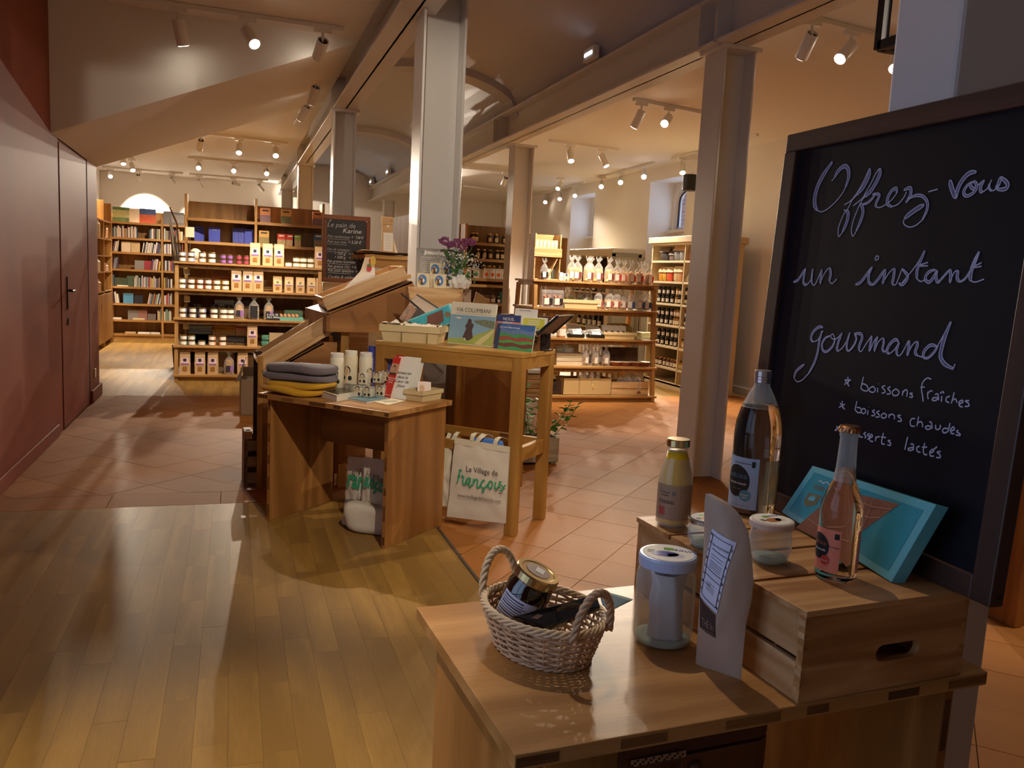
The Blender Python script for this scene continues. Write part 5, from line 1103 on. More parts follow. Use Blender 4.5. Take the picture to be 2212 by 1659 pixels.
# brown pin boards left of the windows
pb = [atY(px_, 515, 12.0) for px_ in (1150, 1187, 1190, 1227)]
t = thing('tall_pinboard', 'brown panel with pale edge standing left of the second window bay', 'panel', (pb[2].x, 12.0, 0)); mk('board', box(0, pb[3].x-pb[2].x, 0, 0.03, 0.02, atY(1208, 513, 12.0).z), SHELFB, t, bev=0.01); mk('pale_edge', box(-0.02, 0.0, -0.005, 0.035, 0.02, atY(1208, 511, 12.0).z), SHELFX, t); mk('foot', box(0.05, 0.3, -0.1, 0.2, 0, 0.02), SHELFX, t)
t = thing('low_pinboard', 'lower brown panel behind the wooden display box', 'panel', (pb[0].x, 12.0, 0)); mk('board', box(0, pb[1].x-pb[0].x-0.03, 0, 0.03, 0.02, atY(1170, 518, 12.0).z), SHELFB, t, bev=0.01); mk('foot', box(0.05, 0.2, -0.1, 0.2, 0, 0.02), SHELFX, t)
# ------------------------------------------------------------------ middle: low side-panel table
def F(o): return o.matrix_world if False else Matrix.Translation(o.location) @ o.rotation_euler.to_matrix().to_4x4()
def panel_table(name, label, org, rz, W, D, H, lx, rx_, y0=0.02, y1=None, modesty=None, th=0.028, vis=True):
    t = thing(name, label, 'table', org, rz); y1 = y1 or D-0.04
    mk('tabletop', box(0, W, 0.0, D, H-th, H), OAKT, t, bev=0.002)
    x = 0.0; k = 0
    rr = random.Random(3)
    while x < W-0.02:
        l = rr.uniform(0.05, 0.16); e = min(x+l, W-0.003)
        if k % 2 == 0: mk('edge_block', box(x+0.002, e, -0.0012, 0.004, H-th+0.006, H-0.006), OAKD, t)
        x = e; k += 1
    for x in (lx, rx_):
        mk('side_panel', box(x, x+0.026, y0, y1, 0, H-th), OAK, t, bev=0.0015)
        z = 0.02
        while z < H-0.08:
            l = rr.uniform(0.04, 0.12)
            mk('edge_block', box(x+0.006, x+0.02, y0-0.001, y0+0.004, z, min(z+l, H-0.05)), OAKD, t); z += l+rr.uniform(0.04, 0.1)
    if modesty: mk('back_board', box(lx+0.026, rx_, y1-0.12, y1-0.10, modesty, H-th), OAKX, t)
    return t
RZL = math.radians(-47.2); ul = V((math.cos(RZL), math.sin(RZL), 0)); vl = V((-ul.y, ul.x, 0))
FRl = V((0.782, 4.283, 0)); oL = FRl-ul*0.95
low = panel_table('low_table', 'low oak table with solid side panels carrying candles and sweaters', oL, RZL, 0.95, 0.61, 0.76, 0.05, 0.90, 0.03, 0.585, 0.42, 0.03)
H1 = 0.7603
def onlow(px, py, z=H1): return U(px, py, z)
def sweater(loc, rz, label, col, w_, d, hs, seed=0, text=None):
    t = thing('folded_sweater', label, 'sweater', loc, rz); cm = mat('knit_'+col, col, 0.95, sheen=0.2, bump=0.25, bscale=25)
    z = 0
    for k, h in enumerate(hs):
        mk('fold', xf(soft(w_*(1-0.03*k), d*(1-0.05*k), h, seed+k, 0.03, 44, 14, 0.5, 3.4), (0.01*k, 0, z)), cm, t, smooth=True); z += h*0.82
    return t, z
p = onlow(628, 852)+vl*0.06
t, z = sweater(p, RZL+0.12, 'mustard folded sweatshirt under the grey one on the low table', 'c79410', 0.42, 0.28, (0.045, 0.045), 3)
t2, z2 = sweater(p+V((0.01, 0.01, z+0.006)), RZL+0.2, 'grey folded sweatshirt with white print on top of the mustard one', '6a6066', 0.42, 0.27, (0.05, 0.055), 9)
txt('white_print', 'François', 0.04, PAPER, t2, (0.0, -0.03, 0.102), (0, 0, 0.2), shear=0.3)
WAX = mat('ivory_wax', 'e9e0c6', 0.55, coat=0.3); LIDW = mat('candle_glass', 'e6e2d6', 0.25, coat=0.5)
def portrait(t, r, z, s, curved=True):      # little engraved portrait: hair, face, collar
    def G(x0, x1, z0, z1, m, n_, l=0.0012):
        mk(n_, grid(lambda a, b: ((r+l)*math.sin((x0+(x1-x0)*a)/r), -(r+l)*math.cos((x0+(x1-x0)*a)/r), z+z0+(z1-z0)*b) if curved else (x0+(x1-x0)*a, -r-l, z+z0+(z1-z0)*b), 6, 2), m, t)
    def E(cx, cz, rx, rz_, m, n_, l):
        vs = [((cx+rx*math.cos(2*PI*i/14)), cz+rz_*math.sin(2*PI*i/14)) for i in range(14)]
        if curved: v = [((r+l)*math.sin(a/r), -(r+l)*math.cos(a/r), z+b) for a, b in vs]
        else: v = [(a, -r-l, z+b) for a, b in vs]
        mk(n_, (v, [tuple(range(14))]), m, t)
    E(0, 0.030*s, 0.0155*s, 0.020*s, INK, 'printed_hair', 0.0010); E(0, 0.026*s, 0.0125*s, 0.0175*s, mat('portrait_skin', 'dcc4a4', 0.7), 'printed_face', 0.0016)
    E(0.013*s, 0.0, 0.008*s, 0.010*s, INK, 'printed_collar', 0.0013); E(-0.013*s, 0.0, 0.006*s, 0.008*s, INK, 'printed_collar', 0.0013)
    for dx in (-0.005, 0.005): E(dx*s, 0.029*s, 0.0022*s, 0.0012*s, INK, 'printed_eye', 0.002)
    E(0.0, 0.0185*s, 0.003*s, 0.0009*s, mat('portrait_lip', 'a35f58', 0.7), 'printed_mouth', 0.002)
    G(-0.018*s, 0.018*s, -0.024*s, -0.0225*s, INK, 'printed_line'); G(-0.018*s, 0.014*s, -0.029*s, -0.028*s, INK, 'printed_line')
def tallcandle(t):
    r = 0.041
    mk('candle_body', lathe([(r*0.94, 0), (r, 0.006), (r, 0.20), (r*0.93, 0.212), (r*0.9, 0.215)], 28), WAX, t, smooth=True)
    mk('cap', lathe([(r*0.91, 0.214), (r*0.92, 0.216), (r*0.92, 0.238), (r*0.86, 0.241)], 28), LIDW, t)
    portrait(t, r, 0.075, 1.5)
for i, (x, y, lab, rz) in enumerate(((727, 849, 'left tall ivory candle with printed portrait', -0.5), (757, 841, 'middle tall ivory candle, portrait turned left', -0.75), (789, 846, 'right tall ivory candle behind the small candles', 0.5))):
    good('tall_candle', tallcandle, onlow(x, y), lab, 'candle', rz=rz)
def smallcandle(t):
    mk('wax', box(-0.026, 0.026, -0.026, 0.026, 0.002, 0.055), WAX, t, bev=0.008)
    mk('glass', box(-0.029, 0.029, -0.029, 0.029, 0, 0.068), glass('square_glass', (0.96, 0.97, 0.96), 0.12, 0.05), t, bev=0.008)
    mk('sticker', box(-0.021, 0.021, -0.0305, -0.0293, 0.008, 0.062), PAPERC, t); portrait(t, 0.0302, 0.024, 0.95, False)
scs = [((776, 858), 0, 'lower left small glass candle behind the thick book'), ((797, 860), 0, 'lower small glass candle between the thick book and the dark gap'), ((786, 856), 0.069, 'small glass candle stacked in front of the right tall candle'), ((824, 857), 0, 'lower right small glass candle beside the red leaflet'), ((817, 852), 0.069, 'small glass candle on top of the right stack, left one'), ((836, 848), 0.069, 'small glass candle on top of the right stack, half hidden'), ((840, 852), 0, 'small glass candle hidden behind the red leaflet')]
for (x, y), dz, lab in scs: p = onlow(x, y); p.z += dz; good('glass_candle', smallcandle, p, lab, 'candle', rz=RZL+0.25)
# books and leaflets
def stand(name, label, cat, bl, br, h, lean, th, m, group=None, pages=True):
    bl, br = V(bl), V(br); d = br-bl; W = d.length; rz = math.atan2(d.y, d.x)
    t = thing(name, label, cat, bl, group=group); t.rotation_euler = Euler((-lean, 0, rz), 'XYZ')
    mk('cover', box(0, W, 0, 0.0025, 0, h) if pages else box(0, W, 0, th, 0, h), m, t, bev=0.001)
    if pages: mk('pages', box(0.003, W-0.003, 0.0025, th, 0.002, h-0.002), GOLDP, t)
    return t, W
BN = BLUEN
a, b = onlow(776, 842), onlow(826, 846); t, W = stand('notebook', 'blue elastic band notebook standing behind the candles', 'notebook', a+vl*0.06, b+vl*0.06, 0.27, 0.12, 0.02, BN)
mk('back_cover', box(0, W+0.004, 0.02, 0.0225, 0, 0.27), BN, t); mk('elastic', box(0.006, 0.011, -0.0015, 0.024, -0.001, 0.271), INK, t)
t = thing('thick_book', 'thick white book with dark photo cover lying on the low table', 'book', onlow(690, 862)+vl*0.0, RZL+0.06)
q0, q1, q2 = onlow(690, 866), onlow(727, 868), onlow(797, 851)
def quadbook(name, label, cat, pts, z0, th, cm, pg=GOLDP, cat2=None):
    c = sum((V(q) for q in pts), V((0, 0, 0)))/4; t = thing(name, label, cat, (c.x, c.y, z0))
    loc = [V((q.x-c.x, q.y-c.y, 0)) for q in pts]
    mk('pages', hexa([tuple(q*0.985) for q in loc]+[tuple(q*0.985+V((0, 0, th-0.002))) for q in loc]), pg, t)
    mk('cover', hexa([tuple(q+V((0, 0, th-0.002))) for q in loc]+[tuple(q+V((0, 0, th))) for q in loc]), cm, t); return t, loc
bpy.data.objects.remove(t)
def par(px0, px1, dv, z=H1):         # parallelogram on a level from the front edge and depth along its normal
    a, b = U(*px0, z), U(*px1, z); d = (b-a).normalized(); n = V((-d.y, d.x, 0)); return [a, b, b+n*dv, a+n*dv]
t, loc = quadbook('thick_book', 'thick white book with dark photo cover lying on the low table', 'book', [onlow(682, 853), onlow(727, 868), onlow(800, 853), onlow(760, 838)], H1, 0.036, PAPERC)
mk('dark_cover_print', hexa([tuple(q*0.93+V((0, 0, 0.036))) for q in loc]+[tuple(q*0.93+V((0, 0, 0.0366))) for q in loc]), mat('dark_photo', '3d3c38', 0.25, noise_amt=0.5, nscale=14), t)
t, loc = quadbook('thin_book', 'thin book with teal rock cover at the front of the low table', 'book', [onlow(751, 864), onlow(792, 872), onlow(840, 863), onlow(800, 856)], H1, 0.012, mat('teal_rock', '4a7480', 0.4, noise_amt=0.9, nscale=40))
t, loc = quadbook('leaflet', 'white leaflet with dark sketch lying at the table edge', 'leaflet', [onlow(808, 869), onlow(838, 876), onlow(875, 867), onlow(845, 861)], H1, 0.003, PAPERC)
mk('sketch', xf(box(-0.04, 0.05, -0.006, 0.006, 0.003, 0.0034), rot=(0, 0, 0.35)), INK, t)
REDP = mat('red_leaflet', 'd5392c', 0.45)
for k, lab in ((1, 'red portrait leaflet behind the front one'), (0, 'red leaflet with portrait leaning on the candles')):
    a, b = onlow(826+k*6, 858-k*3), onlow(842+k*6, 861-k*3); t, W = stand('leaflet', lab, 'leaflet', a, b, 0.25+k*0.008, 0.33, 0.002, REDP, pages=False)
    if not k:
        mk('portrait_photo', box(0.004, W-0.002, -0.001, 0, 0.14, 0.21), mat('sepia_skin', 'cfa886', 0.6), t); mk('portrait_hair', xf(lathe([(0.0, 0), (0.014, 0), (0.014, 0.0005), (0, 0.0005)], 16), (W*0.5, -0.0012, 0.182), (PI/2, 0, 0), (0.9, 1.4, 1)), mat('sepia_dark', '5a3526', 0.7), t)
        mk('portrait_face', xf(lathe([(0.0, 0), (0.011, 0), (0.011, 0.0005), (0, 0.0005)], 16), (W*0.5, -0.0022, 0.178), (PI/2, 0, 0), (0.9, 1.3, 1)), mat('portrait_skin2', 'dcae8c', 0.6), t); mk('portrait_habit', box(0.006, W-0.004, -0.0018, -0.001, 0.14, 0.155), mat('sepia_dark', '5a3526', 0.7), t)
        txt('title', 'Bienheureux\nMaurice\nTornay', 0.0125, PAPER, t, (W*0.5, -0.001, 0.118), (PI/2, 0, 0), align='CENTER'); mk('white_line', box(0.004, W-0.004, -0.001, 0, 0.018, 0.021), PAPER, t)
for k in range(4):
    a, b = onlow(843+k*7, 860-k*2), onlow(876+k*7, 864-k*2); t, W = stand('booklet', ('front white booklet with cursive title', 'second white booklet behind the cursive one', 'third white booklet of the leaning set', 'rearmost white booklet with yellow back')[k], 'booklet', a+vl*0.004*k, b+vl*0.004*k, 0.255-k*0.004, 0.34, 0.006, PAPER)
    if not k: txt('title', 'Demeurer\ndans le\nCœur de\nJésus', 0.026, INK, t, (W*0.5, -0.0012, 0.15), (PI/2, 0, 0), shear=0.3, align='CENTER')
t = thing('chip_tray', 'small veneer tray of prayer cards at the right of the low table', 'tray', onlow(902, 865)+vl*0.06, RZL+0.03+0.6); t.rotation_euler = (0, 0, math.atan2((onlow(941, 861)-onlow(894, 869)).y, (onlow(941, 861)-onlow(894, 869)).x)); chipbasket(t, 0.20, 0.13, 0.062)
tr = t
for k in range(5):
    q = onlow(905+k*3, 866)+V((0.0, 0.05+0.004*k, 0.008)); t = thing('prayer_card', '%s prayer card in the veneer tray' % ('front', 'second', 'third', 'fourth', 'rearmost')[k], 'card', q); t.rotation_euler = (-0.35, 0.1, tr.rotation_euler.z-0.6)
    mk('card', box(0, 0.055, 0, 0.0015, 0, 0.10), mat('card_rose', 'e6d2c6', 0.5), t)
    if not k: mk('photo', xf(lathe([(0.0, 0), (0.017, 0), (0.017, 0.0005), (0, 0.0005)], 14), (0.028, 0, 0.062), (PI/2, 0, 0), (1, 1.3, 1)), mat('sepia_skin', 'cfa886', 0.6), t)
# ------------------------------------------------------------------ middle: high table
H2 = 1.07
RZH = math.radians(-44.6); uh = V((math.cos(RZH), math.sin(RZH), 0)); vh = V((-uh.y, uh.x, 0))
FRh = V((1.551, 4.402, 0)); oH = FRh-uh*1.01
t = thing('high_table', 'high square-legged oak table with lower stretchers', 'table', oH, RZH); W, D = 1.01, 0.47
TOPH = wood('golden_oak_top', 'd2a55c', 'b3813a', 'X', 0.4, var=0.0); LEGH = wood('golden_oak_leg', 'c4924a', 'a3722f', 'Z', 0.42, var=0.06); RAILH = wood('golden_oak_rail', 'c4924a', 'a3722f', 'X', 0.42, var=0.06)
mk('tabletop', box(0, W, 0, D, H2-0.026, H2), TOPH, t, bev=0.002)
for x in (0.0, W-0.068):
    for y in (0.0, D-0.068): mk('leg', box(x+0.002, x+0.066, y+0.002, y+0.066, 0, H2-0.026), LEGH, t, bev=0.003)
mk('apron', box(0.066, W-0.066, 0.004, 0.03, H2-0.105, H2-0.026), RAILH, t); mk('apron', box(0.066, W-0.066, D-0.03, D-0.004, H2-0.105, H2-0.026), RAILH, t)
mk('apron', box(0.004, 0.03, 0.066, D-0.066, H2-0.095, H2-0.026), RAILH, t); mk('apron', box(W-0.03, W-0.004, 0.066, D-0.066, H2-0.095, H2-0.026), RAILH, t)
for y in (0.02, D-0.055): mk('stretcher', box(0.066, W-0.066, y, y+0.035, 0.46, 0.515), RAILH, t, bev=0.002)
for x in (0.015, W-0.05): mk('stretcher', box(x, x+0.035, 0.066, D-0.066, 0.43, 0.515), RAILH, t, bev=0.002)
def onh(px, py, z=H2+0.0004): return U(px, py, z)
a, b = onh(828, 737), onh(940, 744); d_ = (b-a).normalized(); nrm = V((-d_.y, d_.x, 0))
t = thing('chip_basket', 'poplar chip basket with biscuits and chocolate on the high table', 'basket', (a+b)/2+nrm*0.11, math.atan2(d_.y, d_.x)); t['label'] = 'poplar chip basket with biscuits and chocolate on the high table'
bw = (b-a).length*1.14
chipbasket(t, bw, 0.23, 0.105)
for x in (-bw*0.13, bw*0.30): mk('batten', box(x-0.003, x+0.003, -0.115, -0.1075, 0.004, 0.07), mat('chip_shadow', '8f7c50', 0.8), t)
bkt = t; bz = t.rotation_euler.z
cl = mk('lining_cloth', grid(lambda a_, b_: (-bw*0.47+bw*0.30*a_, -0.125+0.2*b_, 0.105+0.02*math.sin(a_*9)*math.sin(b_*7)+0.012*math.cos(b_*11)), 12, 12), COTTON, None, smooth=True, loc=t.location, rot=(0, 0, bz)); tag(cl, 'crumpled cotton cloth spilling over the left of the chip basket', 'cloth')
tag(mk('lining_cloth', grid(lambda a_, b_: (-bw*0.1+bw*0.55*a_, -0.12+0.2*b_, 0.10+0.015*math.sin(a_*14)*math.sin(b_*9)), 14, 10), COTTON, None, smooth=True, loc=t.location, rot=(0, 0, bz)), 'crumpled pale cloth under the turquoise box in the chip basket', 'cloth')
p = onh(878, 735, H2)+nrm*0.10; p.z = H2+0.08
t = good('clip_bag', cello_bag(0.17, 0.09, 0.20, 'c07a3e', None, None, 'disc', 'flat', 0.55), p, 'clear bag of round biscuits with slanted black ruler strip in the chip basket', 'biscuit bag', rz=bz, name='biscuit_bag'); t.rotation_euler = (-0.3, 0.5, bz)
mk('photo_label', box(-0.02, 0.03, -0.056, -0.05, 0.01, 0.12), mat('dark_photo_label', '3a2a24', 0.4, noise_amt=0.6, nscale=40), t)
ck = onP(880, 645, p, nrm*1.0); ce = onP(917, 676, p, nrm*1.0)
o_ = mk('black_clip', bar((0, 0, 0), ce-V(onP(867, 634, p, nrm)), 0.008, 0.018, up=tuple(nrm)), INK, None, loc=onP(867, 634, p, nrm)); tag(o_, 'long black perforated clip strip slanting out of the chip basket', 'clip')
dots = []
L0 = V(onP(867, 634, p, nrm)); dv = ce-L0
for k in range(14): dots.append(ico(0.0022, tuple(dv*(0.05+k*0.068)-nrm*0.006)))
mk('perforation', join(*dots), PAPER, o_, kind='stuff')
# turquoise chocolate box in the chip basket
def chocbox(t, W, Hh, th, side=TEALD):
    mk('carton', box(0, W, 0.0, th, 0, Hh), side, t, bev=0.002)
    mk('cover_print', box(W*0.05, W*0.95, -0.0012, 0, Hh*0.07, Hh*0.93), TEAL, t)
    return t
q = p+uh*0.09-nrm*0.02; c0, c1 = onP(903, 700, q, nrm), onP(975, 682, q, nrm)
cA, cB = onP(880, 692, q, nrm), onP(972, 655, q, nrm); dd_ = cB-cA
t = thing('chocolate_box', 'turquoise chocolate box with window leaning in the chip basket', 'chocolate box', cA-V((0, 0, 0.10))+dd_*0.0)
ang = math.atan2(dd_.z, math.hypot(dd_.x, dd_.y)); az = math.atan2(dd_.y, dd_.x)
t.matrix_world = Matrix.Translation(cA-V((0, 0, 0.0))) @ Matrix.Rotation(az, 4, 'Z') @ Matrix.Rotation(-ang, 4, 'Y') @ Matrix.Translation((0, 0, -0.12))
chocbox(t, dd_.length, 0.12, 0.022); Lb = dd_.length
mk('chocolate_bar', prism([(Lb*0.42, 0.01), (Lb*0.74, 0.03), (Lb*0.80, 0.10), (Lb*0.44, 0.10), (Lb*0.34, 0.03)], 0, 0.001), CHOC, t, rot=(PI/2, 0, 0), loc=(0, -0.0012, 0))
mk('crest', xf(lathe([(0, 0), (0.02, 0), (0.02, 0.0006), (0, 0.0006)], 16), (Lb*0.86, -0.0012, 0.06), (PI/2, 0, 0)), mat('crest_brown', '8a7a5a', 0.5), t)
# comic album
a, b = onh(966, 741), onh(1063, 750); t, W = stand('comic_album', 'large album titled VIA COLUMBANI with hooded monk by the sea', 'book', a, b, 0.262, 0.16, 0.016, mat('album_cream', 'efe8d4', 0.4))
def pol(n_, pts, m, t, k=1): mk(n_, ([(x*W, -0.0004*k-0.0002, z*0.262) for x, z in pts], [tuple(range(len(pts)))]), m, t)
pol('sea_print', [(0.0, 0.02), (1, 0.02), (1, 0.70), (0, 0.70)], mat('pale_sea', '8fb6cf', 0.4), t)
pol('far_land', [(0.52, 0.58), (0.75, 0.62), (1, 0.60), (1, 0.42), (0.85, 0.44), (0.6, 0.52)], mat('cliff_grey', '7f8a74', 0.5, noise_amt=0.5, nscale=60), t, 2)
pol('green_land', [(0, 0.02), (1, 0.02), (1, 0.44), (0.78, 0.32), (0.55, 0.22), (0.3, 0.15), (0, 0.12)], mat('meadow', 'a9b964', 0.4), t, 3)
pol('path_print', [(0.02, 0.03), (0.6, 0.03), (0.72, 0.18), (1, 0.42), (1, 0.36), (0.9, 0.2), (0.75, 0.03)], mat('sand_path', 'd9cf96', 0.4), t, 4)
pol('monk_print', [(0.33, 0.17), (0.43, 0.10), (0.50, 0.12), (0.56, 0.18), (0.52, 0.36), (0.55, 0.46), (0.53, 0.52), (0.50, 0.50), (0.49, 0.58), (0.45, 0.63), (0.41, 0.60), (0.40, 0.52), (0.36, 0.44), (0.39, 0.38)], mat('monk_brown', '5b4a48', 0.5), t, 5)
pol('foot_print', [(0.35, 0.15), (0.40, 0.10), (0.41, 0.13), (0.38, 0.16)], PAPER, t, 6)
pol('cloud_print', [(0.10, 0.62), (0.2, 0.60), (0.28, 0.62), (0.2, 0.65)], PAPER, t, 5)
txt('title', '·VIA COLUMBANI·', 0.037, mat('title_grey', '6d6a60', 0.6), t, (0.032, -0.0022, 0.203), (PI/2, 0, 0), sx=0.86)
mk('title_rule', box(0.04, W-0.03, -0.001, -0.0004, 0.192, 0.1935), MATS['title_grey'], t)
# landscape book
a, b = onh(1066, 752), onh(1148, 761); t, W = stand('landscape_book', 'wide book with painted green red fields and blue hills', 'book', a, b, 0.155, 0.2, 0.014, mat('field_green', '5d9a5a', 0.4))
for k, (z0, z1, c) in enumerate(((0.0, 0.12, '4aa06a'), (0.12, 0.26, '7a4a44'), (0.26, 0.36, '57a85c'), (0.36, 0.5, 'a05a50'), (0.5, 0.62, '4f9a60'), (0.62, 0.78, '6f86b4'), (0.78, 1.0, '4f74b4'))):
    pts = [(i/10, z0+0.03*math.sin(i*1.3+k)) for i in range(11)]+[(1-i/10, z1+(0.03*math.sin((10-i)*1.3+k+1) if k < 6 else 0)) for i in range(11)]
    mk('painted_band', ([(x*W, -0.0004*(k % 2+1), max(0, min(0.155, z*0.155))) for x, z in pts], [tuple(range(22))]), mat('band_'+c, c, 0.4, noise_amt=0.3, nscale=30), t)
txt('title', 'L’art vous Nimes à la main', 0.017, PAPER, t, (0.02, -0.0015, 0.128), (PI/2, 0, 0), shear=0.3, sx=0.8)
mk('dark_spine_strip', box(0, 0.03, -0.0013, -0.0005, 0, 0.15), mat('strip_blue', '3b4a66', 0.5), t)
# brown crate box at the right end with books, shell sachets and a slate
a, b = onh(1085, 742), onh(1160, 757); a = onh(1078, 748)+vh*0.16
t = thing('brown_crate', 'small brown wooden crate of mussel shells at the right end of the high table', 'crate', oH+uh*0.69+vh*0.27+V((0, 0, H2+0.0005)), RZH)
BW = wood('rough_brown', '8a6236', '5f3f20', 'X', 0.7)
for nm, g in (('slat', box(0, 0.29, 0, 0.008, 0, 0.05)), ('slat', box(0, 0.29, 0.18, 0.188, 0, 0.08)), ('slat', box(0, 0.29, 0.18, 0.188, 0.10, 0.20)), ('end', box(0, 0.012, 0.008, 0.18, 0, 0.20)), ('end', box(0.278, 0.29, 0.008, 0.18, 0, 0.11)), ('base', box(0.012, 0.278, 0.008, 0.18, 0, 0.008))): mk(nm, g, BW, t, bev=0.002)
rs = random.Random(4); gs = []
for i in range(90): gs.append(ico(0.016, (rs.uniform(0.03, 0.26), rs.uniform(0.022, 0.165), rs.uniform(0.02, 0.11)), (rs.uniform(0.6, 1.4), rs.uniform(0.5, 1.2), rs.uniform(0.3, 0.8))))
for i in range(30): gs.append(ico(0.014, (rs.uniform(0.04, 0.25), rs.uniform(0.12, 0.165), rs.uniform(0.11, 0.185)), (rs.uniform(0.6, 1.4), 0.7, 0.6)))
tag(mk('shell_heap', join(*gs), mat('mussel', '6e5236', 0.45, noise_amt=0.8, nscale=70), None, loc=t.location, rot=(0, 0, RZH)), 'heap of brown mussel shells filling the brown crate', 'shells', kind='stuff')
def standp(name, label, cat, bl, br, tl, th, m, z=H2, pages=True):
    a, b = onh(*bl, z), onh(*br, z); d = b-a; n = V((-d.y, d.x, 0)).normalized(); c = onP(*tl, a+n*0.03, n); return stand(name, label, cat, a, b, (c.z-z), 0.12, th, m, pages=pages)
q = oH+uh*0.56+vh*0.225+V((0, 0, H2+0.02)); nn = vh
def stq(name, label, bl, br, tp, m, off, th=0.01, lean=0.12):
    o = q+vh*off; a, b = onP(*bl, o, nn), onP(*br, o, nn); c = onP(*tp, o, nn); b.z = a.z; t, W = stand(name, label, 'book', a, b, max(0.05, c.z-a.z), lean, th, m); return t, W, c.z-a.z
t, W, h = stq('sunset_book', 'dark sunset book standing behind the landscape book', (1071, 716), (1122, 720), (1071, 678), mat('sunset_blue', '3f4a7c', 0.4), 0.02)
mk('sunset_print', box(0.0, W, -0.001, 0, 0.0, h*0.6), mat('sunset_red', 'c98a7c', 0.4, noise_amt=0.3, nscale=15), t); txt('title', 'NOUS,\nPÈRES,', 0.026, PAPER, t, (W*0.5, -0.002, h*0.68), (PI/2, 0, 0), align='CENTER')
t, W, h = stq('white_card', 'white card sheet standing behind the yellow book', (1109, 705), (1158, 712), (1120, 666), PAPER, 0.13, 0.003); txt('small_print', 'Grain de tournesol', 0.010, mat('title_grey', '6d6a60', 0.6), t, (W*0.2, -0.001, h*0.88), (PI/2, 0, 0))
t, W, h = stq('yellow_book', 'white and yellow-green book leaning beside the crate slate', (1125, 712), (1180, 718), (1135, 684), PAPER, 0.07)
mk('yellow_print', box(W*0.06, W*0.9, -0.001, 0, h*0.15, h*0.9), mat('lime_yellow', 'd3cf55', 0.4), t); txt('title', 'BIENFAISANTS', 0.020, mat('olive_print', '77733a', 0.6), t, (W*0.1, -0.002, h*0.04), (PI/2, 0, 0), sx=0.8)
for k in range(3): mk('white_band', box(W*0.25, W*0.7, -0.0018, -0.001, h*(0.42+k*0.15), h*(0.47+k*0.15)), PAPER, t)
o = q+vh*0.10+V((0, 0, 0)); a, b = onP(1176, 722, o, nn), onP(1222, 682, o, nn)
t = thing('slanted_slate', 'dark tablet with black rim slanting over the right end of the crate', 'tablet', a)
dv = b-a; t.matrix_world = Matrix.Translation(a) @ Matrix.Rotation(math.atan2(dv.y, dv.x), 4, 'Z') @ Matrix.Rotation(-math.atan2(dv.z, math.hypot(dv.x, dv.y)), 4, 'Y')
mk('sheet', box(0, dv.length, -0.10, 0.12, 0.0, 0.006), mat('grey_brown_sheet', '6f6150', 0.35, noise_amt=0.4, nscale=20), t); mk('rim', box(0, dv.length, -0.112, -0.10, -0.006, 0.012), mat('blue_black', '1d2026', 0.3), t, bev=0.003); mk('rim', box(0, dv.length, 0.12, 0.13, -0.006, 0.012), MATS['blue_black'], t)
a = onh(1150, 757); t = thing('card_holder', 'black metal side holder at the right end of the high table', 'holder', oH+uh*0.985+vh*0.30+V((0, 0, H2+0.0005)), RZH); mk('plate', box(0, 0.006, 0, 0.13, 0, 0.125), BLACKM, t, bev=0.002); mk('foot', box(-0.02, 0.03, 0, 0.13, 0, 0.004), BLACKM, t); mk('grip', tube([(0.006, 0.03, 0.03), (0.022, 0.03, 0.045), (0.022, 0.03, 0.085), (0.006, 0.03, 0.10)], 0.004), BLACKM, t)
# ------------------------------------------------------------------ tote bags hanging from the stretcher
GT_, INKB = GREENI, mat('grey_black_ink', '35343a', 0.8)
def bilin(c, a, b): return (c[0]*(1-a)+c[1]*a)*(1-b)+(c[3]*(1-a)+c[2]*a)*b
ro = oH+vh*0.0+V((0, 0, 0.5)); nb_ = vh
FR_STR = [[(430, 460), (400, 600), (360, 790)], [(395, 455), (440, 450), (485, 462)], [(370, 608), (440, 625)], [(495, 580), (488, 640), (530, 640), (508, 750), (520, 830), (560, 845), (610, 770)], [(715, 685), (650, 675), (590, 760), (600, 830), (660, 800), (720, 690), (685, 820), (695, 915), (760, 850)],
          [(805, 690), (800, 790), (790, 870)], [(800, 800), (870, 710), (915, 740), (900, 850), (905, 930), (950, 925), (1010, 850)], [(1115, 742), (1060, 740), (1010, 830), (1005, 900), (1060, 950), (1130, 925), (1200, 850)], [(1060, 950), (1090, 1010), (1060, 1050), (1025, 1022)],
          [(1275, 750), (1220, 810), (1210, 910), (1260, 960), (1310, 900), (1320, 800), (1275, 750)], [(1412, 785), (1390, 890), (1400, 975), (1450, 950), (1515, 870)], [(1420, 690), (1432, 698)], [(1575, 800), (1530, 778), (1515, 840), (1590, 900), (1612, 970), (1550, 1025), (1510, 1005)], [(1620, 930), (1688, 868)]]
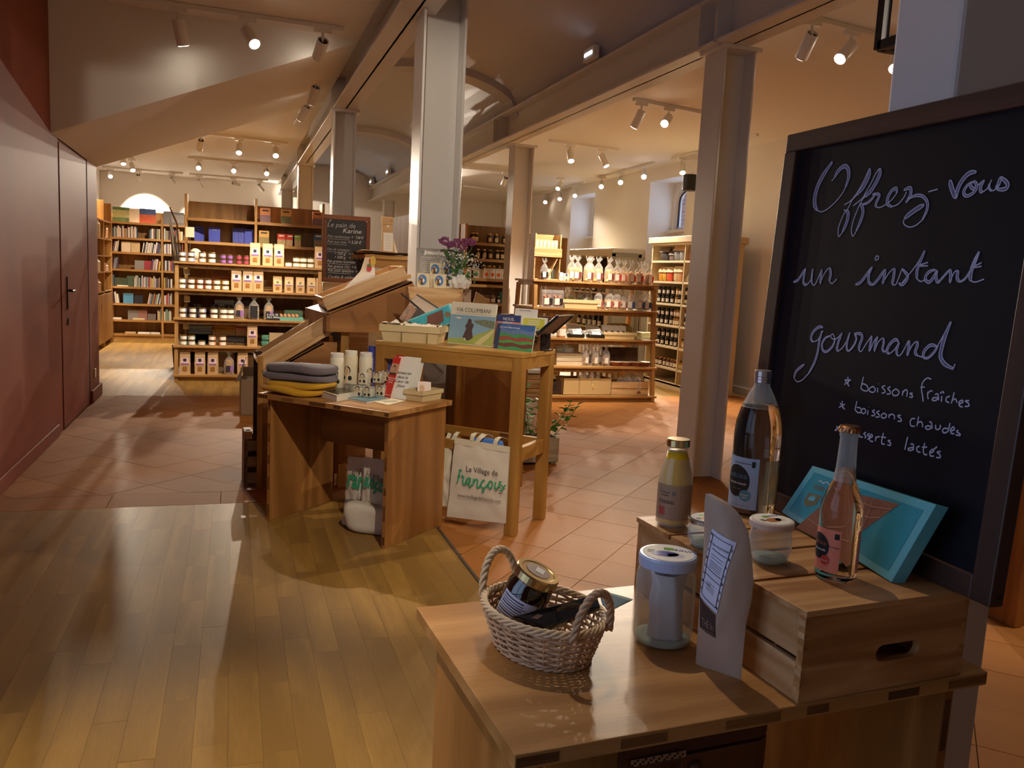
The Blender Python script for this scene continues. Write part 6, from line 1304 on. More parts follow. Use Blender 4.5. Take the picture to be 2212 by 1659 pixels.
def totebag(label, TLp, TRp, BRp, BLp, off, prints, straps, wr=0.006):
    o = ro-vh*off; c = [onP(*q_, o, nb_) for q_ in (TLp, TRp, BRp, BLp)]; c0 = V((c[3].x, c[3].y, c[3].z))
    t = thing('tote_bag', label, 'tote bag', c0)
    def f(a, b): q_ = bilin(c, a, b); bulge = math.sin(PI*a)*math.sin(PI*min(1, b*0.9+0.1))*0.018+wr*noise.noise(V((a*5, b*6, off*10))); return q_-vh*bulge-c0
    mk('front_panel', grid(f, 18, 22), COTTON, t, smooth=True)
    mk('back_panel', grid(lambda a, b: bilin(c, a, b)+vh*(0.012+0.012*math.sin(PI*a)*math.sin(PI*b))-c0, 10, 12), COTTON, t, smooth=True)
    mk('hem', grid(lambda a, b: bilin(c, a, b*0.07)-vh*(math.sin(PI*a)*0.006+0.003)-c0, 14, 2), mat('cotton_hem', 'd9cfb4', 0.9), t)
    for s in straps:
        pts = [V(onP(x, y, o+vh*k, nb_))-c0 for x, y, k in s]; pts = [V(p_) for p_ in smoothline([tuple(p_) for p_ in pts], 5)]
        vs = []; fs = []
        for i, p_ in enumerate(pts):
            d = (pts[min(i+1, len(pts)-1)]-pts[max(0, i-1)]).normalized(); sd = d.cross(vh).normalized()*0.013 if abs(d.dot(vh)) < 0.8 else uh*0.013
            vs += [tuple(p_+sd-vh*0.0015), tuple(p_-sd-vh*0.0015), tuple(p_-sd+vh*0.0015), tuple(p_+sd+vh*0.0015)]
        for i in range(len(pts)-1):
            for k in range(4): fs.append((i*4+k, i*4+(k+1) % 4, i*4+4+(k+1) % 4, i*4+4+k))
        mk('strap', (vs, fs), mat('cotton_hem', 'd9cfb4', 0.9), t)
    return t, o, c0, c
t, o, c0, c = totebag('cotton tote bag printed with the green shop name, hanging on the high table rail', (983, 946), (1100, 966), (1091, 1131), (965, 1116), 0.012, None,
    [((1019, 952, -0.004), (1022, 940, 0.0), (1030, 935, 0.03), (1040, 937, 0.07)), ((1030, 956, -0.004), (1038, 945, 0.0), (1050, 938, 0.03), (1062, 943, 0.07)), ((1069, 961, -0.004), (1073, 950, 0.0), (1082, 944, 0.03), (1093, 948, 0.07))])
mk('blue_content', xf(soft(0.22, 0.03, 0.06, 3, 0.012, 18, 6), tuple((c[0]+c[1])/2-c0-V((0, 0, 0.04))+vh*0.03+uh*0.02), (0, 0, RZH)), mat('blue_stuffing', '4a78c4', 0.8), t, smooth=True)
o2 = o-vh*0.024
def strokes(name, S_, ox, oy, sc, w_, m, t, o_, n_, c0_, k=4):
    gs = []
    for s in S_:
        pts = smoothline([(x, y) for x, y in s], k); P3 = [onP(ox+x/sc, oy+y/sc, o_, n_)-c0_ for x, y in pts]
        gs.append(ribbon(P3, n_, w_))
    return mk(name, join(*gs), m, t)
strokes('green_lettering', FR_STR, 960, 980, 12.76, 0.0095, GT_, t, o2, vh, c0)
for s_, x, y, x2, y2, sz, shr in (('Le Village de', 1006, 1018, 1074, 1028, 0.0, 0), ('www.levillagedefrancois.com', 988, 1073, 1082, 1087, 0.0, 0)):
    a, b = onP(x, y, o2, vh), onP(x2, y2, o2, vh); d = b-a
    ob = txt('black_lettering', s_, 1.0, INKB, t, (0, 0, 0)); w0 = max(v.co.x for v in ob.data.vertices)-min(v.co.x for v in ob.data.vertices); k = d.length/w0
    X = d.normalized(); Z = -vh; Y = Z.cross(X).normalized(); Z = X.cross(Y)
    ob.matrix_local = Matrix.Translation(a-c0) @ Matrix((X, Y, Z)).transposed().to_4x4() @ Matrix.Diagonal((k, k*(1.15 if 'Village' in s_ else 1.3), 0.02, 1))
t, o, c0, c = totebag('second cotton tote bag at the left, half behind the low table', (930, 944), (976, 950), (968, 1094), (925, 1090), -0.03, None, [((968, 955, 0), (962, 1000, -0.02), (950, 1028, -0.03), (943, 1025, -0.03)), ((976, 953, 0), (984, 940, 0.0), (990, 933, 0.03)), ((943, 1025, -0.03), (958, 970, 0.0), (972, 936, 0.03))], 0.014)
# cushions of packed cotton bags under the low table
def cushion(label, cs, o_, n_, th, texts=()):
    c = [onP(*q_, o_, n_) for q_ in cs]; c0_ = V(c[3]); t = thing('tote_bag', label, 'tote bag', c0_)
    def f(s): return lambda a, b: bilin(c, a, b)-c0_+n_*s*th*(math.sin(PI*a)*math.sin(PI*b))**0.6+n_*0.008*s*noise.noise(V((a*6, b*6, s)))
    mk('front_panel', grid(f(-1), 20, 20), COTTON, t, smooth=True); mk('back_panel', grid(f(1), 14, 14), COTTON, t, smooth=True)
    for s_, p0_, p1_, m_, hh in texts:
        q_ = o_-n_*(th+0.008); a, b = onP(*p0_, q_, n_), onP(*p1_, q_, n_); d = b-a
        ob = txt('lettering', s_, 1.0, m_, t, (0, 0, 0), shear=0.25 if m_ is GREENI else 0, off=0.03 if m_ is GREENI else 0); w0 = max(v.co.x for v in ob.data.vertices)-min(v.co.x for v in ob.data.vertices); k = d.length/w0
        X = d.normalized(); Y = (-n_).cross(X).normalized(); Z = X.cross(Y); ob.matrix_local = Matrix.Translation(a-c0_) @ Matrix((X, Y, Z)).transposed().to_4x4() @ Matrix.Diagonal((k, k*hh, 0.02, 1))
    return t
nl = vl
o_ = oL+ul*0.5+vl*0.36
cushion('filled cotton bag standing under the low table, seen left', [(752, 986), (800, 989), (812, 1126), (742, 1118)], o_, nl, 0.035, (('e Vill', (760, 1028), (790, 1026), INKB, 1.1), ('ran', (748, 1050), (785, 1058), GREENI, 1.6), ('www.lev', (745, 1086), (785, 1088), INKB, 1.3)))
cushion('filled cotton bag in front, its print cut by the table panel', [(786, 988), (845, 994), (838, 1165), (778, 1135)], o_-vl*0.05, nl, 0.03, (('Le Village', (791, 1025), (830, 1044), INKB, 1.2), ('anço', (784, 1048), (828, 1066), GREENI, 1.6), ('gedefrancois.c', (778, 1090), (828, 1100), INKB, 1.6)))
t = thing('tote_bag', 'slumped white cotton bag lying in front under the low table', 'tote bag', U(790, 1152)+vl*0.04, RZL+0.1); mk('front_panel', soft(0.30, 0.17, 0.17, 5, 0.035, 40, 16, 0.5, 6), COTTON, t, smooth=True); mk('corner_fold', xf(soft(0.09, 0.10, 0.05, 3, 0.01), (-0.17, 0.05, 0)), COTTON, t, smooth=True)
# ------------------------------------------------------------------ sloping display stands behind the tables
YU = 5.6
def pY(px, py, Y): return atY(px, py, Y)
BWD = OAKX
t = thing('sloping_display', 'upper sloping oak display carrying a tilted pine crate', 'display stand', (0.604, YU, 0))
poly = [(0.0, 1.078), (0.60, 1.078), (0.60, 1.34), (0.545, 1.438), (0.0, 1.20)]
mk('front_panel', xm(prism([(x, z) for x, z in poly], -0.02, 0.0), Matrix.Rotation(PI/2, 4, 'X')), OAKX, t, bev=0.002)
mk('rear_panel', xm(prism([(x, z) for x, z in poly], -0.02, 0.0), Matrix.Translation((0, 0.62, 0)) @ Matrix.Rotation(PI/2, 4, 'X')), OAKX, t)
mk('low_end', hexa([(-0.11, 0.62, 1.08), (-0.02, 0.0, 1.078), (0.0, 0.0, 1.078), (-0.09, 0.62, 1.08), (-0.11, 0.62, 1.205), (-0.02, 0.0, 1.20), (0.0, 0.0, 1.20), (-0.09, 0.62, 1.205)]), OAKX, t, bev=0.002)
mk('leg', box(0.085, 0.14, 0.06, 0.12, 0, 1.08), LEGH, t, bev=0.002); mk('leg', box(0.46, 0.515, 0.10, 0.16, 0, 1.08), LEGH, t); mk('leg', box(0.46, 0.515, 0.5, 0.56, 0, 1.08), LEGH, t); mk('leg', box(0.085, 0.14, 0.5, 0.56, 0, 1.08), LEGH, t)
mk('slope_board', hexa([(-0.02, 0.0, 1.185), (0.545, 0.0, 1.423), (0.545, 0.6, 1.423), (-0.10, 0.6, 1.19), (-0.02, 0.0, 1.20), (0.545, 0.0, 1.438), (0.545, 0.6, 1.438), (-0.10, 0.6, 1.205)]), OAKX, t)
def tiltcrate(name, label, org, ang, L_, Wd, h, holes=True):
    t = thing(name, label, 'crate', org); t.rotation_euler = (0, -ang, 0)
    mk('base', box(0, L_, 0, Wd, 0, 0.008), PINE, t)
    for y in (0, Wd-0.012): mk('long_side', box(0, L_, y, y+0.012, 0.0, h), PINE, t, bev=0.001)
    mk('inner_slat', box(0.012, L_-0.012, Wd*0.5, Wd*0.5+0.01, 0.008, h*0.8), PINE, t)
    mk('base_rail', box(-0.01, L_+0.02, -0.02, 0.0, -0.012, 0.014), PINE, t, bev=0.001)
    mk('high_end', box(L_-0.014, L_, 0.012, Wd-0.012, 0.008, h), PINEY, t)
    for k in range(4): mk('finger_joint', box(L_-0.016, L_+0.001, -0.001, 0.013, h*(0.12+0.25*k), h*(0.24+0.25*k)), PINEY, t)
    if holes:
        z0, z1 = h*0.30, h*0.72; n = 4; ys = [0.0]
        mk('low_end', join(box(-0.012, 0, 0, Wd, 0, z0), box(-0.012, 0, 0, Wd, z1, h), *[box(-0.012, 0, Wd*a, Wd*b, z0, z1) for a, b in ((0, 0.10), (0.22, 0.34), (0.46, 0.58), (0.70, 0.82), (0.94, 1.0))]), PINEY, t, bev=0.001)
    else: mk('low_end', box(-0.012, 0, 0, Wd, 0, h), PINEY, t)
    return t
tiltcrate('pine_crate', 'upper tilted pine crate with four slots in its low end', (0.604-0.01, YU+0.03, 1.232), math.atan2(0.238, 0.545), 0.58, 0.50, 0.08)
def posterf(a, b):
    L_ = ((732, 633), (757, 609), (779, 585), (788, 556)); R_p = ((811, 606), (810, 590), (809, 572), (808, 556))
    k = min(2, int(b*3)); f = b*3-k; l = [L_[k][i]*(1-f)+L_[k+1][i]*f for i in (0, 1)]; r = [R_p[k][i]*(1-f)+R_p[k+1][i]*f for i in (0, 1)]
    return atY(l[0]*(1-a)+r[0]*a, l[1]*(1-a)+r[1]*a, 5.86+0.05*math.sin(PI*b*0.8)+0.02*a)
Pm = mk('produce_poster', grid(lambda a, b: posterf(a, b), 10, 14), PAPER, None, smooth=True); Pm.location = (0, 0, 0); tag(Pm, 'curled white poster with printed vegetables in the upper pine crate', 'poster')
for (a_, b_, c, rx_, rz_) in ((0.62, 0.62, 'c9415a', 0.018, 0.022), (0.85, 0.86, 'd9c060', 0.02, 0.035), (0.55, 0.88, 'b5553c', 0.006, 0.02), (0.55, 0.74, '5d8a4a', 0.014, 0.01), (0.85, 0.70, '6d8a4a', 0.012, 0.008)):
    q_ = V(posterf(a_, b_)); mk('vegetable_print', ([(q_.x+rx_*math.cos(i*PI/6), q_.y-0.02, q_.z+rz_*math.sin(i*PI/6)) for i in range(12)], [tuple(range(12))]), mat('veg_'+c, c, 0.6), Pm)
YL = 5.7
t = thing('sloping_display', 'lower sloping oak display half hidden behind the low table', 'display stand', (0.19, YL, 0))
poly = [(0.0, 0.0), (0.48, 0.0), (0.48, 1.0), (0.39, 1.0), (0.0, 0.775)]
mk('front_panel', xm(prism(poly, -0.02, 0.0), Matrix.Rotation(PI/2, 4, 'X')), OAKX, t, bev=0.002); mk('rear_panel', xm(prism(poly, -0.02, 0.0), Matrix.Translation((0, 0.5, 0)) @ Matrix.Rotation(PI/2, 4, 'X')), OAKX, t)
mk('end_panel', box(-0.055, 0, 0.3, 0.32, 0, 0.9), DARKWZ, t); mk('corner_post', box(-0.035, 0.0, -0.01, 0.04, 0, 0.90), LEGH, t, bev=0.002); mk('end_panel', box(-0.012, 0, 0.04, 0.5, 0, 0.775), OAK, t)
mk('slope_board', hexa([(0.0, 0.0, 0.76), (0.39, 0.0, 0.985), (0.39, 0.5, 0.985), (0.0, 0.5, 0.76), (0.0, 0.0, 0.776), (0.39, 0.0, 1.001), (0.39, 0.5, 1.001), (0.0, 0.5, 0.776)]), OAKX, t)
tiltcrate('pine_crate', 'lower tilted pine crate behind the folded sweatshirts', (0.20, YL-0.005, 0.80), math.atan2(0.28, 0.43), 0.53, 0.42, 0.105, False)
t = thing('dark_flap', 'dark triangular wooden flap between the two tilted crates', 'panel', (0.60, 5.75, 1.0)); mk('flap', ([(0.0, 0, 0.06), (0.16, 0, -0.02), (0.13, 0.02, 0.02), (-0.03, 0.02, 0.10), (0.0, 0.3, 0.06), (0.16, 0.3, -0.02), (0.13, 0.32, 0.02), (-0.03, 0.32, 0.10)], [(0, 1, 2, 3), (7, 6, 5, 4), (0, 4, 5, 1), (1, 5, 6, 2), (2, 6, 7, 3), (3, 7, 4, 0)]), DARKW, t); mk('edge', box(0, 0.16, -0.01, 0, -0.03, -0.02), DARKW, t)
# high stand with the paper bag
c_ = atY(905, 551, 6.32); zt0 = atY(830, 551, 6.32).z
t = thing('bag_stand', 'oak stand top with brown paper behind the upper crate', 'stand', (c_.x-0.38, 6.32, 0)); zt = zt0
mk('top_board', hexa([(-0.03, 0, zt-0.03), (0.42, 0, zt-0.03), (0.42, 0.45, zt-0.03), (-0.12, 0.40, zt-0.03), (-0.03, 0, zt), (0.42, 0, zt), (0.42, 0.45, zt), (-0.12, 0.40, zt)]), TOPH, t, bev=0.002)
mk('apron', box(0.0, 0.40, 0.03, 0.055, zt-0.10, zt-0.03), RAILH, t); mk('leg', hexa([(0.20, 0.06, 0), (0.27, 0.06, 0), (0.27, 0.12, 0), (0.20, 0.12, 0), (0.235, 0.06, zt-0.03), (0.30, 0.06, zt-0.03), (0.30, 0.12, zt-0.03), (0.235, 0.12, zt-0.03)]), LEGH, t, bev=0.002); mk('leg', box(0.0, 0.06, 0.34, 0.40, 0, zt-0.03), LEGH, t); mk('leg', box(0.35, 0.41, 0.34, 0.40, 0, zt-0.03), LEGH, t)
bs = t.location
pp = thing('brown_paper_sheets', 'crumpled brown paper sheets under the flat bottomed bag', 'paper', (bs.x-0.03, bs.y-0.02, zt+0.001))
for k in range(3): mk('sheet', grid(lambda a, b: (-0.05+0.50*a+0.01*k, 0.0+0.40*b, 0.003+k*0.007+0.008*(1+math.sin(a*9+k*2)*math.cos(b*7+k))*(0.3+abs(a-0.5)+0.2)), 22, 12), KRAFT, pp, smooth=True)
q_ = atY(836, 547, 6.45)
t = thing('paper_bag', 'upright folded kraft bag with white label on the oak stand', 'bag', (q_.x, 6.47, zt+0.022), rz=0.1); t.scale = (1.05, 1.05, 1.05)
w_, h_ = 0.10, 0.27
mk('bag_body', ([(-0.055, -0.045, 0), (0.05, -0.045, 0), (0.10, 0.05, 0), (-0.03, 0.05, 0), (-0.045, -0.03, 0.14), (0.035, -0.03, 0.14), (0.045, 0.03, 0.14), (-0.035, 0.03, 0.14), (-0.048, -0.02, 0.24), (0.03, -0.02, 0.24), (0.035, 0.0, 0.24), (-0.04, 0.0, 0.24)], [(3, 2, 1, 0), (8, 9, 10, 11)]+[(k*4+i, k*4+(i+1) % 4, k*4+4+(i+1) % 4, k*4+4+i) for k in range(2) for i in range(4)]), KRAFT, t)
mk('rolled_top', xf(box(-0.048, 0.036, -0.03, 0.004, 0, 0.055), (0, 0, 0.205), (0.12, 0, 0)), KRAFT, t, bev=0.004); mk('white_sticker', xf(box(-0.038, 0.034, -0.001, 0, 0, 0.135), (0, -0.0465, 0.01), (-0.09, 0, 0)), PAPER, t); mk('round_seal', xf(lathe([(0, 0), (0.009, 0), (0.009, 0.001), (0, 0.001)], 14), (-0.005, -0.031, 0.19), (PI/2, 0, 0)), PAPER, t)
for k in range(7): mk('print_line', xf(box(-0.026, 0.022, -0.0016, -0.001, 0.02+k*0.015, 0.021+k*0.015), (0, -0.0465, 0.01), (-0.09, 0, 0)), mat('title_grey', '6d6a60', 0.6), t)
mk('gold_pin', xf(tube([(0.0, 0, 0), (0.01, 0, 0.012), (0.02, 0, 0.004)], 0.0025, 5), (0.012, -0.032, 0.225)), BRASSD, t)
# bread board (blackboard price list)
YK = 6.6
A_, B_, C_, D__ = (atY(698, 462, YK), atY(802, 470, YK), atY(797, 617, YK), atY(695, 609, YK))
x0, x1, z0, z1 = 0.647, 1.013, 1.39, 1.906
t = thing('bread_blackboard', 'red wood framed blackboard listing bread prices', 'blackboard', (x0, YK, z0)); W, Hh = x1-x0, z1-z0; f_ = 0.034
mk('slate', box(f_, W-f_, 0.006, 0.014, f_, Hh-f_), mat('small_slate', '26262a', 0.55), t)
mk('frame_rail', join(box(0, W, 0, 0.02, Hh-f_, Hh)), REDWOOD, t, bev=0.006); mk('frame_rail', box(0, W, 0, 0.02, 0, f_), REDWOOD, t, bev=0.006); mk('frame_stile', box(0, f_, 0, 0.02, f_, Hh-f_), REDWOODZ, t, bev=0.006); mk('frame_stile', box(W-f_, W, 0, 0.02, f_, Hh-f_), REDWOODZ, t, bev=0.006)
CH2 = mat('grey_chalk', 'b9b9ba', 0.9); CH3 = mat('white_chalk', 'e6e6e4', 0.9)
def kt(s, cx, cy, sz, m=CH2, sx=1.0, shr=0.25, line=False):   # crop coords of the photo detail: 9.217 px per px
    p_ = atY(690+cx/9.217, 450+cy/9.217, YK); ob = txt('chalk_text', s, sz, m, t, (p_.x-x0, 0.0055, p_.z-z0), (PI/2, 0, 0), shear=shr, sx=sx)
    if line: mk('chalk_underline', box(p_.x-x0, p_.x-x0+line, 0.005, 0.006, p_.z-z0-0.012, p_.z-z0-0.0095), m, t)
kt('φ', 185, 255, 0.03); kt('Le pain de', 150, 360, 0.052, CH2, 1.0); kt('Karine', 455, 485, 0.05, CH3, 1.1)
kt('Pain randonneur', 160, 575, 0.030, CH2, 0.86, line=0.17); kt('=   7,60 €', 635, 598, 0.028, CH3, 0.8)
kt('Pain aux noix', 155, 680, 0.030, CH2, 0.9, line=0.15); kt('= 5,20 €', 570, 698, 0.032, CH3, 0.9)
kt('Pain de campagne :', 150, 830, 0.028, CH2, 0.86, line=0.17)
kt('• 750 g   = 5,90 €', 300, 920, 0.030, CH3, 0.98); kt('• 500 g   = 3,90 €', 300, 995, 0.030, CH3, 0.98)
kt('Pain graines tournesol', 150, 1070, 0.030, CH3, 0.82, line=0.18); kt('Pain graines d’ici  = 6', 155, 1170, 0.030, CH3, 0.86, line=0.18); kt('Pain petit épeautre  =', 165, 1255, 0.030, CH3, 0.86, line=0.18); kt('Cookie & sablés', 165, 1385, 0.032, CH3, 0.95)
t = thing('pale_box_plinth', 'pale wooden box plinth under the bread blackboard', 'plinth', (0.66, YK-0.005, 0)); mk('carcass', box(0, 0.36, 0, 0.05, 0, 1.388), PINE, t, bev=0.003); mk('door_line', box(0.17, 0.173, -0.001, 0, 0.02, 1.37), BRASSD, t)
# ------------------------------------------------------------------ Saint Joseph stand, plaque, cards, flowers
YJ = 5.45
a, b = atY(886, 620, YJ), atY(1000, 629, YJ); zt = 1.40; zb = 1.215
t = thing('wooden_wine_box', 'pale box with finger joints holding saint cards and the vase', 'box', (a.x, YJ, zb)); W = b.x-a.x; h_ = zt-zb
mk('front', box(0.012, W-0.012, 0, 0.012, 0, h_), PINE, t, bev=0.001); mk('back', box(0.012, W-0.012, 0.25, 0.262, 0, h_), PINE, t); mk('side', box(0, 0.012, 0, 0.262, 0, h_), PINEY, t, bev=0.001); mk('side', box(W-0.012, W, 0, 0.262, 0, h_), PINEY, t); mk('lid', box(0.012, W-0.012, 0.012, 0.25, h_-0.01, h_), PINE, t)
for k in range(5):
    for x in (0.0, W-0.026): mk('finger_joint', box(x, x+0.026, -0.0008, 0.004, h_*(0.04+0.2*k), h_*(0.13+0.2*k)), PINE, t)
st_a, st_b = atY(987, 800, 5.42), atY(1112, 800, 5.42)
t = thing('display_cabinet', 'dark oak cabinet behind the high table under the pale box', 'cabinet', (1.05, 5.43, 0)); 
mk('top', box(0.0, 0.85, -0.01, 0.30, 1.185, 1.213), OAKX, t, bev=0.002); mk('front_panel', box(st_a.x-1.05, st_b.x-1.05+0.1, 0.0, 0.02, 0.02, 1.185), OAK, t); mk('corner_post', box(st_a.x-1.05-0.002, st_a.x-1.05+0.06, -0.008, 0.03, 0, 1.185), LEGH, t, bev=0.002); mk('side_panel', box(0.83, 0.85, 0.0, 0.29, 0, 1.185), OAK, t); mk('side_panel', box(st_a.x-1.05, st_a.x-1.03, 0.02, 0.29, 0, 1.185), OAK, t)
# sloping side of the second display on the right
P_ = [atY(x, y, 5.7) for x, y in ((1028, 630), (1058, 650), (1048, 672), (1026, 700), (1020, 660))]
t = thing('sloping_display', 'dark brown sloping side panel right of the flowers', 'display stand', P_[0]); mk('side_panel', slab([p_-P_[0] for p_ in P_], 0.02), SHELFB, t, bev=0.002); mk('ledge', box(0.02, 0.10, 0, 0.3, -0.20, -0.185), SHELFX, t)
c0_, c1_ = atY(1001, 668, 5.4), atY(1030, 670, 5.4)
t = thing('sweet_box', 'open kraft display box of wrapped sweets right of the pale box', 'box', (c0_.x, 5.36, H2+0.001) if False else (c0_.x, 5.46, 1.2135)); W2 = c1_.x-c0_.x
mk('back_flap', box(0, W2, 0.10, 0.104, 0, 0.185), KRAFTG, t); mk('tray', join(box(0, W2, 0, 0.004, 0, 0.035), box(0, 0.004, 0, 0.1, 0, 0.05), box(W2-0.004, W2, 0, 0.1, 0, 0.05), box(0, W2, 0, 0.1, 0, 0.004)), KRAFTG, t)
for i in range(6): o_ = mk('wrapped_sweet', xf(soft(0.03, 0.02, 0.025, i, 0.003, 10, 5, 0.5), rot=(0, 0, i)), mat('sweet_brown' if i % 2 else 'sweet_pink', ('8a4a48' if i % 2 else 'd8c8c4'), 0.3), None, smooth=True, loc=(c0_.x+0.015+i*(W2-0.03)/5, 5.51, 1.24+0.004*(i % 2))); tag(o_, '%s wrapped sweet in the kraft display box' % O[i], 'sweet', 'wrapped sweets in the kraft box')
zt += 0.0005
A_, B_ = atY(898, 620, 5.62), atY(1000, 624, 5.62); A_.z = B_.z = zt
t, W = stand('joseph_plaque', 'grey plaque with the Hail Joseph prayer behind the cards', 'plaque', A_, B_, 0.265, 0.05, 0.012, mat('plaque_grey', '9a938f', 0.6), pages=False)
txt('title', 'Je vous salue Joseph', 0.028, PAPER, t, (0.058, -0.0008, 0.228), (PI/2, 0, 0), sx=0.86, off=0.004); mk('blue_star', xf(ico(0.007), (0.04, -0.001, 0.237), sc=(1, 0.1, 1)), mat('star_blue', '3b78a8', 0.5), t)
txt('prayer_text', 'comblé de la grâce divine, le Sauveur a reposé\nentre vos bras et grandi sous vos yeux,\nvous êtes béni entre tous les hommes et Jésus,\nl’enfant divin de votre virginale épouse est béni.\nSaint Joseph, donné pour père au Fils de Dieu,\npriez pour nous dans nos soucis de famille,\nde santé et de travail, jusqu’à nos derniers jours,\net daignez nous secourir à l’heure de notre mort.\nAmen', 0.0135, PAPER, t, (0.028, -0.0008, 0.20), (PI/2, 0, 0), sx=0.84)
for i, (x, y, dy) in enumerate(((939, 589, 0.14), (966, 590, 0.14), (912, 617, 0.05), (948, 618, 0.05), (968, 619, 0.08))):
    q_ = atY(x, 620, YJ+dy); zz = zt
    a_ = V((q_.x-0.035, YJ+dy, zz)); hh = 0.17 if i < 2 else 0.095
    t, W = stand('saint_card', ('upper left', 'upper right', 'lower left', 'lower middle', 'lower right half hidden')[i]+' cream card with round blue saint picture', 'card', a_, a_+V((0.085, 0, 0)), hh, 0.1, 0.002, PAPERC, pages=False)
    zc = hh-0.045; rr_ = 0.031
    mk('blue_disc', xf(lathe([(0, 0), (rr_, 0), (rr_, 0.0006), (0, 0.0006)], 22), (0.036, -0.0001, zc), (PI/2, 0, 0), (0.95, 1.15, 1)), mat('saint_blue', '3f78b8', 0.5), t)
    mk('saint_robe', xf(lathe([(0, 0), (0.018, 0), (0.018, 0.0005), (0, 0.0005)], 14), (0.030, -0.0009, zc-0.010), (PI/2, 0, 0), (0.8, 1.3, 1)), mat('saint_brown', '5a4030', 0.6), t); mk('saint_cloak', xf(lathe([(0, 0), (0.008, 0), (0.008, 0.0005), (0, 0.0005)], 12), (0.018, -0.0016, zc-0.012), (PI/2, 0, 0), (0.8, 1.8, 1)), mat('saint_gold', 'c9973c', 0.6), t)
    mk('child_robe', xf(lathe([(0, 0), (0.009, 0), (0.009, 0.0005), (0, 0.0005)], 12), (0.043, -0.0016, zc-0.004), (PI/2, 0, 0), (0.8, 1.5, 1)), PAPER, t); mk('saint_head', xf(lathe([(0, 0), (0.0075, 0), (0.0075, 0.0005), (0, 0.0005)], 12), (0.030, -0.0022, zc+0.016), (PI/2, 0, 0)), mat('saint_skin', 'c98f62', 0.6), t)
# vase with flowers
vq = atY(992, 624, YJ+0.10); vb = V((vq.x, YJ+0.10, zt))
t = thing('flower_vase', 'vase wrapped in ruffled white paper with a glass neck', 'vase', vb)
vs, fs = [], []; pr = [(0.03, 0.0), (0.062, 0.006), (0.078, 0.04), (0.074, 0.07), (0.052, 0.09), (0.03, 0.098)]; nn_ = 48
for k, (r, z) in enumerate(pr):
    for i in range(nn_): a_ = 2*PI*i/nn_; rr_ = r*(1+0.10*math.sin(a_*11+k*1.3)*(1 if 0 < k < 5 else 0.2)); vs.append((rr_*math.cos(a_), rr_*math.sin(a_), z+0.004*math.sin(a_*7+k)))
for j in range(len(pr)-1):
    for i in range(nn_): a_, b_ = j*nn_+i, j*nn_+(i+1) % nn_; fs.append((a_, b_, b_+nn_, a_+nn_))
mk('paper_ruffle', (vs, fs), mat('tissue_white', 'f2efe9', 0.8), t); mk('glass_neck', lathe([(0.03, 0.09), (0.022, 0.11), (0.026, 0.135)], 20, cap=False), glass('vase_glass', (0.9, 0.94, 0.95), 0.35, 0.05), t, smooth=True)
bq = thing('flower_bouquet', 'bouquet of purple lilac above small white blossoms', 'bouquet', vb+V((0, 0, 0.10)))
LEAF = mat('leaf_green', '3f6b35', 0.5, var=0.15); STM = mat('stem_green', '4c7a3c', 0.6)
rs = random.Random(9)
def wp(px, py, dy=0): q_ = atY(px, py, vb.y+dy); return V((q_.x, q_.y, q_.z))-bq.location
base_ = V((0, 0, 0.0))
for (x, y, dy) in ((960, 522, 0), (985, 522, 0.01), (1002, 522, -0.01), (1020, 520, 0), (972, 512, 0.02), (1012, 530, 0.0)):
    e_ = wp(x, y+14, dy); mk('stem', tube([base_, base_*0.5+e_*0.5+V((0, 0, 0.02)), e_], 0.0025, 5), STM, bq)
def blob(px, py, r, n, fr, m, nm):
    gs = []
    for i in range(n):
        a_, b_ = rs.uniform(0, 2*PI), math.acos(rs.uniform(-1, 1)); q_ = wp(px, py)+V((r[0]*math.sin(b_)*math.cos(a_), r[0]*0.8*math.sin(b_)*math.sin(a_), r[1]*math.cos(b_)))*rs.uniform(0.7, 1.05)
        for k in range(4):
            t_ = k*PI/2+rs.uniform(0, 1); gs.append(ico(fr*0.6, tuple(q_+V((fr*0.55*math.cos(t_), rs.uniform(-fr, fr)*0.3, fr*0.55*math.sin(t_)))), (1, 0.5, 1)))
    mk(nm, join(*gs), m, bq)
LIL = mat('lilac_purple', '8e4a78', 0.7, noise_amt=0.35, nscale=60)
for (x, y, rx_, rz_, n) in ((960, 520, 0.038, 0.026, 60), (985, 525, 0.036, 0.030, 60), (972, 530, 0.03, 0.02, 40), (1003, 524, 0.036, 0.026, 60), (1020, 523, 0.03, 0.026, 50), (998, 535, 0.03, 0.016, 30)): blob(x, y, (rx_, rz_), n, 0.0065, LIL, 'lilac_head')
WHB = mat('white_blossom', 'f0f2ec', 0.7)
gs = []
for i in range(120):
    x, y = rs.gauss(990, 17), rs.gauss(558, 11)
    q_ = wp(x, y, rs.uniform(-0.05, 0.04)); r_ = rs.uniform(0.0045, 0.0075); gs.append(ico(r_, tuple(q_), (1, 0.9, 0.8)))
for i in range(70): q_ = wp(rs.gauss(1022, 9), rs.gauss(572, 10), rs.uniform(-0.02, 0.04)); gs.append(ico(rs.uniform(0.0025, 0.005), tuple(q_)))
mk('white_blossom', join(*gs), WHB, bq, kind='stuff')
for i in range(20):
    e_ = wp(rs.uniform(968, 1016), rs.uniform(550, 575), rs.uniform(-0.04, 0.03)); mk('stem', tube([base_, e_*0.5+V((rs.uniform(-0.01, 0.01), 0, 0.0)), e_], 0.0016, 4), STM, bq)
def leaf(l, w_): return [(0, 0, 0), (w_*0.5, l*0.3, 0.004), (w_*0.45, l*0.65, 0.002), (0, l, -0.01), (-w_*0.45, l*0.65, 0.002), (-w_*0.5, l*0.3, 0.004), (0, l*0.5, -0.003)], [(0, 1, 6), (1, 2, 6), (2, 3, 6), (3, 4, 6), (4, 5, 6), (5, 0, 6)]
lm_ = None
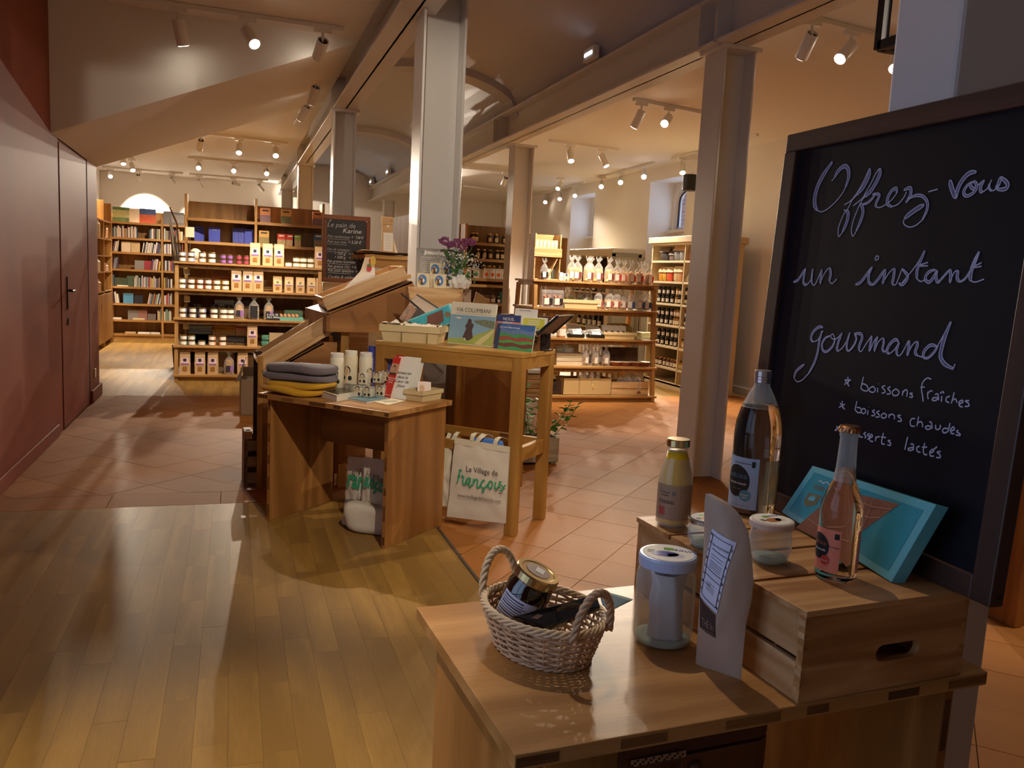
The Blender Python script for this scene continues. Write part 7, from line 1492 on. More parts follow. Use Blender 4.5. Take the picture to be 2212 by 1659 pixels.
for i in range(34):
    x, y = (rs.uniform(962, 1024), rs.uniform(540, 600)); q_ = wp(x, y, rs.uniform(-0.05, 0.02))
    o_ = mk('leaf', lm_ or leaf(0.055, 0.026), LEAF, bq, loc=q_, rot=(rs.uniform(-1.2, 1.2), rs.uniform(-1, 1), rs.uniform(0, 6.28))); lm_ = o_.data
# ------------------------------------------------------------------ planter, stacked trays, boxes on the floor
pq = U(1152, 1000); t = thing('planter_trough', 'whitewashed wooden trough of green herbs behind the high table', 'planter', (pq.x-0.06, pq.y+0.05, 0), 0.0)
WW = wood('whitewashed_wood', 'cfc7b4', 'b3a88f', 'X', 0.7)
for (g, n_) in ((box(-0.25, 0.25, -0.12, -0.105, 0.02, 0.22), 'board'), (box(-0.25, 0.25, 0.105, 0.12, 0.02, 0.22), 'board'), (box(-0.25, -0.235, -0.105, 0.105, 0.02, 0.22), 'end_board'), (box(0.235, 0.25, -0.105, 0.105, 0.02, 0.22), 'end_board'), (box(-0.23, 0.23, -0.1, 0.1, 0.02, 0.19), 'soil'), (box(-0.24, -0.19, -0.1, 0.1, 0, 0.02), 'foot'), (box(0.19, 0.24, -0.1, 0.1, 0, 0.02), 'foot')):
    mk(n_, g, WW if n_ != 'soil' else mat('soil', '3b2c20', 0.95), t, bev=0.002)
LEAF2 = mat('herb_green', '5c9a3c', 0.45, var=0.2)
lm_ = None; cnt = 0
for s in range(11):
    bx_, by_ = rs.uniform(-0.2, 0.22), rs.uniform(-0.08, 0.08); h_ = rs.uniform(0.28, 0.5); lean = V((rs.uniform(-0.10, 0.16), rs.uniform(-0.05, 0.05), 0)); 
    if s < 3: bx_ = -0.12+0.03*s; h_ = 0.62; lean = V((-0.02, 0, 0))
    if s > 8: bx_ = 0.18; lean = V((0.15+0.02*s-0.12, -0.02, 0)); h_ = 0.30
    p0_ = V((bx_, by_, 0.19)); p1_ = p0_+V((0, 0, h_))+lean; mk('stem', tube([p0_, (p0_+p1_)/2+lean*0.1, p1_], 0.003, 5), STM, t)
    for k in range(14):
        f_ = 0.15+0.85*k/13; q_ = p0_.lerp(p1_, f_); o_ = mk('leaf', lm_ or leaf(0.075, 0.042), LEAF2, t, loc=q_, rot=(rs.uniform(-0.3, 0.7), rs.uniform(-0.5, 0.5), k*2.4+s)); lm_ = o_.data
q_ = U(1128, 880, 0); 
t = thing('tray_stack', 'stack of pale wooden trays on a white tub beyond the high table', 'tray stack', (xat(1132, 7.0, 0.3), 7.0, 0)); mk('white_tub', lathe([(0.10, 0), (0.13, 0.42), (0.135, 0.44)], 24), WHITE, t)
for k in range(5): mk('tray', box(-0.15, 0.15, -0.14, 0.14, 0.441+k*0.042, 0.441+k*0.042+0.038), PINE, t, bev=0.003)
mk('white_cloth', xf(soft(0.30, 0.27, 0.05, 3, 0.008), (0, 0, 0.651)), PAPER, t, smooth=True); mk('blue_paper', box(-0.1, 0.12, -0.1, 0.1, 0.70, 0.71), mat('pale_blue_paper', 'b9cbe0', 0.6), t)
# long sloping pale shelf side seen under the high table
a, b = atY(1045, 785, 6.2), atY(1110, 815, 6.2)
t = thing('ramp_board', 'pale sloping board edge seen under the high table', 'board', a); mk('board', hexa([(0, 0, -0.02), tuple(b-a+V((0, 0, -0.02))), tuple(b-a+V((0, 0.25, -0.02))), (0, 0.25, -0.02), (0, 0, 0), tuple(b-a), tuple(b-a+V((0, 0.25, 0))), (0, 0.25, 0)]), PAINTG, t, bev=0.002); mk('post', box(0, 0.03, 0.1, 0.13, -a.z, -0.02), OAK, t)
t = thing('cardboard_box', 'open cardboard box with raised flap at the left rack foot', 'box', (0.07, 8.56, 0), 0.02)
CB = mat('grey_cardboard', 'a39078', 0.8)
mk('carton', join(box(0, 0.30, 0, 0.006, 0, 0.36), box(0, 0.30, 0.294, 0.30, 0, 0.36), box(0, 0.006, 0, 0.30, 0, 0.36), box(0.294, 0.30, 0, 0.30, 0, 0.36), box(0, 0.3, 0, 0.3, 0, 0.006)), CB, t)
mk('left_flap', hexa([(0, 0, 0.36), (0.004, 0, 0.36), (0.004, 0.30, 0.36), (0, 0.30, 0.36), (-0.05, 0, 0.36-0.03), (-0.046, 0, 0.36-0.03), (0.065, 0.30, 0.55), (0.06, 0.30, 0.55)]), mat('dark_cardboard', '6d5f50', 0.8), t); mk('back_flap', hexa([(0.03, 0.29, 0.36), (0.3, 0.29, 0.36), (0.3, 0.295, 0.36), (0.03, 0.295, 0.36), (0.03, 0.24, 0.46), (0.3, 0.24, 0.46), (0.3, 0.245, 0.46), (0.03, 0.245, 0.46)]), CB, t)
t = thing('produce_crate', 'thin slatted produce crate standing on end left of the low table', 'crate', (0.075, 5.74, 0), 0.05); CM = wood('grey_slat', 'b9a080', '8f775a', 'X', 0.8)
for z in (0.03, 0.14, 0.25): mk('slat', box(0.012, 0.12, 0, 0.004, z, z+0.07), CM, t); mk('slat', box(0.012, 0.12, 0.24, 0.244, z, z+0.07), CM, t)
mk('end_board', box(0, 0.012, 0, 0.244, 0.01, 0.36), CM, t); mk('top_block', box(0.0, 0.05, 0.0, 0.15, 0.33, 0.385), PINE, t, bev=0.003); mk('price_stub', box(0.01, 0.04, 0.02, 0.06, 0.385, 0.387), INK, t); mk('corner_block', box(0.0, 0.02, 0.0, 0.02, 0, 0.33), CM, t)
# ------------------------------------------------------------------ near table
ZT = 0.76
NT = V((0.421, 1.134, 0)); RZN = 0.05
un = V((math.cos(RZN), math.sin(RZN), 0)); vn = V((-un.y, un.x, 0))
near = panel_table('near_table', 'near oak table with solid side panels carrying the basket and the pine crate', NT, RZN, 1.025, 0.60, ZT, 0.035, 0.935, 0.02, 0.55, None)
near.location = NT; near.rotation_euler = (0, 0, RZN)
ZT += 0.0004
# wicker basket
bc = V((0.592, 1.478, ZT)); BA = math.radians(-68)
t = thing('wicker_basket', 'oval wicker basket with two twisted handles on the near table', 'basket', bc, BA)
WK = mat('wicker', 'c9a27c', 0.5, var=0.0, noise_amt=0.22, nscale=45); WKL = mat('wicker_light', 'dcbf96', 0.5, noise_amt=0.18, nscale=45)
A0, B0, A1, B1, HB = 0.108, 0.078, 0.138, 0.105, 0.083
NS = 22
def rimp(a, f, off=0.0): return V(((A0+(A1-A0)*f+off)*math.cos(a), (B0+(B1-B0)*f+off)*math.sin(a), HB*f))
gs = [tube([rimp(2*PI*i/NS, 0.02), rimp(2*PI*i/NS, 0.5), rimp(2*PI*i/NS, 1.0)], 0.0022, 5) for i in range(NS)]
mk('stakes', join(*gs), WK, t, kind='stuff')
gs = []; ROWS = 12
for r in range(ROWS):
    f = 0.05+0.86*r/(ROWS-1); n = NS*3
    gs.append(tube([rimp(2*PI*i/n, f+0.006*math.sin(i*0.7+r), 0.0050*math.cos(PI*i/3+(PI if r % 2 else 0))) for i in range(n)], 0.0031, 5, True))
mk('woven_strands', join(*gs), WK, t, smooth=True)
gs = []
for k in range(4):
    n = 96; gs.append(tube([rimp(2*PI*i/n, 1.0, 0.0055*math.cos(i*0.78+k*1.57))+V((0, 0, 0.0055*math.sin(i*0.78+k*1.57)+0.003)) for i in range(n)], 0.0031, 6, True))
mk('braided_rim', join(*gs), WKL, t, smooth=True)
gs = []
for k in range(3): n = 84; gs.append(tube([rimp(2*PI*i/n, 0.0, 0.004*math.cos(i*0.9+k*2.1)+0.002)+V((0, 0, 0.004+0.003*math.sin(i*0.9+k*2.1))) for i in range(n)], 0.0026, 5, True))
mk('base_rim', join(*gs), WK, t, smooth=True)
mk('base', xf(lathe([(0, 0.002), (1, 0.002), (1, 0.006), (0, 0.006)], 28, cap=False), sc=(A0, B0, 1)), WK, t)
for s in (-1, 1):
    gs = []
    for k in range(3):
        pts = []
        n = 60
        for i in range(n+1):
            u_ = i/n; th = PI*u_; c_ = V((s*(A1-0.004+0.012*math.sin(th)), 0.048*math.cos(th), HB-0.006+0.088*math.sin(th)))
            tn = V((s*0.012*math.cos(th), -0.048*math.sin(th), 0.088*math.cos(th))).normalized(); a_, b_ = frame_of(tn); ph = u_*2*PI*5+k*2.09
            rr_ = 0.0048; N1 = V((s, 0, 0)); N1 = (N1-tn*N1.dot(tn)).normalized(); N2 = tn.cross(N1); pts.append(c_+N1*rr_*math.cos(ph)+N2*rr_*math.sin(ph))
        gs.append(tube(pts, 0.0042, 6))
    mk('handle', join(*gs), WK if s > 0 else WKL, t, smooth=True)
rs = random.Random(5); gs = []
for i in range(150):
    c_ = V((rs.uniform(-0.065, 0.06), rs.uniform(-0.045, 0.04), rs.uniform(0.012, 0.058))); a_ = rs.uniform(0, 6.28); l_ = rs.uniform(0.015, 0.032)
    gs.append(tube([c_, c_+V((l_*0.5*math.cos(a_), l_*0.5*math.sin(a_), rs.uniform(0, 0.012))), c_+V((l_*math.cos(a_+0.7), l_*math.sin(a_+0.7), rs.uniform(-0.005, 0.01)))], 0.0013, 3))
tag(mk('straw', join(*gs), mat('straw_shavings', 'd9c79c', 0.7), None, loc=bc, rot=(0, 0, BA)), 'curly straw shavings filling the wicker basket', 'straw', kind='stuff')
# jam jar in the basket
lt = U(1162, 1236, 0.915); ax = (V((0, 0, 1))+V((0.948, -0.315, 0))*0.42+V((-0.4, -0.9, 0))*0.10).normalized(); lb = lt-ax*0.122; q_ = ax.to_track_quat('Z', 'Y')
t = thing('honey_jar', 'tilted jar of dark spread with gold lid in the wicker basket', 'jar', lb); Mj = Matrix.Translation(lb) @ q_.to_matrix().to_4x4(); t.matrix_world = Mj
R_ = 0.046
mk('jar', lathe([(0.036, 0), (R_, 0.006), (R_+0.001, 0.085), (R_-0.004, 0.098), (0.041, 0.104), (0.041, 0.108)], 32), mat('dark_honey', '1d0f0a', 0.08, coat=1.0), t, smooth=True)
mk('lid', lathe([(0.0455, 0.106), (0.0465, 0.108), (0.0465, 0.122), (0.0445, 0.1255), (0.036, 0.1255), (0.034, 0.1245), (0, 0.1245)], 36, cap=False), mat('gold_lid_near', 'cdb27a', 0.22, 0.95), t)
mk('lid_sticker', xf(lathe([(0, 0), (0.026, 0), (0.026, 0.0005), (0, 0.0005)], 24, cap=False), (0, 0, 0.1248)), mat('sticker_brown', '8a6a5c', 0.5), t); mk('sticker_panel', box(-0.008, 0.016, -0.012, 0.006, 0.1254, 0.1257), PAPER, t)
Qi = Mj.inverted(); vc = (Qi @ EYE); av = math.atan2(vc.y, vc.x)
A_ = av-0.25
labg = grid(lambda a, b: ((R_+0.0014)*math.cos(A_-0.8+1.75*a), (R_+0.0014)*math.sin(A_-0.8+1.75*a), 0.014+0.058*b), 14, 1); mk('paper_label', labg, mat('label_lilac', 'cfc8d8', 0.6), t)
for k in range(9):
    l_ = rs.uniform(0.5, 0.95); mk('printed_line', grid(lambda a, b: ((R_+0.002)*math.cos(A_-0.72+1.5*l_*a), (R_+0.002)*math.sin(A_-0.72+1.5*l_*a), 0.064-0.0052*k+(0.0017 if k % 3 else 0.0026)*b), 10, 1), INKB, t)
mk('seal_strip', join(grid(lambda a, b: ((R_+0.0022)*math.cos(A_+1.25+0.16*a), (R_+0.0022)*math.sin(A_+1.25+0.16*a), 0.02+0.09*b), 2, 6)), mat('sticker_brown', '8a6a5c', 0.5), t)
# black folder lying across the basket
P0, P1, P2, P3 = U(1106, 1330, 0.855), U(1289, 1283, 0.885), U(1298, 1312, 0.862), U(1180, 1358, 0.838)
t = thing('black_folder', 'black glossy folder lying across the wicker basket', 'folder', P0)
mk('black_cover', slab([P0-P0, P3-P0, P2-P0, P1-P0], 0.014), mat('gloss_black', '0d0e14', 0.12, coat=0.8), t, bev=0.003)
P4, P5 = U(1363, 1297, 0.885), U(1303, 1322, 0.862)
mk('grey_green_flap', slab([P1-P0+V((0.002, 0, 0.006)), P2-P0+V((0.002, 0, 0.004)), P5-P0+V((0.012, 0.0, 0.0)), P4-P0], 0.010), mat('grey_green', '9aa79c', 0.45), t, bev=0.002)
mk('printed_patch', slab([(P0.lerp(P1, 0.12)).lerp(P3, 0.35)-P0+V((0, 0, 0.0008)), (P0.lerp(P1, 0.2)).lerp(P3, 0.5)-P0+V((0, 0, 0.0008)), (P0.lerp(P1, 0.34)).lerp(P3, 0.38)-P0+V((0, 0, 0.0008)), (P0.lerp(P1, 0.27)).lerp(P3, 0.25)-P0+V((0, 0, 0.0008))], 0.0005), mat('patch_brown', '6b4a3c', 0.5), t)
# large glass jar with blue-white lid and crumpled paper inside
def liddisc(t, r, z, cols):
    mk('lid_print', xf(lathe([(0, 0), (r*0.86, 0), (r*0.86, 0.0004), (0, 0.0004)], 32, cap=False), (0, 0, z)), PAPER, t)
    mk('green_leaf_mark', box(-r*0.15, r*0.18, r*0.28, r*0.52, z+0.0005, z+0.0009), mat('eco_green', '6ea22c', 0.5), t)
    for k, (x, y, rx, ry) in enumerate(((-0.1, -0.15, 0.45, 0.28), (0.25, -0.25, 0.3, 0.2))): mk('cow_mark', xf(lathe([(0, 0), (1, 0), (1, 0.0003), (0, 0.0003)], 16, cap=False), (r*x, r*y, z+0.0006), sc=(r*rx, r*ry, 1)), mat('mark_'+cols[k], cols[k], 0.5), t)
    txt('lid_text', 'yaourt', r*0.36, mat('blue_ink', '3c4a9c', 0.6), t, (r*0.0, r*0.32, z+0.0006), (0, 0, -0.15), ext=0.0002, shear=0.2); mk('bar_code', box(-r*0.7, -r*0.45, -r*0.1, r*0.2, z+0.0005, z+0.0008), mat('title_grey', '6d6a60', 0.6), t)
jc = V((0.857, 1.462, ZT))
t = thing('glass_jar', 'large clear jar with blue white lid holding crumpled white paper', 'jar', jc, -0.5)
JR = 0.0615
prof = [(0.0, 0.004), (JR*0.8, 0.002), (JR*0.96, 0.006), (JR, 0.016), (JR, 0.135), (JR*0.97, 0.150), (JR*0.86, 0.163), (JR*0.86, 0.170)]
mk('glass_body', lathe(prof, 40, cap=False), JARG, t, smooth=True); mk('glass_base', lathe([(0.0, 0.003), (JR*0.85, 0.004), (JR*0.93, 0.012), (JR*0.75, 0.010), (0, 0.014)], 40, cap=False), glass('thick_glass', (0.88, 0.93, 0.9), 0.3, 0.03), t, smooth=True)
mk('lid', lathe([(JR*0.90, 0.164), (JR*0.97, 0.165), (JR*0.98, 0.184), (JR*0.94, 0.189), (0, 0.189)], 40, cap=False), mat('blue_white_lid', 'b8c6e6', 0.3, coat=0.4), t, smooth=False); liddisc(t, JR, 0.1893, ('4a4f9c', 'c9c9dc'))
pm = mat('crumpled_paper', 'd9d2d6', 0.8)
o_ = mk('crumpled_paper', xf(grid(lambda a, b: ((0.038-0.006*math.sin(b*PI))*math.cos(2*PI*a)*(1+0.10*math.sin(a*31+b*2)+0.22*noise.noise(V((a*4, b*3, 1)))), (0.032)*math.sin(2*PI*a)*(1+0.15*math.cos(a*23+b*3)), 0.012+0.138*b), 40, 16), (0.006, 0, 0)), pm, None, loc=jc); tag(o_, 'crumpled white paper roll inside the large clear jar', 'paper')
# pine crate (upside down)
ZC = 0.937
cF = V((0.965, 1.158, 0)); cw, cd = 0.405, 0.585; RC = 0.06
uc = V((math.cos(RC), math.sin(RC), 0)); vc_ = V((-uc.y, uc.x, 0))
cF = V((0.972, 1.165, ZT)); Hc = ZC-ZT
t = thing('pine_crate', 'upturned pine crate with oval hand hole on the near table', 'crate', cF, RC)
hz0, hz1, hx0, hx1 = 0.055, 0.088, 0.175, 0.285
def endboard(y0, y1):
    m_ = []
    n = 8; xs = [hx0+ (hz1-hz0)/2, hx1-(hz1-hz0)/2]; r_ = (hz1-hz0)/2; zc = (hz0+hz1)/2
    m_.append(box(0.0, cw, y0, y1, 0, hz0)); m_.append(box(0, cw, y0, y1, hz1, Hc-0.012)); m_.append(box(0, hx0, y0, y1, hz0, hz1)); m_.append(box(hx1, cw, y0, y1, hz0, hz1))
    for cx, s in ((xs[0], -1), (xs[1], 1)):
        for i in range(n):
            a, b = PI/2*i/n, PI/2*(i+1)/n
            for sz in (1, -1):
                xa, za, xb, zb = cx+s*r_*math.cos(a), zc+sz*r_*math.sin(a), cx+s*r_*math.cos(b), zc+sz*r_*math.sin(b); ze = zc+sz*r_; xe = cx+s*r_
                m_.append(hexa([(xa, y0, za), (xb, y0, zb), (xb, y1, zb), (xa, y1, za), (xa, y0, ze), (xb, y0, ze), (xb, y1, ze), (xa, y1, ze)]))
    return join(*m_)
PN1 = wood('pine_near_x', 'd9a870', 'a8713c', 'X', 0.5, fine=9, rings=5.5, var=0.03); PN2 = wood('pine_near_y', 'd9b182', 'b98550', 'Y', 0.5, fine=9, rings=5.0, var=0.06)
mk('end_board', endboard(0.0, 0.016), PN1, t); mk('end_board', endboard(cd-0.016, cd), PN1, t)
for x0_, x1_ in ((0.0, 0.012), (cw-0.012, cw)):
    mk('side_slat', box(x0_, x1_, 0.016, cd-0.016, 0.0, 0.073), PN2, t, bev=0.001); mk('side_slat', box(x0_, x1_, 0.016, cd-0.016, 0.083, Hc-0.012), PN2, t, bev=0.001)
    for k in range(7):
        if k in (3,): continue
        z = 0.004+k*0.0235; mk('finger_joint', box(x0_-0.0008, x1_+0.0008, 0.0, 0.0165, z, z+0.0115), PN2, t)
ys = [(-0.004, 0.145), (0.155, 0.292), (0.302, 0.437), (0.447, cd+0.004)]
for i, (a, b) in enumerate(ys): mk('bottom_slat', box(-0.004, cw+0.004, a, b, Hc-0.012, Hc), PN1, t, bev=0.0012, loc=(0, 0, 0))
mk('corner_batten', box(0.012, 0.034, 0.016, cd-0.016, Hc-0.035, Hc-0.0125), PN2, t); mk('corner_batten', box(cw-0.034, cw-0.012, 0.016, cd-0.016, Hc-0.035, Hc-0.0125), PN2, t)
ZC = ZT+Hc+0.0004
# bottles and small jars on the crate
def bottle(name, label, px, py, prof_liq, prof_glass, liqm, glm, n=36, rz=0.0):
    t = thing(name, label, 'bottle', U(px, py, ZC), rz)
    mk('liquid', lathe(prof_liq, n), liqm, t, smooth=True); mk('glass', lathe(prof_glass, n, cap=False), glm, t, smooth=True); return t
def wrap(t, nm, r, a0, a1, z0, z1, m, prof=None, k=0.001, n=12):
    return mk(nm, grid(lambda a, b: ((r+k)*math.cos(a0+(a1-a0)*a), (r+k)*math.sin(a0+(a1-a0)*a), z0+(z1-z0)*b), n, 2), m, t)
def wtext(t, s, r, ac, z, sz, m, nm='label_text', k=0.0016, shear=0.0, sx=1.0):
    o_ = txt(nm, s, sz, m, t, (0, 0, 0), align='CENTER', ext=0.0, shear=shear)
    for v_ in o_.data.vertices:
        a = ac+v_.co.x*sx/r; zz = v_.co.y; v_.co = ((r+k)*math.cos(a), (r+k)*math.sin(a), z+zz)
    return o_
def facing(p): return math.atan2(-p.y, -p.x)
# orange juice
p = U(1452, 1132, ZC); fa = facing(p)
t = thing('juice_bottle', 'small bottle of orange juice with gold lid on the crate', 'bottle', p)
jr = 0.0405; jp = [(0.034, 0.0), (jr, 0.008), (jr, 0.10), (0.037, 0.128), (0.0285, 0.158), (0.0225, 0.176), (0.021, 0.19)]
mk('juice', lathe([(r*0.965, z+0.003) for r, z in jp[:6]], 36), mat('orange_juice', 'e9b515', 0.35, coat=0.2), t, smooth=True); mk('glass', lathe(jp, 36, cap=False), glass('bottle_glass', (0.97, 0.97, 0.95), 0.10, 0.02), t, smooth=True)
mk('cap', lathe([(0.0255, 0.188), (0.027, 0.19), (0.027, 0.204), (0.0255, 0.2065), (0, 0.2065)], 32, cap=False), mat('gold_lid_near', 'cdb27a', 0.22, 0.95), t); mk('neck_ring', lathe([(0.024, 0.183), (0.0245, 0.186), (0.024, 0.189)], 28, cap=False), MATS['bottle_glass'], t, smooth=True)
wrap(t, 'kraft_label', jr, fa-1.25, fa+1.4, 0.020, 0.102, mat('kraft_label_near', 'a58468', 0.6)); wtext(t, "D'ORANGE", jr, fa-0.45, 0.058, 0.0125, INKB, sx=0.6); wrap(t, 'apple_mark', jr, fa-0.9, fa-0.5, 0.030, 0.050, mat('apple_red', 'b5453a', 0.5), k=0.0016)
wtext(t, 'le verger\nartisan', jr, fa-0.55, 0.083, 0.007, INKB, shear=0.2); wrap(t, 'round_mark', jr, fa-0.12, fa+0.05, 0.078, 0.088, mat('title_grey', '6d6a60', 0.6), k=0.0016)
for k in range(12): wrap(t, 'printed_line', jr, fa+0.35+(0.3 if k > 4 else 0), fa+1.15, 0.095-0.0055*k, 0.0956-0.0055*k, mat('line_brown', '6b5140', 0.6), k=0.0014)
# big lemonade bottle
p = U(1622, 1108, ZC); fa = facing(p)
t = thing('lemonade_bottle', 'tall litre bottle of lemonade with blue label before the blackboard', 'bottle', p)
br_ = 0.0575
bp = [(0.048, 0.0), (br_, 0.008), (br_, 0.205), (0.0545, 0.238), (0.045, 0.272), (0.032, 0.302), (0.0195, 0.325), (0.0185, 0.338)]
LIQ = realglass('pale_liquid', (1.0, 0.95, 0.86), 0.0, 1.33)
bs_ = 0.97
mk('lemonade', lathe([(r, z) for r, z in bp[:5]]+[(0.0415, 0.281)], 40), LIQ, t, smooth=True); mk('glass', lathe([(r*1.003, z) for r, z in bp[4:]], 40, cap=False), glass('clear_neck', (0.97, 0.98, 0.97), 0.14, 0.02), t, smooth=True)
mk('screw_cap', lathe([(0.0205, 0.333), (0.021, 0.335), (0.0205, 0.341), (0.021, 0.343), (0.0205, 0.348), (0.021, 0.35), (0.021, 0.362), (0.0195, 0.3645), (0, 0.3645)], 32, cap=False), mat('silver_cap', 'b3a8a8', 0.3, 0.8), t)
wrap(t, 'blue_label', br_, fa-1.5, fa+0.18, 0.022, 0.150, mat('label_blue', '9fb6d6', 0.5))
dsc = []
def discwrap(t, nm, r, ac, zc, ra, rz_, m, k):
    return mk(nm, grid(lambda a, b: ((r+k)*math.cos(ac+ra*b*math.cos(2*PI*a)/r), (r+k)*math.sin(ac+ra*b*math.cos(2*PI*a)/r), zc+rz_*b*math.sin(2*PI*a)), 32, 5), m, t)
discwrap(t, 'black_disc', br_, fa-0.78, 0.090, 0.036, 0.040, INK, 0.0016); discwrap(t, 'teal_disc', br_, fa-0.32, 0.056, 0.014, 0.014, mat('mark_teal', '4a86a0', 0.5), 0.0024)
wtext(t, 'LA DÉLICIEUSE', br_, fa-0.74, 0.098, 0.0135, mat('label_blue2', '5f8fae', 0.6), k=0.003, sx=0.62); wtext(t, 'limonade artisanale', br_, fa-0.72, 0.082, 0.0095, PAPER, k=0.003, shear=0.35, sx=0.66); wtext(t, 'NATURE', br_, fa-0.72, 0.068, 0.007, mat('title_grey', '6d6a60', 0.6), k=0.003)
wtext(t, 'Saveurs\nBIO', br_, fa-0.32, 0.056, 0.007, PAPER, k=0.0032); wrap(t, 'black_stamp', br_, fa-0.12, fa+0.02, 0.128, 0.143, INK, k=0.0016); wtext(t, 'VOLUME NET 1 L', br_, fa-0.55, 0.027, 0.007, mat('label_grey', '7d8ca0', 0.6), k=0.002)
wtext(t, 'aux extraits naturels', br_, fa-0.45, 0.134, 0.007, INKB, k=0.002, shear=0.3)
wrap(t, 'back_sticker', br_, fa+0.45, fa+1.5, 0.036, 0.146, glass('beige_film', (0.80, 0.76, 0.6), 0.55, 0.3))
# small bottle with orange label
p = U(1803, 1247, ZC); fa = facing(p)
t = thing('small_lemonade_bottle', 'small long-neck bottle with crown cap and orange label', 'bottle', p)
sr = 0.0395; k_ = 1.06
sp = [(0.033, 0.0), (sr, 0.008), (sr, 0.104), (0.041, 0.13), (0.0395, 0.152), (0.030, 0.178), (0.0215, 0.198), (0.0185, 0.225), (0.0170, 0.262), (0.0165, 0.285), (0.0182, 0.288), (0.0182, 0.298), (0.0165, 0.30)]
mk('lemonade', lathe(sp[:7]+[(0.0188, 0.222)], 36), LIQ, t, smooth=True); mk('glass_neck', lathe([(r*1.004, z) for r, z in sp[6:]], 36, cap=False), MATS['clear_neck'], t, smooth=True)
vs, fs = [], []
for k, (r, z) in enumerate(((0.0225, 0.296), (0.0205, 0.305), (0.017, 0.3085), (0.0, 0.3085))):
    for i in range(42): a_ = 2*PI*i/42; rr_ = r*(1+(0.04 if k == 0 else 0.0)*math.cos(a_*21)); vs.append((rr_*math.cos(a_), rr_*math.sin(a_), z))
for j in range(3):
    for i in range(42): a_, b_ = j*42+i, j*42+(i+1) % 42; fs.append((a_, b_, b_+42, a_+42))
mk('crown_cap', (vs, fs), mat('copper_cap', 'a8764c', 0.3, 0.9), t)
wrap(t, 'orange_label', sr, fa-1.5, fa+0.12, 0.020, 0.105, mat('label_orange', 'e0856a', 0.5)); wrap(t, 'orange_label', sr, fa+1.05, fa+1.6, 0.020, 0.105, MATS['label_orange'])
discwrap(t, 'black_disc', sr, fa-1.0, 0.068, 0.024, 0.026, INK, 0.0016); discwrap(t, 'red_disc', sr, fa-0.55, 0.043, 0.009, 0.0095, mat('mark_red', 'c2362c', 0.5), 0.0024); wtext(t, 'LA DÉLICIEUSE', sr, fa-0.95, 0.072, 0.0085, mat('label_rust', 'c46a50', 0.6), k=0.003, sx=0.6); wtext(t, 'limonade', sr, fa-0.9, 0.060, 0.0075, PAPER, k=0.003, shear=0.35)
wrap(t, 'black_stamp', sr, fa-0.18, fa+0.04, 0.088, 0.099, INK, k=0.0016); wtext(t, "d'orange", sr, fa-0.2, 0.070, 0.006, INKB, k=0.002, shear=0.3); wtext(t, 'Saveurs', sr, fa-0.55, 0.041, 0.0045, PAPER, k=0.0032)
# yoghurt pot and the half hidden jar
def pot(name, label, px, py, r, h, lidm, prof_k, cols):
    t = thing(name, label, 'jar', U(px, py, ZC), 0.3)
    mk('glass_body', lathe([(0, 0.004), (r*0.72, 0.001), (r*0.92, 0.012), (r*1.03, h*0.35), (r*1.0, h*0.62), (r*0.9, h*0.82), (r*0.92, h*0.86)], 36, cap=False), JARG, t, smooth=True)
    mk('glass_base', lathe([(0, 0.003), (r*0.72, 0.003), (r*0.86, 0.012), (r*0.5, 0.010), (0, 0.008)], 36, cap=False), MATS['thick_glass'], t, smooth=True)
    mk('lid', lathe([(r*0.98, h*0.82), (r*1.06, h*0.83), (r*1.07, h*0.95), (r*1.02, h*0.98), (0, h*0.98)], 36, cap=False), lidm, t); liddisc(t, r*1.05, h*0.98+0.0003, cols); return t
pot('yoghurt_pot', 'empty rounded glass pot with cream lid on the crate', 1660, 1212, 0.0425, 0.092, mat('cream_lid_near', 'd9c6bc', 0.45), 0, ('b06a3a', 'd9c9b0'))
pot('small_glass_jar', 'small jar with silver lid half hidden behind the kraft pouch', 1522, 1180, 0.038, 0.066, mat('silver_lid_near', 'b9b4b4', 0.2, 0.9), 0, ('c98a2a', '5a5a5a'))
# kraft pouch standing on the table
a, b = U(1503, 1433, ZT), U(1602, 1468, ZT); dn = (b-a).normalized(); npch = V((dn.y, -dn.x, 0))        # faces the photographer
if npch.dot(EYE-a) < 0: npch = -npch
outl = [(1066, 1524, 1536), (1085, 1522, 1572), (1110, 1521, 1597), (1150, 1521, 1617), (1200, 1519, 1624), (1255, 1514, 1628), (1300, 1511, 1623), (1345, 1508, 1612), (1395, 1505, 1607), (1440, 1502, 1603), (1456, 1545, 1602), (1468, 1596, 1601)]
def olr(y):
    for i in range(len(outl)-1):
        y0, l0, r0 = outl[i]; y1, l1, r1 = outl[i+1]
        if y0 <= y <= y1: f = (y-y0)/(y1-y0); return l0+(l1-l0)*f, r0+(r1-r0)*f
    return outl[-1][1:]
def pch(x, y, s=1, k=0.0):
    l, r = olr(y); fx = (x-l)/max(1, r-l); fy = (y-1066)/402
    bl = 0.026*math.sin(PI*min(1, max(0, fx)))**0.8*math.sin(PI*min(1, max(0, fy))**0.8)
    cr = 0.004*noise.noise(V((x*0.03, y*0.02, s)))+0.007*max(0, math.sin((x-1560)*0.05+(y-1250)*0.028))*max(0, fx-0.35)
    q = onP(x, y, a, npch); return q+npch*s*(bl+(cr if s > 0 else 0)*math.sin(PI*min(1, max(0, fx))))+npch*k
t = thing('kraft_pouch', 'tall kraft tea pouch with white label standing before the crate', 'pouch', a)
def pg(s):
    return grid(lambda u_, v_: (lambda y: pch(olr(y)[0]+(olr(y)[1]-olr(y)[0])*u_, y, s))(1066+402*v_)-a, 26, 60)
mk('front_sheet', pg(1), KRAFTG, t, smooth=True); mk('back_sheet', pg(-1), KRAFTG, t, smooth=True)
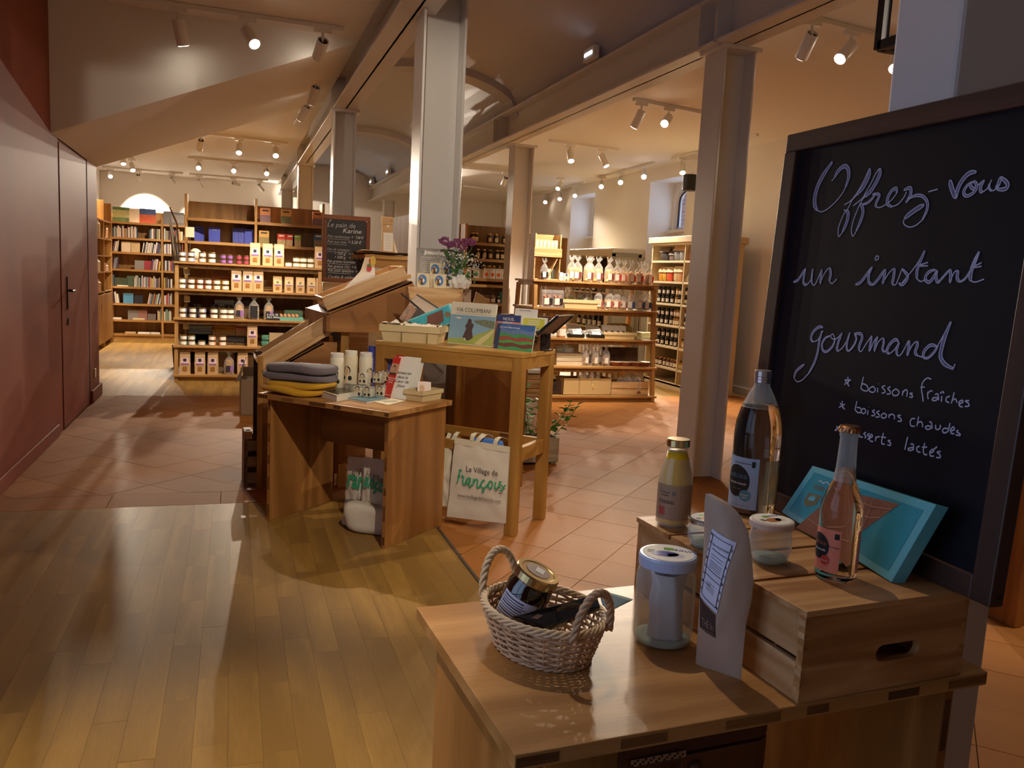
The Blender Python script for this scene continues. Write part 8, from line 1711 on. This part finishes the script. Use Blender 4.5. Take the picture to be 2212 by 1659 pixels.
def patch(nm, c4, m, k, nu=10, nv=16): return mk(nm, grid(lambda u_, v_: (lambda q: pch(q[0], q[1], 1, k)-a)([(c4[0][i]*(1-u_)+c4[1][i]*u_)*(1-v_)+(c4[3][i]*(1-u_)+c4[2][i]*u_)*v_ for i in (0, 1)]), nu, nv), m, t, smooth=True)
patch('white_label', ((1546, 1138), (1599, 1168), (1560, 1318), (1513, 1283)), mat('label_white_near', 'dcdcf0', 0.55), 0.0015)
patch('brown_label', ((1514, 1288), (1556, 1322), (1552, 1373), (1515, 1352)), mat('label_brown_near', '43312e', 0.5), 0.0015)
def lab(u_, v_): c4 = ((1546, 1138), (1599, 1168), (1560, 1318), (1513, 1283)); return [(c4[0][i]*(1-u_)+c4[1][i]*u_)*(1-v_)+(c4[3][i]*(1-u_)+c4[2][i]*u_)*v_ for i in (0, 1)]
gs = []
def ln(u0, v0, u1, v1, w_): 
    pts = [pch(*lab(u0+(u1-u0)*i/8, v0+(v1-v0)*i/8), 1, 0.0024)-a for i in range(9)]; gs.append(ribbon(pts, npch, w_))
for l_ in ((0.10, 0.06, 0.9, 0.06, 0.0012), (0.1, 0.94, 0.9, 0.94, 0.0014), (0.10, 0.06, 0.10, 0.94, 0.0014), (0.9, 0.06, 0.9, 0.94, 0.0014), (0.2, 0.24, 0.85, 0.24, 0.0014), (0.12, 0.53, 0.88, 0.53, 0.0012), (0.12, 0.62, 0.88, 0.62, 0.0012)): ln(*l_)
for v_ in (0.31, 0.35, 0.40, 0.43, 0.46, 0.49, 0.70, 0.74, 0.77, 0.80): ln(0.22 if v_ < 0.5 else 0.3, v_, 0.8 if v_ < 0.5 else 0.7, v_, 0.0007)
for i in range(16):
    v_ = 0.05+0.058*i; s_ = 0.95 if i % 2 else 0.04; ln(s_-0.02, v_, s_+0.02, v_+0.03, 0.0025 if i % 3 == 0 else 0.0012)
mk('label_print', join(*gs), INK, t)
def ptext(s, px, py, qx, qy, hh, m, nm='label_text'):
    ob = txt(nm, s, 1.0, m, t, (0, 0, 0), ext=0.0); w0 = max(v_.co.x for v_ in ob.data.vertices); L = math.hypot(qx-px, qy-py)
    for v_ in ob.data.vertices:
        f = v_.co.x/w0; x = px+(qx-px)*f; y = py+(qy-py)*f-v_.co.y*hh; v_.co = pch(x, y, 1, 0.0028)-a
ptext('Rêve de printemps', 1548, 1172, 1586, 1190, 9, INK); ptext('GOURMAND', 1529, 1253, 1546, 1262, 6, INK); ptext('THÉ In', 1521, 1345, 1550, 1358, 24, mat('rose_print', 'a88a7c', 0.6)); ptext('www.thein.fr', 1519, 1352, 1550, 1368, 5, MATS['rose_print'])
# turquoise box of chocolate leaning on the blackboard
BR, BL = U(1925, 1258, ZC+0.001), U(1688, 1106, ZC+0.02); TR = atX(2022, 1090, 1.268)
t = thing('chocolate_box', 'turquoise wrapped chocolate box leaning on the big blackboard', 'chocolate box', BR)
X_ = (BL-BR); nrm = (BL-BR).cross(TR-BR).normalized()
if nrm.dot(EYE-BR) < 0: nrm = -nrm
TL = onP(1755, 1006, BR, nrm)
def fp(u_, v_, k=0.0): return ((BL*(1-u_)+BR*u_)*v_+(TL*(1-u_)+TR*u_)*(1-v_))-BR+nrm*k
bk = -nrm*0.030
crn = [fp(0, 1), fp(1, 1), fp(1, 0), fp(0, 0)]
mk('carton', ([tuple(q_) for q_ in crn]+[tuple(q_+bk) for q_ in crn], [(0, 1, 2, 3), (7, 6, 5, 4), (0, 4, 5, 1), (1, 5, 6, 2), (2, 6, 7, 3), (3, 7, 4, 0)]), mat('turq_near', '5fb4c4', 0.25, coat=0.6), t, bev=0.001)
def quad(nm, uv, m, k): return mk(nm, ([tuple(fp(u_, v_, k)) for u_, v_ in uv], [tuple(range(len(uv)))]), m, t)
quad('inner_panel', ((0.05, 0.9), (0.95, 0.9), (0.95, 0.10), (0.05, 0.10)), mat('turq_deep', '1d93aa', 0.3, coat=0.5), 0.0006)
CHN = mat('chocolate_near', '8a5a48', 0.4, coat=0.4, noise_amt=0.25, nscale=60)
def pq(nm, pts, m, k): return mk(nm, ([tuple(onP(x, y, BR+nrm*k, nrm)-BR) for x, y in pts], [tuple(range(len(pts)))]), m, t)
pq('chocolate_print', ((1719, 1139), (1769, 1166), (1812, 1178), (1850, 1152), (1844, 1100), (1815, 1076), (1790, 1078)), CHN, 0.0012); pq('chocolate_print', ((1846, 1152), (1862, 1147), (1943, 1089), (1841, 1064), (1820, 1070), (1844, 1098)), CHN, 0.0012)
gs = [ribbon([onP(x, y, BR+nrm*0.002, nrm)-BR for x, y in l_], nrm, 0.002) for l_ in (((1745, 1120), (1775, 1140), (1830, 1150)), ((1770, 1098), (1800, 1125), (1848, 1140)), ((1850, 1080), (1885, 1095), (1925, 1100)), ((1848, 1110), (1880, 1118), (1900, 1118)), ((1885, 1076), (1880, 1100), (1862, 1140)), ((1790, 1085), (1790, 1130), (1765, 1160)))]
mk('bar_grooves', join(*gs), mat('choc_groove', 'b08a78', 0.5), t)
gs = [ribbon([fp(0.14+0.012*i, 0.22-0.02*math.sin(i*1.4)-0.004*i, 0.0016) for i in range(12)], nrm, 0.0016)]; mk('cursive_print', join(*gs), PAPER, t)
CRB = mat('crest_near', '6d6a50', 0.5); quad('crest_shield', ((0.12, 0.62), (0.17, 0.70), (0.23, 0.60), (0.235, 0.42), (0.12, 0.46)), CRB, 0.0012); quad('crest_castle', ((0.145, 0.58), (0.205, 0.56), (0.20, 0.46), (0.185, 0.5), (0.175, 0.46), (0.16, 0.52), (0.15, 0.48)), mat('turq_near', '5fb4c4', 0.25), 0.002)
for i in range(6): quad('crest_crown', ((0.125+0.017*i, 0.36), (0.135+0.017*i, 0.36), (0.137+0.017*i, 0.28), (0.127+0.017*i, 0.28)), CRB, 0.0012)
# ------------------------------------------------------------------ big blackboard
KX = 0.045
bo = V((1.325, 1.10, 0.939)); BX = V((0, 1, 0)); BZ_ = V((KX, 0, 1)).normalized(); BN_ = V((-1, 0, KX)).normalized()
t = thing('menu_blackboard', 'big wood framed blackboard reading Offrez-vous un instant gourmand', 'blackboard', bo); Mb = Matrix((BX, -BN_, BZ_)).transposed().to_4x4(); t.matrix_world = Matrix.Translation(bo) @ Mb
BW_, BH, bf = 0.795, 0.965, 0.046
# local axes: x = away from the photographer (photo left), y = into the board, z = up
mk('slate', box(bf, BW_-bf, 0.010, 0.016, bf, BH-bf), BOARD, t)
mk('frame_rail', box(0.0, BW_, 0, 0.024, BH-bf, BH), wood('dark_frame_x', '6b4636', '452c22', 'X', 0.45), t, bev=0.003); mk('frame_rail', box(bf, BW_-bf, 0, 0.024, 0.0, bf), MATS['dark_frame_x'], t, bev=0.003)
mk('frame_stile', box(0, bf, -0.002, 0.032, 0, BH-bf), DARKWZ, t, bev=0.003); mk('frame_stile', box(BW_-bf, BW_, -0.002, 0.032, 0, BH-bf), DARKWZ, t, bev=0.003)
mk('screw_plug', xf(cyl(0.006, 0, 0.001, 12), (-0.0005, 0.018, 0.02), (0, -PI/2, 0)), BRASSD, t)
so = bo-BN_*0.0092        # writing plane, just proud of the slate
Ti = (Matrix.Translation(bo) @ Mb).inverted()
def bp_(x, y): q = onP(x, y, so, BN_); return Ti @ q
NB = V((0, -1, 0))
def chalk(nm, S_, ox, oy, sc, wd=0.0042, hollow=0.0, m=CHALK):
    gs, hs = [], []
    for s in S_:
        h = hollow
        if isinstance(s, tuple): s, h = s
        P3 = [bp_(ox+x/sc, oy+y/sc) for x, y in smoothline(s, 5)]
        if h:
            n_ = len(P3); L = []; Rr = []
            for i, q in enumerate(P3):
                d = P3[min(i+1, n_-1)]-P3[max(i-1, 0)]; sd = NB.cross(d).normalized(); f = min(1, 3.5*i/n_+0.35, 3.5*(n_-1-i)/n_+0.35); L.append(q+sd*h/2*f); Rr.append(q-sd*h/2*f)
            gs += [ribbon(L, NB, wd*0.5), ribbon(Rr, NB, wd*0.5), ribbon([L[0], Rr[0]], NB, wd*0.5), ribbon([L[-1], Rr[-1]], NB, wd*0.5)]; hs.append(ribbon(P3, NB, h*0.85, -0.0003))
        else: gs.append(ribbon(P3, NB, wd*0.62))
    mk(nm, join(*gs), m, t)
    if hs: mk(nm+'_hatching', join(*hs), CHALKD, t)
H_ = 0.0105
chalk('chalk_offrez', [([(425, 150), (300, 330), (200, 520), (150, 700), (148, 830), (185, 910)], H_), [(185, 910), (250, 940), (350, 895), (480, 780), (590, 640), (640, 540)], ([(640, 540), (685, 400), (685, 280), (640, 215), (570, 240), (500, 320), (465, 390)], 0.008), [(465, 390), (418, 450)],
    [(618, 828), (730, 755), (850, 590), (950, 400), (1018, 245)], ([(1020, 255), (1005, 370), (930, 530), (820, 670)], H_*0.8), [(820, 670), (740, 760), (680, 880), (620, 960), (560, 1090), (520, 1220), (530, 1335), (590, 1260)], ([(590, 1260), (655, 1110), (680, 980), (655, 915)], H_*0.7), [(655, 915), (610, 912)],
    [(758, 845), (900, 730), (960, 630), (1050, 470), (1130, 310), (1185, 245)], ([(1188, 255), (1180, 350), (1120, 480), (1030, 620), (940, 700)], H_*0.8), [(940, 700), (880, 790), (830, 900), (760, 1080), (730, 1240), (755, 1330), (810, 1240)], ([(810, 1240), (880, 1080), (915, 950), (900, 850), (870, 800)], H_*0.6),
    ([(905, 825), (1000, 790), (1090, 690), (1070, 655)], 0.004), ([(1080, 655), (1175, 672), (1130, 790), (1118, 860)], 0.005), [(1118, 860), (1190, 870), (1300, 810), (1380, 740), (1455, 640)], ([(1455, 640), (1445, 568), (1370, 610), (1310, 720), (1310, 820), (1380, 858)], 0.006), [(1380, 858), (1470, 820), (1560, 720), (1610, 620)],
    ([(1570, 592), (1660, 560), (1680, 620), (1660, 700), (1600, 790)], 0.006), ([(1640, 730), (1760, 680), (1870, 695), (1940, 790), (1930, 920), (1860, 1070)], 0.005), [(1860, 1070), (1750, 1160), (1640, 1182), (1560, 1120), (1580, 1040)], ([(1580, 1040), (1680, 960), (1780, 890), (1885, 832)], 0.009), [(1955, 622), (2105, 580)]], 1740, 330, 7.373)
chalk('chalk_vous', [([(395, 610), (430, 780), (490, 950), (550, 1080)], 0.0085), ([(560, 1080), (600, 850), (700, 640), (840, 470), (960, 400), (1090, 385)], 0.0075), ([(1000, 650), (880, 720), (775, 860), (770, 980), (850, 1020), (980, 965), (1080, 850), (1095, 720), (1050, 650), (1000, 650)], 0.005), ([(930, 690), (960, 790), (1050, 850)], 0.005), [(1120, 760), (1220, 660), (1310, 600)], ([(1300, 620), (1215, 750), (1205, 890), (1260, 920)], 0.005),
    [(1260, 920), (1370, 840), (1440, 720), (1500, 590)], ([(1440, 700), (1435, 820), (1500, 890)], 0.003), [(1500, 890), (1600, 850), (1680, 720)], ([(1620, 830), (1690, 690), (1740, 520)], 0.006), ([(1740, 520), (1860, 620), (1925, 720), (1890, 820), (1780, 850), (1650, 850)], 0.006)], 2020, 340, 12.289)
h2 = 0.0052
chalk('chalk_un_instant', [([(70, 398), (120, 375), (170, 300), (200, 255)], h2), ([(200, 250), (185, 330), (180, 410), (215, 430)], h2), [(215, 430), (260, 370), (285, 260)], ([(280, 255), (268, 350), (270, 415)], h2*0.7), [(270, 415), (300, 430), (340, 350), (372, 270)], ([(375, 265), (368, 340), (362, 415)], h2), [(365, 400), (410, 300), (455, 245)], ([(465, 245), (475, 310), (460, 385)], h2), [(460, 385), (490, 415), (540, 365)],
    ([(745, 425), (800, 400), (870, 310), (925, 235)], h2), ([(925, 235), (890, 310), (890, 400), (930, 430)], h2), ([(930, 430), (985, 375), (1060, 265)], h2), ([(1068, 260), (1055, 340), (1040, 415)], h2), [(1045, 400), (1100, 310), (1155, 250)], ([(1168, 250), (1160, 330), (1142, 420)], h2), [(1142, 425), (1180, 425), (1210, 360), (1245, 265)], ([(1250, 255), (1305, 320), (1300, 375), (1255, 425), (1215, 412)], h2),
    [(1250, 405), (1330, 310), (1420, 190), (1490, 60)], ([(1495, 60), (1440, 190), (1412, 280), (1410, 360)], h2), [(1410, 360), (1450, 392), (1505, 372)], ([(1430, 218), (1530, 185)], 0.003), ([(1445, 225), (1530, 222)], 0.003), ([(1610, 265), (1540, 290), (1500, 360), (1540, 400), (1590, 350), (1625, 275)], h2), ([(1628, 270), (1618, 350), (1640, 410)], h2), ([(1640, 410), (1690, 350), (1765, 265)], h2*0.6), ([(1770, 260), (1778, 330), (1770, 405)], h2),
    [(1775, 380), (1815, 295), (1850, 270)], ([(1858, 275), (1848, 350), (1870, 395)], h2), ([(1870, 398), (1930, 365), (2000, 260), (2080, 75)], h2*0.6), ([(2085, 70), (2020, 220), (1992, 320), (1995, 385)], h2*1.3), [(1995, 385), (2050, 398), (2140, 366)], ([(2010, 235), (2110, 190)], 0.003), ([(2025, 242), (2110, 228)], 0.003), [(955, 145), (970, 118), (992, 120), (990, 148), (965, 160), (955, 145)]], 1700, 530, 5.027)
h3 = 0.0052
chalk('chalk_gourmand', [([(450, 158), (400, 155), (330, 215), (302, 295), (325, 340)], h3), [(325, 340), (385, 318), (430, 240), (455, 200)], ([(440, 205), (405, 340), (385, 470), (340, 610), (270, 740)], h3*0.9), [(270, 740), (190, 820), (125, 840), (88, 790)], ([(88, 790), (120, 705), (215, 625)], h3), ([(540, 265), (480, 295), (440, 370), (452, 445), (500, 462), (570, 400), (605, 310)], h3*0.8), [(605, 310), (580, 245), (550, 262), (570, 300), (620, 302), (690, 232)],
    ([(690, 230), (650, 330), (628, 420), (645, 458)], h3), [(645, 458), (700, 410), (755, 320), (795, 225)], ([(790, 225), (757, 340), (752, 430), (780, 458)], h3*0.7), ([(780, 458), (840, 385), (872, 300), (850, 238)], h3*0.6), ([(850, 235), (925, 240), (945, 290), (912, 380), (905, 445)], h3), [(905, 445), (935, 460), (985, 380), (1060, 270)], ([(1065, 265), (1050, 360), (1035, 460)], h3*0.8), [(1045, 450), (1090, 340), (1135, 275)], ([(1138, 275), (1112, 370), (1100, 458)], h3*0.8), [(1108, 440), (1150, 340), (1205, 288)],
    ([(1215, 295), (1215, 360), (1200, 430), (1222, 470)], h3*0.7), [(1222, 470), (1262, 425)], ([(1400, 335), (1360, 312), (1290, 375), (1255, 455), (1285, 492)], h3), [(1285, 492), (1350, 440), (1405, 350)], ([(1410, 345), (1380, 440), (1385, 510)], h3*0.8), [(1385, 510), (1425, 508), (1475, 430), (1525, 330)], ([(1535, 325), (1530, 420), (1512, 512)], h3), [(1518, 500), (1570, 390), (1625, 332)], ([(1640, 335), (1638, 390), (1612, 470), (1640, 512)], h3), [(1640, 512), (1700, 532)],
    ([(1880, 392), (1800, 385), (1725, 460), (1712, 538)], h3), ([(1712, 540), (1775, 540), (1850, 470), (1900, 385)], h3*0.7), [(1900, 380), (1980, 235)], ([(2060, 90), (1990, 260), (1945, 420), (1932, 530), (1985, 620), (2090, 678)], h3*1.4), [(2090, 680), (2112, 620)]], 1700, 680, 5.821)
w3 = 0.0046
chalk('chalk_drinks_list', [[(335, 90), (340, 215)], [(290, 135), (380, 135)], [(285, 200), (375, 135)], [(295, 140), (355, 225)], [(555, 90), (515, 260)], [(520, 255), (560, 285), (615, 285), (610, 225), (560, 190), (535, 200)], [(690, 225), (645, 250), (640, 290), (690, 310), (722, 270), (690, 225)], [(755, 245), (750, 310)], [(765, 190), (768, 194)], [(860, 215), (815, 235), (850, 275), (855, 310), (810, 322)], [(935, 230), (895, 255), (930, 295), (925, 330), (880, 332)],
    [(1010, 260), (960, 300), (975, 350), (1030, 350), (1055, 300), (1010, 260)], [(1110, 285), (1100, 355)], [(1105, 320), (1140, 275), (1170, 290), (1162, 370)], [(1245, 320), (1205, 325), (1240, 350), (1240, 378), (1200, 375)], [(1505, 125), (1450, 110), (1390, 165), (1370, 260), (1385, 360), (1393, 440)], [(1355, 238), (1415, 235)], [(1460, 300), (1455, 350), (1465, 405)], [(1458, 330), (1490, 290), (1525, 295)], [(1560, 340), (1600, 335), (1610, 420)], [(1600, 385), (1540, 385), (1520, 415), (1560, 425), (1608, 400)],
    [(1655, 360), (1648, 440)], [(1630, 325), (1670, 300), (1685, 325)], [(1770, 365), (1725, 380), (1715, 430), (1760, 455)], [(1830, 310), (1790, 465)], [(1795, 430), (1845, 400), (1870, 455)], [(1905, 470), (1950, 450), (1940, 420), (1900, 445), (1905, 500), (1950, 515)], [(2040, 425), (1985, 430), (2030, 465), (2035, 500), (1980, 508)],
    [(255, 430), (262, 535)], [(210, 520), (295, 475)], [(225, 460), (292, 550)], [(462, 432), (435, 560)], [(438, 555), (480, 595), (525, 580), (510, 530), (460, 520)], [(550, 535), (520, 570), (540, 605), (580, 595), (580, 550), (550, 535)], [(618, 560), (612, 625)], [(628, 517), (630, 521)], [(715, 555), (680, 575), (712, 605), (705, 635), (665, 635)], [(780, 570), (740, 590), (775, 625), (768, 655), (725, 655)], [(845, 600), (805, 630), (815, 665), (860, 665), (878, 630), (845, 600)], [(915, 615), (912, 670)], [(915, 640), (950, 615), (990, 640), (985, 690)],
    [(1080, 630), (1035, 640), (1080, 680), (1085, 712), (1035, 715)], [(1280, 680), (1235, 680), (1210, 730), (1225, 780), (1275, 785)], [(1330, 650), (1305, 785)], [(1312, 745), (1360, 720), (1385, 760), (1380, 800)], [(1480, 725), (1510, 735), (1520, 820)], [(1515, 790), (1450, 780), (1425, 805), (1460, 830), (1520, 805)], [(1570, 765), (1570, 820), (1610, 830), (1635, 795), (1632, 765)], [(1770, 740), (1745, 860)], [(1740, 820), (1690, 815), (1665, 850), (1690, 880), (1740, 860)], [(1780, 850), (1830, 835), (1820, 795), (1780, 830), (1790, 885), (1830, 890)], [(1890, 840), (1865, 860), (1910, 895), (1905, 915), (1850, 905)],
    [(185, 780), (170, 850)], [(150, 850), (200, 800)], [(500, 880), (530, 870), (520, 840), (495, 880), (505, 930), (545, 940)], [(590, 870), (560, 890), (590, 930), (570, 950)], [(640, 890), (610, 905), (640, 945), (610, 970)], [(640, 950), (680, 930), (665, 900), (640, 940), (650, 990), (690, 1000)], [(730, 930), (722, 995)], [(725, 960), (760, 930), (785, 940)], [(835, 880), (810, 1000), (820, 1035), (855, 1035)], [(800, 935), (872, 945)], [(935, 985), (900, 990), (935, 1025), (930, 1055), (890, 1045)],
    [(1175, 935), (1135, 1115)], [(1215, 1035), (1255, 1045), (1255, 1125)], [(1250, 1085), (1190, 1095), (1185, 1120), (1225, 1125), (1255, 1105)], [(1345, 1065), (1305, 1085), (1310, 1135), (1355, 1155)], [(1415, 1020), (1395, 1130), (1410, 1180), (1450, 1185)], [(1375, 1080), (1450, 1078)], [(1495, 1160), (1540, 1140), (1530, 1110), (1490, 1140), (1495, 1200), (1545, 1205)], [(1545, 1110), (1590, 1072)], [(1640, 1140), (1590, 1150), (1630, 1190), (1630, 1225), (1575, 1225)]], 1780, 800, 6.506, wd=w3)
# rounded wooden boxes stored under the near table
q_ = atY(1560, 1610, 1.30)
t = thing('wooden_drawer_stack', 'stack of dark rounded wooden boxes with knobs under the near table', 'box stack', (0.80, 1.26, 0.0), RZN)
RW = wood('dark_red_box', '6a4028', '4c2b1a', 'X', 0.4, var=0.1)
for k in range(3): 
    poly = [(0.0, 0.0), (0.17, 0.0)]+[(0.17+0.05*math.sin(i*PI/12), 0.05-0.05*math.cos(i*PI/12)) for i in range(1, 7)]+[(0.22, 0.3), (0.0, 0.3)]
    mk('box', prism(poly, 0.49+k*0.072, 0.49+k*0.072+0.066), RW, t, bev=0.003)
    for x in (0.03,): mk('knob', xf(lathe([(0.012, 0), (0.014, 0.004), (0.011, 0.010), (0, 0.011)], 14, cap=False), (x, 0.0, 0.53+k*0.072), (PI/2, 0, 0)), RW, t, smooth=True)
mk('carcass', box(-0.14, 0.0, 0.02, 0.3, 0.35, 0.70), RW, t); mk('front_rail', box(-0.14, 0.0, -0.004, 0.02, 0.62, 0.70), RW, t); mk('stand', box(-0.10, 0.18, 0.05, 0.28, 0, 0.489), MATS['dark_frame_x'], t)
gs = [box(-0.115, 0.002, -0.010, -0.008, 0.632, 0.645)]
mk('perforated_strip', join(*gs), STEEL, t); mk('strip_holes', join(*[ico(0.0028, (-0.112+0.0056*i, -0.0105, 0.6345+0.004*(i % 3)), (1, 0.2, 1)) for i in range(20)]), BLACKP, t, kind='stuff'); mk('knob', xf(lathe([(0.012, 0), (0.014, 0.004), (0.011, 0.010), (0, 0.011)], 14, cap=False), (-0.12, -0.004, 0.668), (PI/2, 0, 0)), RW, t, smooth=True)
# ---------------------------------------------------------------- report doubles
for k_, n_ in LABELS.items():
    if n_ > 1: print('SHARED LABEL', n_, k_)
for o_ in list(bpy.data.objects):
    if o_.type == 'MESH' and not o_.data.materials: print('NOMAT', o_.name)
print('objects', len(bpy.data.objects))
